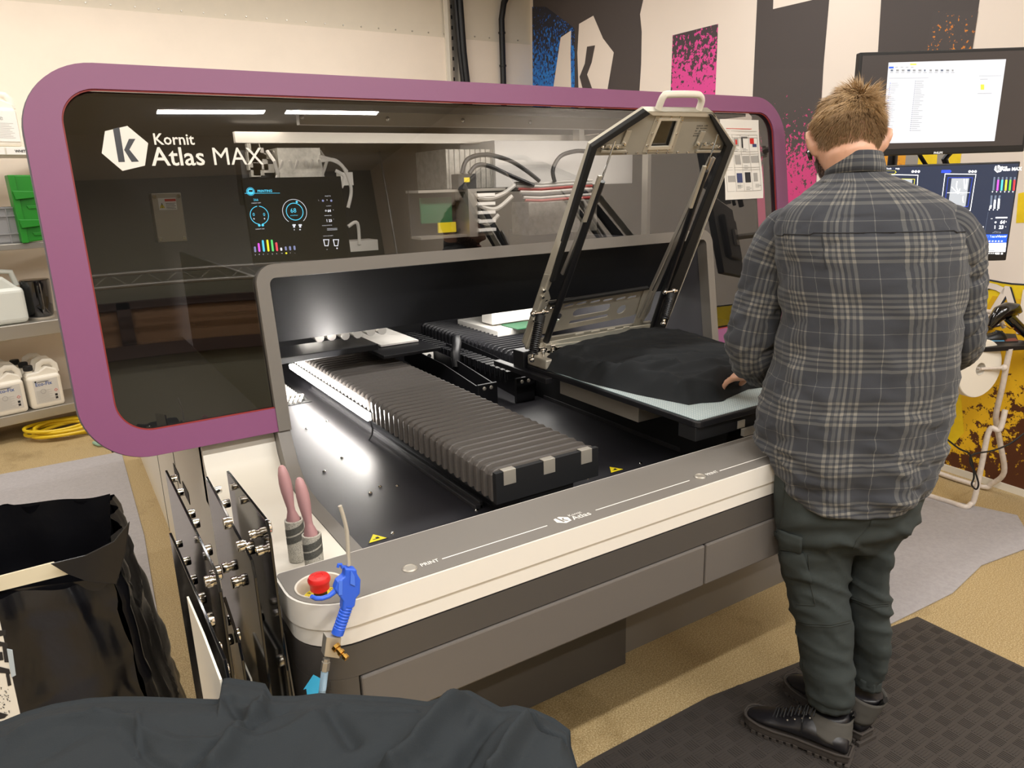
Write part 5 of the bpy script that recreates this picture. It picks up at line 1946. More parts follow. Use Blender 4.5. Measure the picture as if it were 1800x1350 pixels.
mb.build('screen_window', [m_scrw, em('9aa0a8', .12), em('1c4fd0', .7), em('e8dc3a', .9), em('d8dadc', .8), em('6e7c94', .05)], s1)
MB().text('PHILIPS', mp_(1641, 270.5, .0012), MU, (0, 0, 1), .0105, bold=.0003).build('lettering', em('d8dadc', .3), t1)

t2 = monitor(1.203, 1.577, .0, .645, 'lower monitor showing the dark blue printer control screen')
s2 = MB().obox(mo(.008, 1.228, .0005), MU * .63, V((0, 0, .342)), MN * .0008).build('screen', m_scb, t2)
mb = MB()
W2 = lambda x, y, d=.0024: mp_(1540 + x / 6.135, 260 + y / 6.135, d)


def u2(P, mi, d=.0024):
    mb.prism([W2(x, y, d) for x, y in P], MN * .0003, mi)


def t2x(s, x, y, h, mi, b=0, al='LEFT'):
    mb.text(s, W2(x, y), MU, (0, 0, 1), h / 6.135 * .0023, mi, .0003, al, bold=b)


def fr(P, w_, mi):
    cx, cy = sum(p[0] for p in P) / len(P), sum(p[1] for p in P) / len(P)
    Q = []
    for x, y in P:
        l_ = math.hypot(x - cx, y - cy)
        Q.append((x - (x - cx) / l_ * w_, y - (y - cy) / l_ * w_))
    mb.strip([W2(*p) for p in P], [W2(*p) for p in Q], MN * .0003, True, mi)


kmark(mb, W2(1315, 226), MU, V((0, 0, 1)), .028, 0, 9)
t2x('Atlas MAX', 1345, 248, 46, 0, b=.0004)
t2x('Kornit', 1350, 215, 22, 0, b=.0002)
fr([(150, 285), (455, 290), (430, 640), (110, 640)], 9, 0)
fr([(742, 276), (1080, 282), (1018, 680), (690, 690)], 9, 0)
fr([(180, 330), (418, 335), (390, 600), (140, 600)], 6, 1)
fr([(775, 318), (1042, 318), (990, 634), (735, 640)], 6, 2)
u2([(815, 328), (1005, 328), (962, 632), (775, 636)], 3, .0028)
u2([(205, 335), (390, 338), (370, 600), (170, 600)], 3, .0028)
for P in (((870, 360), (860, 420), (885, 490)), ((900, 440), (880, 495), (810, 420)), ((945, 335), (950, 440)), ((975, 335), (965, 450)), ((935, 520), (930, 560), (938, 590)), ((905, 500), (950, 498))):
    for a, b in zip(P, P[1:]):
        u2([(a[0], a[1]), (a[0] + 8, a[1]), (b[0] + 8, b[1]), (b[0], b[1])], 0, .0032)
u2([(765, 482), (1010, 480), (1010, 484), (765, 486)], 0, .0032)
u2([(705, 238), (800, 236), (815, 252), (798, 270), (700, 270)], 2)
fr([(80, 246), (205, 246), (220, 262), (200, 278), (80, 278)], 5, 1)
for x in (395, 428, 460, 1008, 1040, 1072):
    mb.ring(W2(x, 255), MU, (0, 0, 1), 0.0001, .0045, mi=0, n=14)
t2x('Tools', 110, 232, 22, 0)
t2x('Help', 208, 232, 22, 0)
cols_ = [10, 4, 5, 1, 6, 7]
for i, mi in enumerate(cols_):
    x = 1262 + i * 44
    u2([(x + 6, 314), (x + 24, 314), (x + 21, 345), (x + 2, 345)], 10)
    u2([(x + 2, 345), (x + 21, 345), (x + 10, 460), (x - 9, 460)], mi)
    t2x('v', x - 14, 480, 24, 0, b=.0004)
for i in range(3):
    x = 1228 + i * 44
    k_ = (620, 560, 548)[i]
    u2([(x + 8, 512), (x + 28, 512), (x + 20, k_), (x, k_)], 10)
    u2([(x, k_), (x + 20, k_), (x + 12, 655), (x - 8, 655)], 0)
    t2x('v', x - 14, 674, 24, 0, b=.0004)
t2x('64', 1335, 818, 48, 0, b=.0006)
t2x('23', 1322, 872, 48, 0, b=.0006)
t2x('%', 1395, 802, 18, 0)
t2x('c', 1392, 856, 22, 0)
u2([(1290, 746), (1416, 744), (1414, 758), (1288, 760)], 0)
t2x('...', 1236, 765, 28, 0, b=.0004)
mb.ring(W2(1288, 802), MU, (0, 0, 1), .002, .0035, mi=0)
u2([(1278, 836), (1286, 836), (1284, 872), (1276, 872)], 0)
fr([(1250, 918), (1275, 905), (1285, 898), (1300, 905), (1342, 905), (1340, 920)], 5, 3)
u2([(1178, 934), (1418, 932), (1404, 1022), (1170, 1024)], 8)
t2x('TeamViewer', 1222, 968, 34, 0, b=.0003)
fr([(1190, 946), (1214, 946), (1210, 970), (1186, 970)], 4, 0)
for i in range(6):
    u2([(1184 + i * 33, 1000), (1200 + i * 33, 1000), (1197 + i * 33, 1012), (1181 + i * 33, 1012)], 0, .0032)
u2([(1170, 1026), (1404, 1024), (1392, 1122), (1158, 1124)], 0)
u2([(1142, 1032), (1172, 1030), (1166, 1070), (1140, 1070)], 0)
for i in range(7):
    u2([(1180 + i * 27, 1074), (1190 + i * 27, 1074), (1188 + i * 27, 1080), (1178 + i * 27, 1080)], 3, .0032)
u2([(1164, 1100), (1280, 1100), (1278, 1114), (1162, 1114)], 3, .0032)
u2([(1208, 690), (1210, 690), (1136, 1120), (1134, 1120)], 10)
fr([(1098, 846), (1160, 846), (1154, 888), (1094, 888)], 8, 0)
u2([(1100, 1124), (1398, 1122), (1394, 1158), (1096, 1160)], 11)
for i in range(4):
    u2([(1214 + i * 22, 1134), (1226 + i * 22, 1134), (1223 + i * 22, 1142), (1211 + i * 22, 1142)], 0, .0032)
u2([(1290, 1130), (1332, 1130), (1330, 1148), (1288, 1148)], 0, .0032)
u2([(1348, 1132), (1368, 1132), (1365, 1148), (1345, 1148)], 0, .0032)
mb.build('screen_graphics', [em('ffffff', 1.1), em('e8dc3a', .9), em('2a46c8', .7), em('9aa0a8', .7), em('d04fd8', .8), em('4fd0cf', .8), em('6ccf3a', .8), em('e03438', .8), em('1c4fd0', .8), m_scb, em('6e7c94', .35), em('1a1c22', .02)], s2)
# monitor arms
t = empty('pole_mount', mo(.35, 1.0, -.35), 'grey and black pole arm carrying the two monitors above the desk', 'monitor stand')
pc = mo(.36, 0, -.42)
MB().cyl((pc.x, pc.y, .80), (pc.x, pc.y, 2.0), .02, 16).build('pole', m_bez, t, smooth=True)
for z in (1.80, 1.39):
    a = V((pc.x, pc.y, z))
    b = mo(.33, z, -.03)
    m_ = (a + b) / 2 + MU * .14
    MB().obox(b + MN * -.027 - MU * .04 - V((0, 0, .04)), MU * .08, V((0, 0, .08)), -MN * .012).build('mount_plate', m_steel, t)
    MB().tube([a, m_, b - MN * .035], [(.02, .014)] * 3, 10).cyl(a - V((0, 0, .03)), a + V((0, 0, .03)), .028, 16).cyl(m_ - V((0, 0, .025)), m_ + V((0, 0, .025)), .024, 16).build('arm', m_alu, t, smooth=True)
q = [mp_(x, y, -.08) for x, y in ((1603, 285), (1616, 268), (1624, 268), (1640, 290))]
MB().tube([mp_(1612, 262, -.08), mp_(1618, 275, -.08), mp_(1634, 300, -.08)], .008, 8).tube([mp_(1672, 266, -.1), mp_(1660, 280, -.1), mp_(1668, 300, -.1)], .012, 8).build('arm_cable', m_cable, t, smooth=True)
MB().lathe([(.08, 0), (.08, .008), (.03, .015), (0, .015)], (pc.x, pc.y, .7945), (0, 0, 1), 24).build('pole_base', m_bez, t, smooth=True)

# desk: black top on white folding legs
DU = V((.894, -.448, 0)).normalized()
DV = V((.448, .894, 0)).normalized()
D0 = V((3.381, 1.633, 0))
DZ = .79
t = empty('trestle_desk', D0 + DU * .1 + V((0, 0, 0)), 'black topped desk on chipped white folding tube legs at the right wall', 'desk')
fl_ = D0 - DU * .62
fr_ = D0 + DU * .42
MB().prism([fl_ + V((0, 0, DZ - .022)), fr_ + V((0, 0, DZ - .022)), fr_ + DV * .33 + V((-.22, 0, DZ - .022)), fl_ + DV * .46 + V((0, 0, DZ - .022))], (0, 0, .022)).build('desk_top', m_black, t, bevel=.003)
m_legw = mat('chipped_white_enamel', 'd8cdc3', .4, var=.12, vscale=40)
L1 = [atz(1622, 868, .014), atz(1668, 882, .014), atz(1696, 891, .014)]
up = [V((3.52, 1.585, .03)), V((3.53, 1.578, .07))]
a = atx(1745, 730, 3.56)
b = atx(1767, 720, 3.60)
MB().tube(spt(L1 + [V((3.515, 1.588, .02)), V((3.53, 1.58, .05)), atx(1726, 815, 3.545), a.lerp(atx(1726, 815, 3.545), .3), atx(1757, 755, 3.575), b]), .0125, 12).build('folding_leg', m_legw, t, smooth=True)
pts = [atx(1775, 613, 3.57), atx(1762, 679, 3.60), atx(1752, 722, 3.63), atx(1751, 742, 3.645), atx(1758, 779, 3.70), atx(1765, 830, 3.77), V((3.79, 1.63, .04)), V((3.785, 1.66, .016)), V((3.78, 1.80, .015)), V((3.80, 2.0, .015)), V((3.79, 2.35, .015))]
MB().tube(spt(pts), .0125, 12).build('folding_leg', m_legw, t, smooth=True)
MB().tube([pts[0] - DU * .62 + DV * .05, pts[3] - DU * .62, V((3.2, 1.98, .016)), V((3.22, 2.06, .016)), V((3.32, 2.3, .016))], .0125, 12).build('folding_leg', m_legw, t, smooth=True)
MB().tube([L1[0], fl_ + DU * .08 + V((0, 0, .05)), fl_ + DU * .1 + DV * .1 + V((0, 0, DZ - .02))], .0125, 12).build('folding_leg', m_legw, t, smooth=True)
g = [atz(1720, 545, .0) for _ in range(1)]
y1 = 1.9
MB().tube([onpl(1700, 542, D0 + DV * .22, DV), onpl(1752, 550, D0 + DV * .22, DV), onpl(1765, 575, D0 + DV * .22, DV)], .011, 10).build('desk_rail', m_legw, t, smooth=True)
# things on the desk
def dk(x, y, h=0.0):
    return atz(x, y, DZ + h)
p = dk(1720, 598)
mb = MB().prism([dk(1690, 601, .0005), dk(1738, 603, .0005), dk(1790, 601, .0005), dk(1785, 588, .0005), dk(1740, 586, .0005), dk(1700, 592, .0005)], (0, 0, .003), 0)
mb.prism([dk(1738, 600, .0036), dk(1766, 600, .0036), dk(1763, 595, .0036), dk(1740, 596, .0036)], (0, 0, .0005), 1)
mb.prism([dk(1768, 600, .0036), dk(1790, 599, .0036), dk(1785, 594, .0036), dk(1766, 596, .0036)], (0, 0, .0005), 2)
tag(mb.build('mouse_pad', [mat('dark_pad', '2b2522', .7), mat('pad_light_blue', '5aa0c8', .6), mat('pad_red_brown', '8a4236', .6)]), 'mouse pad with blue and red print under the black mouse', 'mouse pad')
c = dk(1747, 596, .004)
t = empty('computer_mouse', c, 'black computer mouse on the desk in front of the barcode scanner', 'mouse')
mb = MB()
def mouse(u, v):
    a = u * 2 * pi
    ph = v * pi / 2
    q_ = MU * (.058 * cos(a) * cos(ph)) + MN * (.031 * sin(a) * cos(ph)) + V((0, 0, .034 * sin(ph) * (1 + .25 * cos(a))))
    return c + q_
mb.grid(mouse, 32, 10)
mb.build('shell', m_bez, t, smooth=True)
MB().cyl(c + MU * .03 + V((0, 0, .033)) - MN * .003, c + MU * .03 + V((0, 0, .033)) + MN * .003, .006, 12).build('wheel', m_rubber, t)
t = empty('barcode_scanner', dk(1790, 590), 'glossy black barcode scanner gun lying on the desk behind the mouse', 'barcode scanner')
S_ = lambda x, y, d: onpl(x, y, D0 + DV * d, DV)
MB().tube([S_(1741, 575, .1), S_(1748, 562, .1), S_(1758, 550, .1), S_(1770, 545, .1), S_(1782, 546, .1), S_(1786, 553, .1)], [(.012, .02), (.026, .03), (.034, .034), (.036, .036), (.032, .036), (.012, .03)], 16).build('scanner_head', m_gblk, t, smooth=True)
MB().tube([S_(1772, 556, .1), S_(1790, 574, .09), S_(1815, 596, .08), S_(1830, 604, .07)], [(.026, .024), (.026, .022), (.022, .02), (.016, .016)], 14).build('scanner_grip', m_gblk, t, smooth=True)
MB().tube([S_(1764, 571, .07), S_(1770, 573, .065), S_(1775, 577, .065), S_(1782, 577, .065)], .003, 6).build('trigger_trim', m_brass, t, smooth=True)
p = dk(1716, 575, .0)
tag(MB().prism([dk(1696, 590, .001), dk(1716, 586, .001), dk(1745, 580, .001), dk(1742, 572, .001), dk(1700, 574, .001)], (0, 0, .02)).build('keyboard', m_bez, bevel=.004), 'flat black keyboard at the back of the desk beside the mouse', 'keyboard')
# paper roll hanging below the desk
t = empty('paper_roll', (3.47, 1.66, .40), 'big white paper wiping roll on a rod under the desk', 'paper roll')
fc = V((3.455, 1.60, .69))
ax = V((.2, .98, 0)).normalized()
RU = -ax
RV = V((-.98, .2, 0))
MB().lathe([(.028, .243), (.028, 0), (.13, 0), (.133, .003), (.133, .24), (.13, .243), (.0285, .2431)], fc, ax, 48, None, False).build('roll', mat('soft_white_paper', 'ece6da', .85), t, smooth=True, auto=28)
MB().lathe([(.029, -.001), (.029, .05), (.0, .05)], fc, ax, 24, None, False).build('core', mat('grey_card_core', 'a39b8e', .8), t, smooth=True)
MB().cyl(fc + V((.10, -.05, 0)), fc, .007, 10).cyl(fc, fc + ax * .35, .007, 10).build('rod', m_legw, t, smooth=True)
MB().ball(fc + V((.10, -.05, 0)), .015, 12).build('rod_clip', m_legw, t, smooth=True)
e0 = fc + ax * .045 + RV * .134
mb = MB().grid(lambda u, v: e0 + ax * (.19 * u) + V((0, 0, -.03 - .25 * v - .006 * sin(u * 23) * v * v)) + RV * (.004 + .01 * sin(v * 7 + u * 3)), 14, 14)
mb.build('hanging_sheet', m_paper, t, smooth=True)
# black cable looping by the desk legs
P = [(1640, 748, .0), (1660, 768, 0), (1685, 788, 0), (1703, 797, 0), (1709, 812, .01), (1712, 838, .01), (1708, 852, 0), (1716, 860, 0), (1720, 850, -.01), (1714, 830, -.01), (1706, 815, 0), (1706, 803, 0), (1716, 797, 0), (1745, 792, 0), (1775, 780, 0), (1800, 762, 0), (1830, 740, 0)]
tag(MB().tube(spt([onpl(x, y, D0 + DU * .1 - DV * (.12 - d), DV) for x, y, d in P]), .0038, 8).build('looped_cable', m_cable, smooth=True), 'black cable with a hanging loop in front of the desk legs', 'cable')

# ================================================================ the man at the right pallet
AZ = radians(58)
N58 = V((sin(AZ), cos(AZ), 0))
S58 = V((cos(AZ), -sin(AZ), 0))


def pp(x, y, r):
    return onpl(x, y, N58 * r, N58)


PM = empty('person', (1.66, 1.05, 0), 'person in grey plaid shirt and green cargo trousers, back turned, working at the right pallet', 'person')


def ringpts(c, a, b, yaw, n, ex=2.3):
    """superellipse section, a across, b front to back; index 0 is straight behind"""
    f = V((sin(yaw), cos(yaw), 0))
    l_ = V((f.y, -f.x, 0))
    out = []
    for i in range(n):
        t = 2 * pi * i / n
        s_, c_ = sin(t), cos(t)
        out.append(c + l_ * (a * math.copysign(abs(s_) ** (2 / ex), s_)) - f * (b * math.copysign(abs(c_) ** (2 / ex), c_)))
    return out


def secs(rows, yawf, n, r_def=1.98, ex=2.3, shrink=0.0):
    out = []
    for row in rows:
        y, xl, xr, b = row[:4]
        r = row[4] if len(row) > 4 else r_def
        L, R = pp(xl, y, r), pp(xr, y, r)
        c = (L + R) / 2
        hw = (R - L).length / 2 - shrink
        yaw = radians(yawf(y))
        be = AZ - yaw
        b -= shrink
        a = math.sqrt(max(.0004, hw * hw - (b * sin(be)) ** 2)) / cos(be)
        out.append((c, a, b, yaw))
    return out


def loft(mb, rings, uvf=None, mi=None, caps=True):
    n = len(rings[0])
    vs = [p for r in rings for p in r]
    o = len(mb.v)
    mb.v += [V(p) for p in vs]
    for i in range(len(rings) - 1):
        for j in range(n):
            j2 = (j + 1) % n
            mb.f.append([o + i * n + j, o + i * n + j2, o + (i + 1) * n + j2, o + (i + 1) * n + j])
            mb.m.append(mb.cur if mi is None else mi)
            if uvf:
                mb.uv.append([uvf(i, j), uvf(i, j + 1), uvf(i + 1, j + 1), uvf(i + 1, j)])
                mb.hasuv = True
            else:
                mb.uv.append([(0, 0)] * 4)
    if caps:
        for k in (0, len(rings) - 1):
            mb.f.append([o + k * n + j for j in range(n)][::(-1 if k == 0 else 1)])
            mb.m.append(0)
            mb.uv.append([(0, 0)] * n)


def remesh(mb, name, m, parent, vox, smooth=4, disp=None):
    o = mb.build('tmp', m)
    md = o.modifiers.new('r', 'REMESH')
    md.mode = 'VOXEL'
    md.voxel_size = vox
    if smooth:
        ms_ = o.modifiers.new('s', 'SMOOTH')
        ms_.iterations = smooth
        ms_.factor = .5
    dg = bpy.context.evaluated_depsgraph_get()
    me = bpy.data.meshes.new_from_object(o.evaluated_get(dg))
    bpy.data.objects.remove(o)
    if disp:
        ns = [v.normal.copy() for v in me.vertices]
        for v, q in zip(me.vertices, ns):
            v.co += q * disp(v.co, q)
    for p in me.polygons:
        p.use_smooth = True
    me.name = name
    me.materials.clear()
    me.materials.append(m)
    o = bpy.data.objects.new(name, me)
    COL.objects.link(o)
    o.parent = parent
    o.matrix_parent_inverse = INV[parent.name]
    INV[o.name] = Matrix()
    return o


# ---- materials
m_skin = mat('skin', 'c99a80', .5, bump=.06, bscale=300, var=.06, vscale=18)
nt = m_skin.node_tree
nt.nodes['Principled BSDF'].inputs['Subsurface Weight'].default_value = .12
nt.nodes['Principled BSDF'].inputs['Subsurface Radius'].default_value = (.012, .005, .003)


def plaid_mat():
    m = mat('grey_plaid_flannel', '3f4146', .9, bump=.15, bscale=900, sheen=.1)
    nt = m.node_tree
    b = nt.nodes['Principled BSDF']
    uv = nt.nodes.new('ShaderNodeUVMap')
    sx = nt.nodes.new('ShaderNodeSeparateXYZ')
    nt.links.new(uv.outputs[0], sx.inputs[0])
    outs = []
    for k, (per, off) in enumerate(((.128, .035), (.126, .03))):
        a = nt.nodes.new('ShaderNodeMath')
        a.operation = 'MULTIPLY_ADD'
        a.inputs[1].default_value = 1 / per
        a.inputs[2].default_value = off / per + 20
        nt.links.new(sx.outputs[k], a.inputs[0])
        fr_ = nt.nodes.new('ShaderNodeMath')
        fr_.operation = 'FRACT'
        nt.links.new(a.outputs[0], fr_.inputs[0])
        cr = nt.nodes.new('ShaderNodeValToRGB')
        cr.color_ramp.interpolation = 'CONSTANT'
        st = [(0, .8), (.055, 0), (.11, .55), (.165, .0), (.20, .95), (.25, .0), (.30, .55), (.355, 0), (.40, .8), (.45, 0), (.715, .9), (.727, 0)]
        while len(cr.color_ramp.elements) < len(st):
            cr.color_ramp.elements.new(.5)
        for e, (p_, v_) in zip(cr.color_ramp.elements, st):
            e.position = p_
            e.color = (v_, v_, v_, 1)
        nt.links.new(fr_.outputs[0], cr.inputs[0])
        outs.append(cr.outputs[0])
    ad = nt.nodes.new('ShaderNodeMath')
    ad.operation = 'ADD'
    nt.links.new(outs[0], ad.inputs[0])
    nt.links.new(outs[1], ad.inputs[1])
    cr = nt.nodes.new('ShaderNodeValToRGB')
    cr.color_ramp.elements[0].color = lin('303238')
    cr.color_ramp.elements[1].color = lin('7b776f')
    cr.color_ramp.elements[1].position = 1
    e = cr.color_ramp.elements.new(.5)
    e.color = lin('515151')
    hv = nt.nodes.new('ShaderNodeMath')
    hv.operation = 'MULTIPLY'
    hv.inputs[1].default_value = .55
    nt.links.new(ad.outputs[0], hv.inputs[0])
    nt.links.new(hv.outputs[0], cr.inputs[0])
    nt.links.new(cr.outputs[0], b.inputs['Base Color'])
    return m


m_plaid = plaid_mat()
m_trs = mat('dark_green_twill', '2f3534', .9, bump=.2, bscale=800, var=.12, vscale=8)
m_seam = mat('dark_seam_thread', '2b2f2c', .9)
m_leather = mat('black_worn_leather', '17161a', .42, bump=.12, bscale=90)
m_sole = mat('dark_brown_grey_sole', '3b3531', .8)
m_felt = mat('grey_felt_collar', '47443f', .9)

# ---- shirt
TR = [(298, 1456, 1550, .062, 2.02), (306, 1450, 1560, .068, 2.015), (320, 1436, 1592, .08, 2.005), (336, 1414, 1630, .095, 2.0), (352, 1392, 1664, .108, 1.995), (370, 1374, 1692, .12, 1.99), (395, 1364, 1706, .13, 1.985), (430, 1364, 1708, .138, 1.98), (490, 1372, 1702, .142, 1.975),
      (560, 1376, 1694, .14, 1.975), (640, 1362, 1686, .145, 1.975), (700, 1346, 1678, .15, 1.975), (760, 1338, 1664, .152, 1.975), (810, 1340, 1648, .15, 1.975), (850, 1352, 1628, .145, 1.975)]
yawT = lambda y: 42 - 16 * sm((y - 400) / 420)
NT = 120
rows = spline(TR, 9)
S_T = secs(rows, yawT, NT)
rings = []
for i, (c, a, b, yw) in enumerate(S_T):
    rg = ringpts(c, a, b, yw, NT, 2.35)
    y = rows[i][0]
    low = sm((y - 600) / 230)
    out = []
    for j, p in enumerate(rg):
        d = (p - c).normalized()
        t = 2 * pi * j / NT
        zz = p.z
        # rounded tail: longer at the back and front, short at the sides
        if y > 700:
            k = sm((y - 700) / 150)
            tail = .062 * max(0, cos(t)) ** 1.0 - .01
            if cos(t) < 0:
                tail = .05 * (-cos(t)) - .0
            zz = p.z - k * tail + k * .02
        w_ = .005 * N(t * 3, zz * 14, 4) + low * (.009 * N(t * 1.8, zz * 34, 9) + .005 * sin(t * 7 + 3 * N(t, zz * 3)))
        w_ += .006 * max(0, 1 - abs(N(t * 1.7 + 4, zz * 24 + t * 1.2, 21)) * 6) * (.25 + low)
        w_ -= .004 * max(0, 1 - abs(N(t * 1.2 + 9, zz * 17 - t * 1.5, 33)) * 7)
        w_ += .006 * N(t * 1.6, zz * 5, 2) + .0045 * N(t * 2.5, zz * 45 + t * 2, 14) * (.35 + low)
        # diagonal drag folds from the armpits
        w_ += .004 * sin(zz * 60 + abs(sin(t)) * 14) * math.exp(-((zz - 1.22) / .16) ** 2) * abs(sin(t)) ** 3
        if y < 318:
            w_ = 0
        out.append(V((p.x, p.y, zz)) + d * w_)
    rings.append(out)


def uvT(i, j):
    i = min(i, len(rings) - 1)
    t = 2 * pi * (j if j <= NT / 2 else j - NT) / NT
    if j == NT:
        t = 0
    c, a, b, yw = S_T[i]
    return (t * .185 + .03 * sin(i * .05), rings[i][j % NT].z + .0)


def uvTs(i, j):
    # continuous around: seam falls at the front
    jj = j
    c, a, b, yw = S_T[min(i, len(rings) - 1)]
    t = 2 * pi * (jj + NT / 2) / NT
    return (t * .185, rings[min(i, len(rings) - 1)][(jj + NT // 2) % NT].z)


# start the loop at the front so that the seam is hidden there
rings_f = [r[NT // 2:] + r[:NT // 2] for r in rings]
mb = MB()
loft(mb, rings_f, lambda i, j: ((2 * pi * j / NT) * .185, rings_f[min(i, len(rings_f) - 1)][j % NT].z), caps=False)
# sleeves
def sleeve(mb, pts, n=40, seed=0, uo=0.0):
    rows = spline(pts, 14)
    cs = [V(r[:3]) for r in rows]
    rg, L, Ls = [], 0, []
    up = V((0, 0, 1))
    t0 = (cs[1] - cs[0]).normalized()
    a = t0.cross(N58).normalized()
    for i, c in enumerate(cs):
        if i:
            L += (c - cs[i - 1]).length
        Ls.append(L)
        t = (cs[min(i + 1, len(cs) - 1)] - cs[max(i - 1, 0)]).normalized()
        a = (a - t * a.dot(t)).normalized()
        b = t.cross(a)
        r = rows[i][3]
        ring = []
        for j in range(n):
            th = 2 * pi * j / n
            k = 1 + .08 * N(cos(th) * 1.5 + seed, sin(th) * 1.5, L * 16) - .10 * max(0, 1 - abs(N(cos(th) * 1.1 + seed, sin(th) * 1.3, L * 22)) * 5) * sm(L / .08) + .12 * N(cos(th) + seed, sin(th), L * 42 + 2 * cos(th)) * sm(L / .12)
            ring.append(c + a * (r * k * cos(th)) + b * (r * k * sin(th)))
        rg.append(ring)
    loft(mb, rg, lambda i, j: (2 * pi * j / n * .062 + uo, Ls[min(i, len(Ls) - 1)]), caps=False)
    return rg


P3 = lambda x, y, r, rad: tuple(pp(x, y, r)) + (rad,)
LS = [P3(1425, 388, 2.01, .045), P3(1384, 408, 2.0, .062), P3(1352, 465, 1.99, .062), P3(1334, 530, 1.98, .062), P3(1322, 585, 1.98, .066), P3(1320, 622, 2.0, .062), P3(1334, 645, 2.07, .052), P3(1344, 655, 2.14, .045)]
RS = [P3(1635, 388, 1.99, .040), P3(1668, 402, 2.0, .058), P3(1684, 440, 2.02, .060), P3(1687, 480, 2.05, .058), P3(1688, 530, 2.07, .056), P3(1687, 585, 2.10, .056), P3(1684, 612, 2.15, .052), P3(1660, 628, 2.25, .046), P3(1630, 640, 2.33, .042)]
lr = sleeve(mb, LS, seed=1, uo=.03)
rr_ = sleeve(mb, RS, seed=5, uo=.05)
shirt = mb.build('shirt', m_plaid, PM, smooth=True, auto=180)
sd_ = shirt.modifiers.new('thick', 'SOLIDIFY')
sd_.thickness = .003
sd_.offset = -1
# collar, yoke seam, cuff and shoulder seams
c0, a0, b0, y0 = S_T[4]
mb = MB()
cr_rings = []
for k, (dz, sc_) in enumerate(((-.012, 1.12), (.006, 1.10), (.022, 1.02), (.034, .96), (.036, .93), (.026, .90))):
    c, a, b, yw = S_T[3]
    cr_rings.append([p + V((0, 0, .010 * cos(2 * pi * j / NT))) for j, p in enumerate(ringpts(c + V((0, 0, dz)), a * sc_, b * sc_, yw, NT, 2.1))])
cr_rings = [r[NT // 2:] + r[:NT // 2] for r in cr_rings]
loft(mb, cr_rings, lambda i, j: ((2 * pi * j / NT) * .1, i * .012), caps=False)
mb.build('collar', m_plaid, shirt, smooth=True, auto=180).modifiers.new('t', 'SOLIDIFY').thickness = .003
iy = min(range(len(rows)), key=lambda i: abs(rows[i][0] - 402))
mb = MB()
seam = []
for j in list(range(NT - 26, NT)) + list(range(0, 27)):
    k = iy + int(round(2.0 * (abs((j if j < 60 else j - NT)) / 26.0) ** 2))
    p = rings[k][j]
    seam.append(p + (p - S_T[k][0]).normalized() * .0012)
mb.tube(seam, .0014, 6)
for off in (-7,):
    q_ = [rings[iy + 1 + k][(off - 4) % NT] for k in range(0, 12)]
    mb.tube([p + (p - S_T[iy][0]).normalized() * .0006 for p in q_], .001, 5)
mb.build('yoke_seam', mat('dark_plaid_seam', '2c2d31', .9), shirt, smooth=True)
for rg in (lr, rr_):
    mb = MB()
    mb.tube(rg[-1] + [rg[-1][0]], .003, 6, cap=False)
    mb.tube(rg[-9] + [rg[-9][0]], .0012, 6, cap=False)
    mb.build('cuff', m_plaid, shirt, smooth=True)
p = onpl(1340, 640, lr[-6][0], N58)
MB().lathe([(.0055, 0), (.0055, .002), (0, .002)], pp(1338, 641, 2.03), -N58, 16).build('cuff_button', m_blk2, shirt)

# ---- trousers
yawP = lambda y: 24
mb = MB()
TRO = [(770, 1358, 1632, .12, 1.975), (810, 1352, 1630, .125, 1.975), (850, 1350, 1624, .13, 1.975), (885, 1352, 1615, .13, 1.975), (912, 1357, 1604, .12, 1.975), (930, 1364, 1590, .105, 1.975), (948, 1385, 1568, .08, 1.975), (960, 1410, 1545, .06, 1.975)]
loft(mb, [ringpts(c, a, b, yw, 48, 2.4) for c, a, b, yw in secs(spline(TRO, 5), yawP, 48)])
LEGL = [(870, 1353, 1490, .085, 1.96), (920, 1357, 1502, .09, 1.955), (966, 1362, 1500, .088, 1.95), (1010, 1372, 1493, .083, 1.945), (1050, 1384, 1493, .078, 1.94), (1092, 1396, 1496, .074, 1.935), (1143, 1405, 1501, .072, 1.93), (1180, 1411, 1503, .07, 1.925), (1212, 1415, 1501, .066, 1.92), (1226, 1422, 1496, .055, 1.92)]
LEGR = [(870, 1490, 1612, .08, 2.0), (915, 1488, 1602, .085, 2.005), (950, 1492, 1572, .075, 2.01), (1000, 1488, 1563, .07, 2.01), (1040, 1486, 1562, .068, 2.01), (1092, 1488, 1564, .068, 2.01), (1135, 1492, 1562, .064, 2.01), (1165, 1498, 1550, .058, 2.01), (1186, 1503, 1540, .048, 2.01), (1194, 1506, 1536, .044, 2.01)]
for L_ in (LEGL, LEGR):
    loft(mb, [ringpts(c, a, b, yw, 40, 2.1) for c, a, b, yw in secs(spline(L_, 5), lambda y: 10 if L_ is LEGL else 15, 40)])


def trdisp(p, n):
    a = math.atan2(n.x, n.y)
    low = math.exp(-((p.z - .17) / .10) ** 2)
    knee = math.exp(-((p.z - .45) / .12) ** 2)
    hip = math.exp(-((p.z - .66) / .07) ** 2)
    w_ = .006 * N(p.x * 6, p.y * 6, p.z * 9)
    w_ += .004 * N(p.x * 7 + p.z * 3, p.y * 7, p.z * 30) * (.5 + knee + low + hip)
    w_ += .003 * N(p.x * 16, p.y * 16, p.z * 60) * (.4 + low)
    w_ += .004 * hip * sin(p.z * 95 + a * 2)
    w_ += .006 * max(0, 1 - abs(N(p.x * 5 + 3, p.y * 5, p.z * 15 + p.x * 9)) * 4) * (.5 + low + knee + hip)
    return w_


tro = remesh(mb, 'trousers', m_trs, PM, .0075, 10, trdisp)


def press(me):
    for v_ in me.vertices:
        if v_.co.y > 1.122 and v_.co.z < .875:
            v_.co.y = 1.122 + (v_.co.y - 1.122) * .04


press(tro.data)
press(shirt.data)
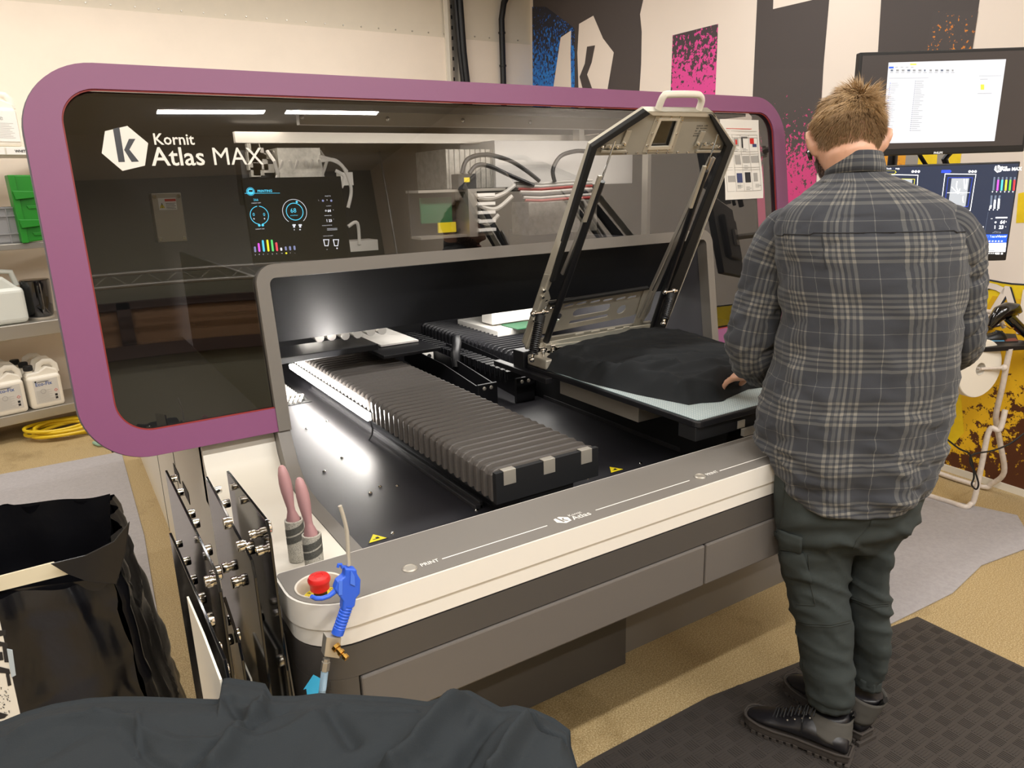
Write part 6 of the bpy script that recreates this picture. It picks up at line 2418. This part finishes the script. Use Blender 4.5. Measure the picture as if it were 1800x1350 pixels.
# seams, cargo pocket, back pocket button
from mathutils.bvhtree import BVHTree


def bvh(o):
    me = o.data
    return BVHTree.FromPolygons([v.co for v in me.vertices], [tuple(p.vertices) for p in me.polygons])


TB = bvh(tro)


def onto(x, y, off=.001, tree=None):
    d = ray(x, y).normalized()
    h = (tree or TB).ray_cast(CAM, d)
    return (h[0] + h[1] * off) if h[0] else None


def seamline(mb, P, r=.0013, off=.0008, step=10):
    pts = []
    for (x0, y0), (x1, y1) in zip(P, P[1:]):
        for i in range(step):
            q = onto(x0 + (x1 - x0) * i / step, y0 + (y1 - y0) * i / step, off)
            if q and (not pts or (q - pts[-1]).length < .06):
                pts.append(q)
    q = onto(*P[-1], off)
    if q and pts and (q - pts[-1]).length < .06:
        pts.append(q)
    if len(pts) > 2:
        mb.tube(pts, r, 6)


mb = MB()
for P in (((1360, 800), (1356, 850), (1360, 900), (1363, 960)), ((1540, 850), (1536, 900), (1528, 925)), ((1528, 925), (1505, 950), (1500, 965)), ((1394, 1090), (1420, 1096), (1460, 1098), (1494, 1090)), ((1395, 1094), (1420, 1100), (1460, 1102), (1494, 1094)),
          ((1497, 1052), (1530, 1064), (1562, 1060)), ((1497, 1056), (1530, 1068), (1562, 1064)), ((1399, 1100), (1408, 1160), (1412, 1230)), ((1402, 818), (1405, 845), (1430, 862), (1480, 872)), ((1362, 820), (1380, 840), (1376, 900), (1366, 960)),
          ((1373, 1008), (1400, 1020), (1426, 1024)), ((1420, 975), (1424, 1025), (1433, 1064), (1400, 1062))):
    seamline(mb, P)
mb.build('trouser_seams', m_seam, tro, smooth=True)


def patch(P, nu, nv, off, name, m, th=.004):
    """cloth flap following the trouser surface between four seen corners"""
    def f(u, v):
        x = (P[0][0] * (1 - u) + P[1][0] * u) * (1 - v) + (P[3][0] * (1 - u) + P[2][0] * u) * v
        y = (P[0][1] * (1 - u) + P[1][1] * u) * (1 - v) + (P[3][1] * (1 - u) + P[2][1] * u) * v
        q = onto(x, y, off + .002 * N(x * .1, y * .1))
        return q
    pts = {}
    ok = True
    mb_ = MB()
    for i in range(nu + 1):
        for j in range(nv + 1):
            q = f(i / nu, j / nv)
            pts[i, j] = q
    idx = {}
    for k, q in pts.items():
        if q:
            idx[k] = len(mb_.v)
            mb_.v.append(q)
    for i in range(nu):
        for j in range(nv):
            ks = [(i, j), (i + 1, j), (i + 1, j + 1), (i, j + 1)]
            if all(k in idx for k in ks) and max((pts[ks[0]] - pts[k]).length for k in ks) < .05:
                mb_.f.append([idx[k] for k in ks])
                mb_.m.append(0)
                mb_.uv.append([(0, 0)] * 4)
    o = mb_.build(name, m, tro, smooth=True, auto=180)
    s = o.modifiers.new('s', 'SOLIDIFY')
    s.thickness = th
    s.offset = 0
    return o


patch([(1364, 926), (1412, 944), (1408, 972), (1368, 966)], 8, 5, .006, 'pocket_flap', m_trs)
patch([(1368, 968), (1412, 972), (1428, 1024), (1380, 1014)], 8, 8, .003, 'cargo_pocket', m_trs)
patch([(1405, 820), (1478, 852), (1480, 868), (1404, 846)], 8, 4, .004, 'back_pocket_flap', m_trs, .003)
q = onto(1457, 859, .006)
if q:
    MB().lathe([(.0085, 0), (.0085, .002), (.006, .003), (0, .0025)], q, (CAM - q).normalized(), 18).build('pocket_button', mat('brown_button', '8a6a4a', .4), tro, smooth=True)
mb = MB()
for L_, z_ in ((LEGL[-1], 0), (LEGR[-1], 0)):
    (c, a, b, yw), = secs([L_], lambda y: 12, 24)
    P = ringpts(c, a + .004, b + .004, yw, 30, 2.1)
    rg = [[p + V((0, 0, .02 - k * .008)) + (p - c).normalized() * (.002 * sin(j * 2.1)) for j, p in enumerate(P)] for k in range(5)]
    m2 = MB()
    loft(m2, rg, caps=False)
    m2.build('ribbed_cuff', m_trs, tro, smooth=True).modifiers.new('t', 'SOLIDIFY').thickness = .003

# ---- boots
def boot(toe, heel, ank, name_lab, shaft_top):
    toe, heel = V(toe), V(heel)
    f = (toe - heel).normalized()
    L = (toe - heel).length
    s = V((f.y, -f.x, 0))
    t = PM
    W_ = [(0, .026), (.03, .034), (.08, .035), (.14, .034), (.19, .042), (.23, .044), (.26, .038), (.275, .028), (.283, .012)]
    k = L / .283
    left = [heel + f * (a * k) + s * b for a, b in W_]
    right = [heel + f * (a * k) - s * b for a, b in reversed(W_)]
    outl = left + right
    z0 = .0115
    b_ = MB()
    sole = [V((p.x, p.y, z0)) for p in outl]
    mb = MB()
    c = (toe + heel) / 2
    top = [V((p.x, p.y, z0 + .030 + .006 * sm(((p - heel).dot(f) - .2) / .08))) for p in outl]
    cen = sum(top, V((0, 0, 0))) / len(top)
    mb.prism([V((p.x + (cen.x - p.x) * .03, p.y + (cen.y - p.y) * .03, z0 + .008)) for p in outl], (0, 0, .018))
    so = None
    vs = [V((p.x, p.y, z0 + .014)) for p in outl] + top
    n = len(outl)
    mb.add(vs, [(i, (i + 1) % n, n + (i + 1) % n, n + i) for i in range(n)] + [tuple(range(n))[::-1], tuple(range(n, 2 * n))])
    for i in range(16):
        a = i / 15 * L
        w_ = .036 + .008 * sm((a - .14) / .08) - .02 * sm((a - .24) / .04)
        if .10 < a < .13:
            continue
        mb.obox(heel + f * (a - .005) - s * w_ + V((0, 0, z0 - .001)), f * .013, s * 2 * w_, V((0, 0, .012)))
    # upper
    u = MB()
    rows = [(0.006, .024, .062, .045), (.03, .033, .082, .05), (.06, .036, .088, .05), (.10, .036, .098, .05), (.14, .037, .09, .045), (.18, .040, .076, .04), (.22, .040, .064, .035), (.25, .034, .055, .03), (.272, .022, .044, .02), (.279, .008, .036, .01)]
    rg = []
    for a, hw, h, _ in spline(rows, 4):
        c = heel + f * (a * k)
        ring = []
        for j in range(28):
            th = 2 * pi * j / 28
            x = hw * math.copysign(abs(sin(th)) ** .8, sin(th)) * (1.0 if cos(th) < 0 else .55 + .45 * (1 - max(0, cos(th)) ** 2))
            z = z0 + .03 + (h - .03) * .5 * (1 + cos(th))
            ring.append(c + s * x + V((0, 0, z - .0)))
        rg.append(ring)
    loft(u, rg)
    an = V(ank)
    b0 = heel + f * .062 * k
    sh = []
    for i in range(8):
        q = i / 7
        c = V((b0.x, b0.y, z0 + .05)).lerp(V((an.x, an.y, shaft_top)), q)
        ring = []
        for j in range(28):
            th = 2 * pi * j / 28
            ring.append(c + s * ((.040 + .005 * q) * sin(th)) + f * ((.052 + .002 * q) * cos(th)))
        sh.append(ring)
    loft(u, sh)
    ub = remesh(u, 'boot', m_leather, PM, .005, 5, lambda p, n: .0025 * N(p.x * 22, p.y * 22, p.z * 22) + .0018 * N(p.x * 12, p.y * 12, p.z * 70))
    mb.build('sole', m_sole, ub, bevel=.0015)
    mt = MB()
    mt.tube([p + V((0, 0, .003)) for p in top] + [top[0] + V((0, 0, .003))], .0035, 8, cap=False)
    mt.build('welt', m_sole, ub, smooth=True)
    # padded felt collar around the ankle
    cl = MB()
    rg = []
    for i in range(9):
        q = i / 8
        c = V((b0.x, b0.y, z0 + .05)).lerp(V((an.x, an.y, shaft_top)), .22 + .80 * q)
        ring = []
        for j in range(30):
            th = 2 * pi * j / 30
            bul = .004 + .003 * abs(sin(q * pi * 2.5))
            back = cos(th)
            rr = V((0, 0, 0))
            ring.append(c + s * ((.045 + .004 * q + bul * .5) * sin(th)) + f * ((.057 + bul * .3) * cos(th) - .003) + V((0, 0, -.012 * max(0, -back) + .02 * max(0, back) * (1 - q))))
        rg.append(ring)
    loft(cl, rg, caps=False)
    cl.build('ankle_padding', m_felt, ub, smooth=True, auto=180).modifiers.new('t', 'SOLIDIFY').thickness = .004
    # laces
    lc = MB()
    for i in range(6):
        a = .085 + i * .019
        zt = z0 + (.128, .122, .112, .1, .088, .078)[i]
        c = heel + f * (a * k + .012)
        lc.tube([c - s * .022 + V((0, 0, zt - .012)), c + V((0, 0, zt + .003)), c + s * .022 + f * .008 + V((0, 0, zt - .012))], .0022, 6)
        lc.tube([c + s * .022 + V((0, 0, zt - .012)), c + f * .006 + V((0, 0, zt + .004)), c - s * .022 + f * .01 + V((0, 0, zt - .014))], .0022, 6)
    c = heel + f * .12 * k
    lc.tube([c + V((0, 0, .125)), c - s * .02 + V((0, 0, .13)), c - s * .04 + V((0, 0, .11)), c - s * .042 + V((0, 0, .075))], .002, 6)
    lc.tube([c + V((0, 0, .125)), c + s * .02 + V((0, 0, .13)), c + s * .036 + V((0, 0, .105))], .002, 6)
    lc.build('laces', m_blk2, ub, smooth=True)
    ey = MB()
    for i in range(5):
        for sg in (-1, 1):
            a = .095 + i * .019
            zt = z0 + (.122, .112, .1, .088, .078)[i]
            ey.ball(heel + f * (a * k + .01) + s * (.024 * sg) + V((0, 0, zt - .014)), .0026, 8)
    ey.build('eyelets', m_alu, ub, smooth=True)
    # pull tab
    MB().tube([V((an.x, an.y, 0)) - f * .05 + V((0, 0, shaft_top - .02)), V((an.x, an.y, 0)) - f * .066 + V((0, 0, shaft_top + .004)), V((an.x, an.y, 0)) - f * .062 + V((0, 0, shaft_top + .014)), V((an.x, an.y, 0)) - f * .052 + V((0, 0, shaft_top + .0))], [(.009, .002)] * 4, 8).build('pull_tab', m_blk2, ub, smooth=True)
    return ub


an1 = pp(1459, 1244, 1.925)
an2 = pp(1520, 1212, 2.01)
boot((1.512, 1.202, 0), (1.618, .935, 0), an1, 'near', an1.z + .0)
boot((1.742, 1.235, 0), (1.722, .955, 0), an2, 'far', an2.z + .0)

# ---- head
HC = pp(1487, 250, 2.06)
HY, HPT = radians(44), radians(28)
hf_ = V((sin(HY) * cos(HPT), cos(HY) * cos(HPT), -sin(HPT)))
hl_ = V((-cos(HY), sin(HY), 0))        # to his left
hu_ = hl_.cross(hf_) * -1
if hu_.z < 0:
    hu_ = -hu_


def hd(x, y, z):
    """head frame: x to his left, y forward, z up"""
    return HC + hl_ * x + hf_ * y + hu_ * z


def headpt(th, ph, k=1.0):
    # th around from the face (0) over his left side, ph from the crown
    x, y, z = sin(ph) * sin(th), sin(ph) * cos(th), cos(ph)
    w_, d_, h_ = .076, .096, .118
    if z < 0:
        w_ *= 1 - .28 * z * z - (.12 * abs(z) if y > 0 else 0)
        d_ *= 1 - (.35 if y < 0 else .06) * z * z
    q = V((x * w_, y * d_, z * h_))
    if y < 0:
        q.y -= .006 * (1 - abs(z))
    fx, fz = q.x, q.z
    if y > .3:
        q.y += .022 * math.exp(-(fx / .012) ** 2 - ((fz + .022) / .016) ** 2) + .010 * math.exp(-(fx / .009) ** 2 - ((fz + .002) / .02) ** 2)   # nose
        q.y -= .010 * (math.exp(-((fx - .031) / .014) ** 2 - ((fz - .004) / .012) ** 2) + math.exp(-((fx + .031) / .014) ** 2 - ((fz - .004) / .012) ** 2))
        q.y += .006 * math.exp(-(fx / .03) ** 2 - ((fz - .022) / .009) ** 2)
        q.y += .006 * math.exp(-(fx / .02) ** 2 - ((fz + .056) / .008) ** 2) + .008 * math.exp(-(fx / .02) ** 2 - ((fz + .088) / .014) ** 2)
        q.y -= .004 * math.exp(-(fx / .02) ** 2 - ((fz + .062) / .003) ** 2)
    return hd(q.x * k, q.y * k, q.z * k)


body = MB()
vs, fs = [], []
nth, nph = 64, 48
rg = [[headpt(2 * pi * j / nth, max(.01, pi * i / nph)) for j in range(nth)] for i in range(nph + 1)]
loft(body, rg)
# ears
for sg in (1, -1):
    e = MB()
    c = (.077 * sg, -.012, -.008)
    body.tube([hd(c[0] - .004 * sg, c[1] + .006, c[2] - .030), hd(c[0] + .006 * sg, c[1] - .004, c[2] - .018), hd(c[0] + .017 * sg, c[1] - .016, c[2] + .004), hd(c[0] + .018 * sg, c[1] - .014, c[2] + .022), hd(c[0] + .008 * sg, c[1] - .0, c[2] + .032), hd(c[0] + .0 * sg, c[1] + .010, c[2] + .026)], [.006, .0065, .0055, .0055, .0055, .005], 10)
    body.tube([hd(c[0] - .006 * sg, c[1] + .004, c[2] - .028), hd(c[0] + .005 * sg, c[1] - .005, c[2] - .012), hd(c[0] + .008 * sg, c[1] - .006, c[2] + .006), hd(c[0] + .006 * sg, c[1] - .003, c[2] + .026)], [.008, .011, .0125, .009], 12)
# neck into the shoulders
nb = pp(1506, 330, 1.995)
nk = [list(q) for q in (hd(0, -.01, -.02), hd(0, -.03, -.05), pp(1497, 300, 2.03), pp(1503, 318, 2.012), nb - V((0, 0, .03)))]
nk = spline(nk, 4)
body.tube([V(q) for q in nk], [.058 + .002 * i / 16 for i in range(len(nk))], 28)
loft(body, [ringpts(c, a, b, yw, 40, 2.2) for c, a, b, yw in secs(spline([(r[0], r[1], r[2], r[3] - .0, r[4]) for r in TR[4:]], 3), yawT, 40, shrink=.038)])
loft(body, [ringpts(c, a, b, yw, 40, 2.2) for c, a, b, yw in secs(spline(TRO, 3), yawP, 40, shrink=.035)])
for L_ in (LEGL, LEGR):
    sx_ = secs(spline(L_, 2), lambda y: 12, 8)
    body.tube([c for c, a, b, yw in sx_], [max(.02, min(a, b) * .42) for c, a, b, yw in sx_], 18)
for S_ in (LS, RS):
    q = spline(S_, 4)
    body.tube([V(r[:3]) for r in q], [max(.024, r[3] - .03) for r in q], 16)


def hand(mb, wrist, tip, nrm, curl, side):
    """palm, four unequal bent fingers and a thumb leaving the side of the palm"""
    d = (tip - wrist).normalized()
    nrm = (nrm - d * nrm.dot(d)).normalized()
    s = d.cross(nrm) * side
    mb.tube([wrist - d * .03, wrist, wrist + d * .03, wrist + d * .06, wrist + d * .085], [(.024, .019), (.025, .018), (.034, .015), (.040, .014), (.038, .012)], 18) if False else None
    A = [wrist - d * .04, wrist, wrist + d * .035, wrist + d * .07, wrist + d * .09]
    Wd, Th = [.025, .026, .036, .040, .036], [.021, .019, .016, .014, .011]
    rg = []
    for c, w_, h_ in zip(A, Wd, Th):
        rg.append([c + s * (w_ * cos(2 * pi * j / 20)) + nrm * (h_ * sin(2 * pi * j / 20)) for j in range(20)])
    loft(mb, rg)
    for i, (o_, L) in enumerate(((.028, .072), (.010, .08), (-.009, .075), (-.027, .060))):
        p = wrist + d * (.082 - .004 * abs(i - 1)) + s * o_
        dirn = d + s * (o_ * 2)
        pts = [p - d * .012, p]
        rad = [.0092, .0092]
        a = curl * .6
        for k, fl in enumerate((.45, .30, .25)):
            dd = (dirn.normalized() * cos(a) - nrm * sin(a))
            p = p + dd * (L * fl)
            pts.append(p)
            rad.append((.0085, .008, .0062)[k])
            a += curl * (1.0 - .1 * i)
        mb.tube(pts, rad, 10)
    p = wrist + d * .022 + s * .028
    t1_ = p + (s * .6 + d * .8 - nrm * .3).normalized() * .038
    t2_ = t1_ + (s * .15 + d * 1.0 - nrm * .45).normalized() * .032
    t3_ = t2_ + (-s * .05 + d * .9 - nrm * .6).normalized() * .026
    mb.tube([p - d * .01 - s * .01, p, t1_, t2_, t3_], [.012, .0135, .0105, .0095, .0075], 10)


wl_ = pp(1341, 655, 2.16)
tipl = V((1.66, 1.46, .975))
hand(body, wl_, tipl, V((0, 0, 1)), .55, 1)
wr_ = pp(1622, 642, 2.36)
hand(body, wr_, wr_ + V((-.16, .03, -.06)), V((0, 0, 1)), .5, -1)
bd = remesh(body, 'body', m_skin, PM, .005, 3)
press(bd.data)
# eyes, mouth
for sg in (1, -1):
    e = hd(.031 * sg, .083, .004)
    MB().ball(e, .0125, 14).build('eye', mat('eye_white', 'e8e2da', .2), bd, smooth=True)
    MB().ball(e + hf_ * .0095, .0055, 10).build('iris', mat('iris_blue_grey', '4a5a63', .2), bd, smooth=True)
MB().tube([hd(-.022, .092, -.060), hd(-.01, .099, -.0585), hd(0, .1005, -.060), hd(.01, .099, -.0585), hd(.022, .092, -.060)], [(.002, .003), (.004, .005), (.0045, .005), (.004, .005), (.002, .003)], 8).build('lips', mat('lip_skin', 'a86a5c', .5), bd, smooth=True)
MB().tube([hd(.080, .012, -.012), hd(.084, .006, -.02), hd(.083, .0, -.036), hd(.081, .002, -.044)], [.006, .007, .005, .004], 8).build('ear_bud', m_gblk, bd, smooth=True)

# ---- hair
m_hair = mat('dark_blond_hair', 'a88a63', .5, var=.3, vscale=160)
m_hairs = mat('short_brown_hair', '8f7352', .6, var=.3, vscale=200)
m_beard = mat('brown_beard', '4e3526', .6, var=.3, vscale=200)
rnd = random.Random(11)
BB = bvh(bd)


def strand(mb, p, dirs, L, w_):
    pts = [p]
    k = len(dirs)
    for d in dirs:
        pts.append(pts[-1] + d * (L / k))
    vs, fs = [], []
    t = (pts[1] - pts[0]).normalized()
    a = t.orthogonal().normalized()
    b = t.cross(a)
    for i, q in enumerate(pts[:-1]):
        r = w_ * (1 - .55 * i / k)
        for j in range(3):
            an = 2 * pi * j / 3
            vs.append(q + a * (r * cos(an)) + b * (r * sin(an)))
    vs.append(pts[-1])
    for i in range(k - 1):
        for j in range(3):
            j2 = (j + 1) % 3
            fs.append((i * 3 + j, i * 3 + j2, (i + 1) * 3 + j2, (i + 1) * 3 + j))
    o = (k - 1) * 3
    for j in range(3):
        fs.append((o + j, o + (j + 1) % 3, k * 3))
    mb.add(vs, fs)


long_, short_, beard_ = MB(), MB(), MB()
crown = hd(-.03, -.045, .10)
for i in range(20000):
    th = rnd.uniform(0, 2 * pi)
    ph = math.acos(1 - 2 * rnd.random())
    p = headpt(th, ph)
    q = p - HC
    x, y, z = q.dot(hl_), q.dot(hf_), q.dot(hu_)
    if ph > 2.7:
        continue
    nrm = (p - HC).normalized()
    # hairline: above the forehead, over the ears, down to the nape
    back = -y / .1
    if y > .03:
        lim = .062
    else:
        lim = .045 - .105 * min(1, max(0, (back + .3) / .9))
    if abs(x) > .062 and y > -.03:
        lim = max(lim, .035)
    lim += rnd.uniform(-.006, .006)
    if z < lim:
        # beard on jaw and cheeks
        if y > .0 and z < -.03 and not (abs(x) < .018 and -.05 > z > -.07 and False) and rnd.random() < .8:
            if z < -.035 - .3 * max(0, .05 - abs(x)) or abs(x) < .028 and z < -.045:
                dn = (nrm * .35 - hu_ * .9 + hf_ * .2).normalized()
                strand(beard_, p - nrm * .001, [dn, (dn + nrm * .1).normalized()], rnd.uniform(.009, .018), .0008)
        continue
    away = (p - crown)
    away = (away - nrm * away.dot(nrm))
    away = away.normalized() if away.length > 1e-4 else -hf_
    jit = V((rnd.uniform(-1, 1), rnd.uniform(-1, 1), rnd.uniform(-1, 1))) * .11 + V((N(p.x * 60, p.y * 60, p.z * 60), N(p.x * 60, p.y * 60, p.z * 60 + 9), N(p.x * 60 + 7, p.y * 60, p.z * 60))) * .35
    if z < .03 or (z < .045 and abs(x) > .06):
        k = sm((z - lim) / .07)
        dn = (nrm * (.30 + .2 * k) + away * .85 + jit * .5).normalized()
        strand(short_, p - nrm * .001, [dn, (dn - nrm * .2 - hu_ * .1).normalized()], .006 + .020 * k + rnd.uniform(0, .004), .0008)
    else:
        tuft = math.exp(-((q - (hd(-.035, -.035, .10) - HC)).length / .03) ** 2)
        sweep = (away * .8 - hl_ * .25 * (1 if z > .06 else 0)).normalized()
        dn = (nrm * (.30 + 1.0 * tuft) + sweep * (.95 - .6 * tuft) + jit * (1 + tuft)).normalized()
        d2 = (dn - nrm * (.28 - .15 * tuft) + away * .15 + jit * .5).normalized()
        d3 = (d2 - nrm * .22 + jit * .4).normalized()
        strand(long_, p - nrm * .001, [dn, d2, d3], rnd.uniform(.026, .042) + .024 * tuft, .0008)
hr = long_.build('hair', m_hair, bd)
hr2 = short_.build('cropped_hair', m_hairs, bd)
bd2 = beard_.build('beard', m_beard, bd)
# scalp under the strands
sc_ = MB()
rgs = []
for i in range(30):
    ph = .02 + 1.62 * i / 29
    ring = []
    for j in range(60):
        th = 2 * pi * j / 60
        lim = 1.0 if cos(th) > .3 else (1.35 if cos(th) > -.3 else 1.60)
        ring.append(headpt(th, min(ph, lim), 1.022 - .02 * (ph / 1.6) ** 2))
    rgs.append(ring)
loft(sc_, rgs, caps=False)
sc_.build('hair_base', mat('hair_shadow_brown', '836a4b', .8, var=.3, vscale=120), bd, smooth=True)
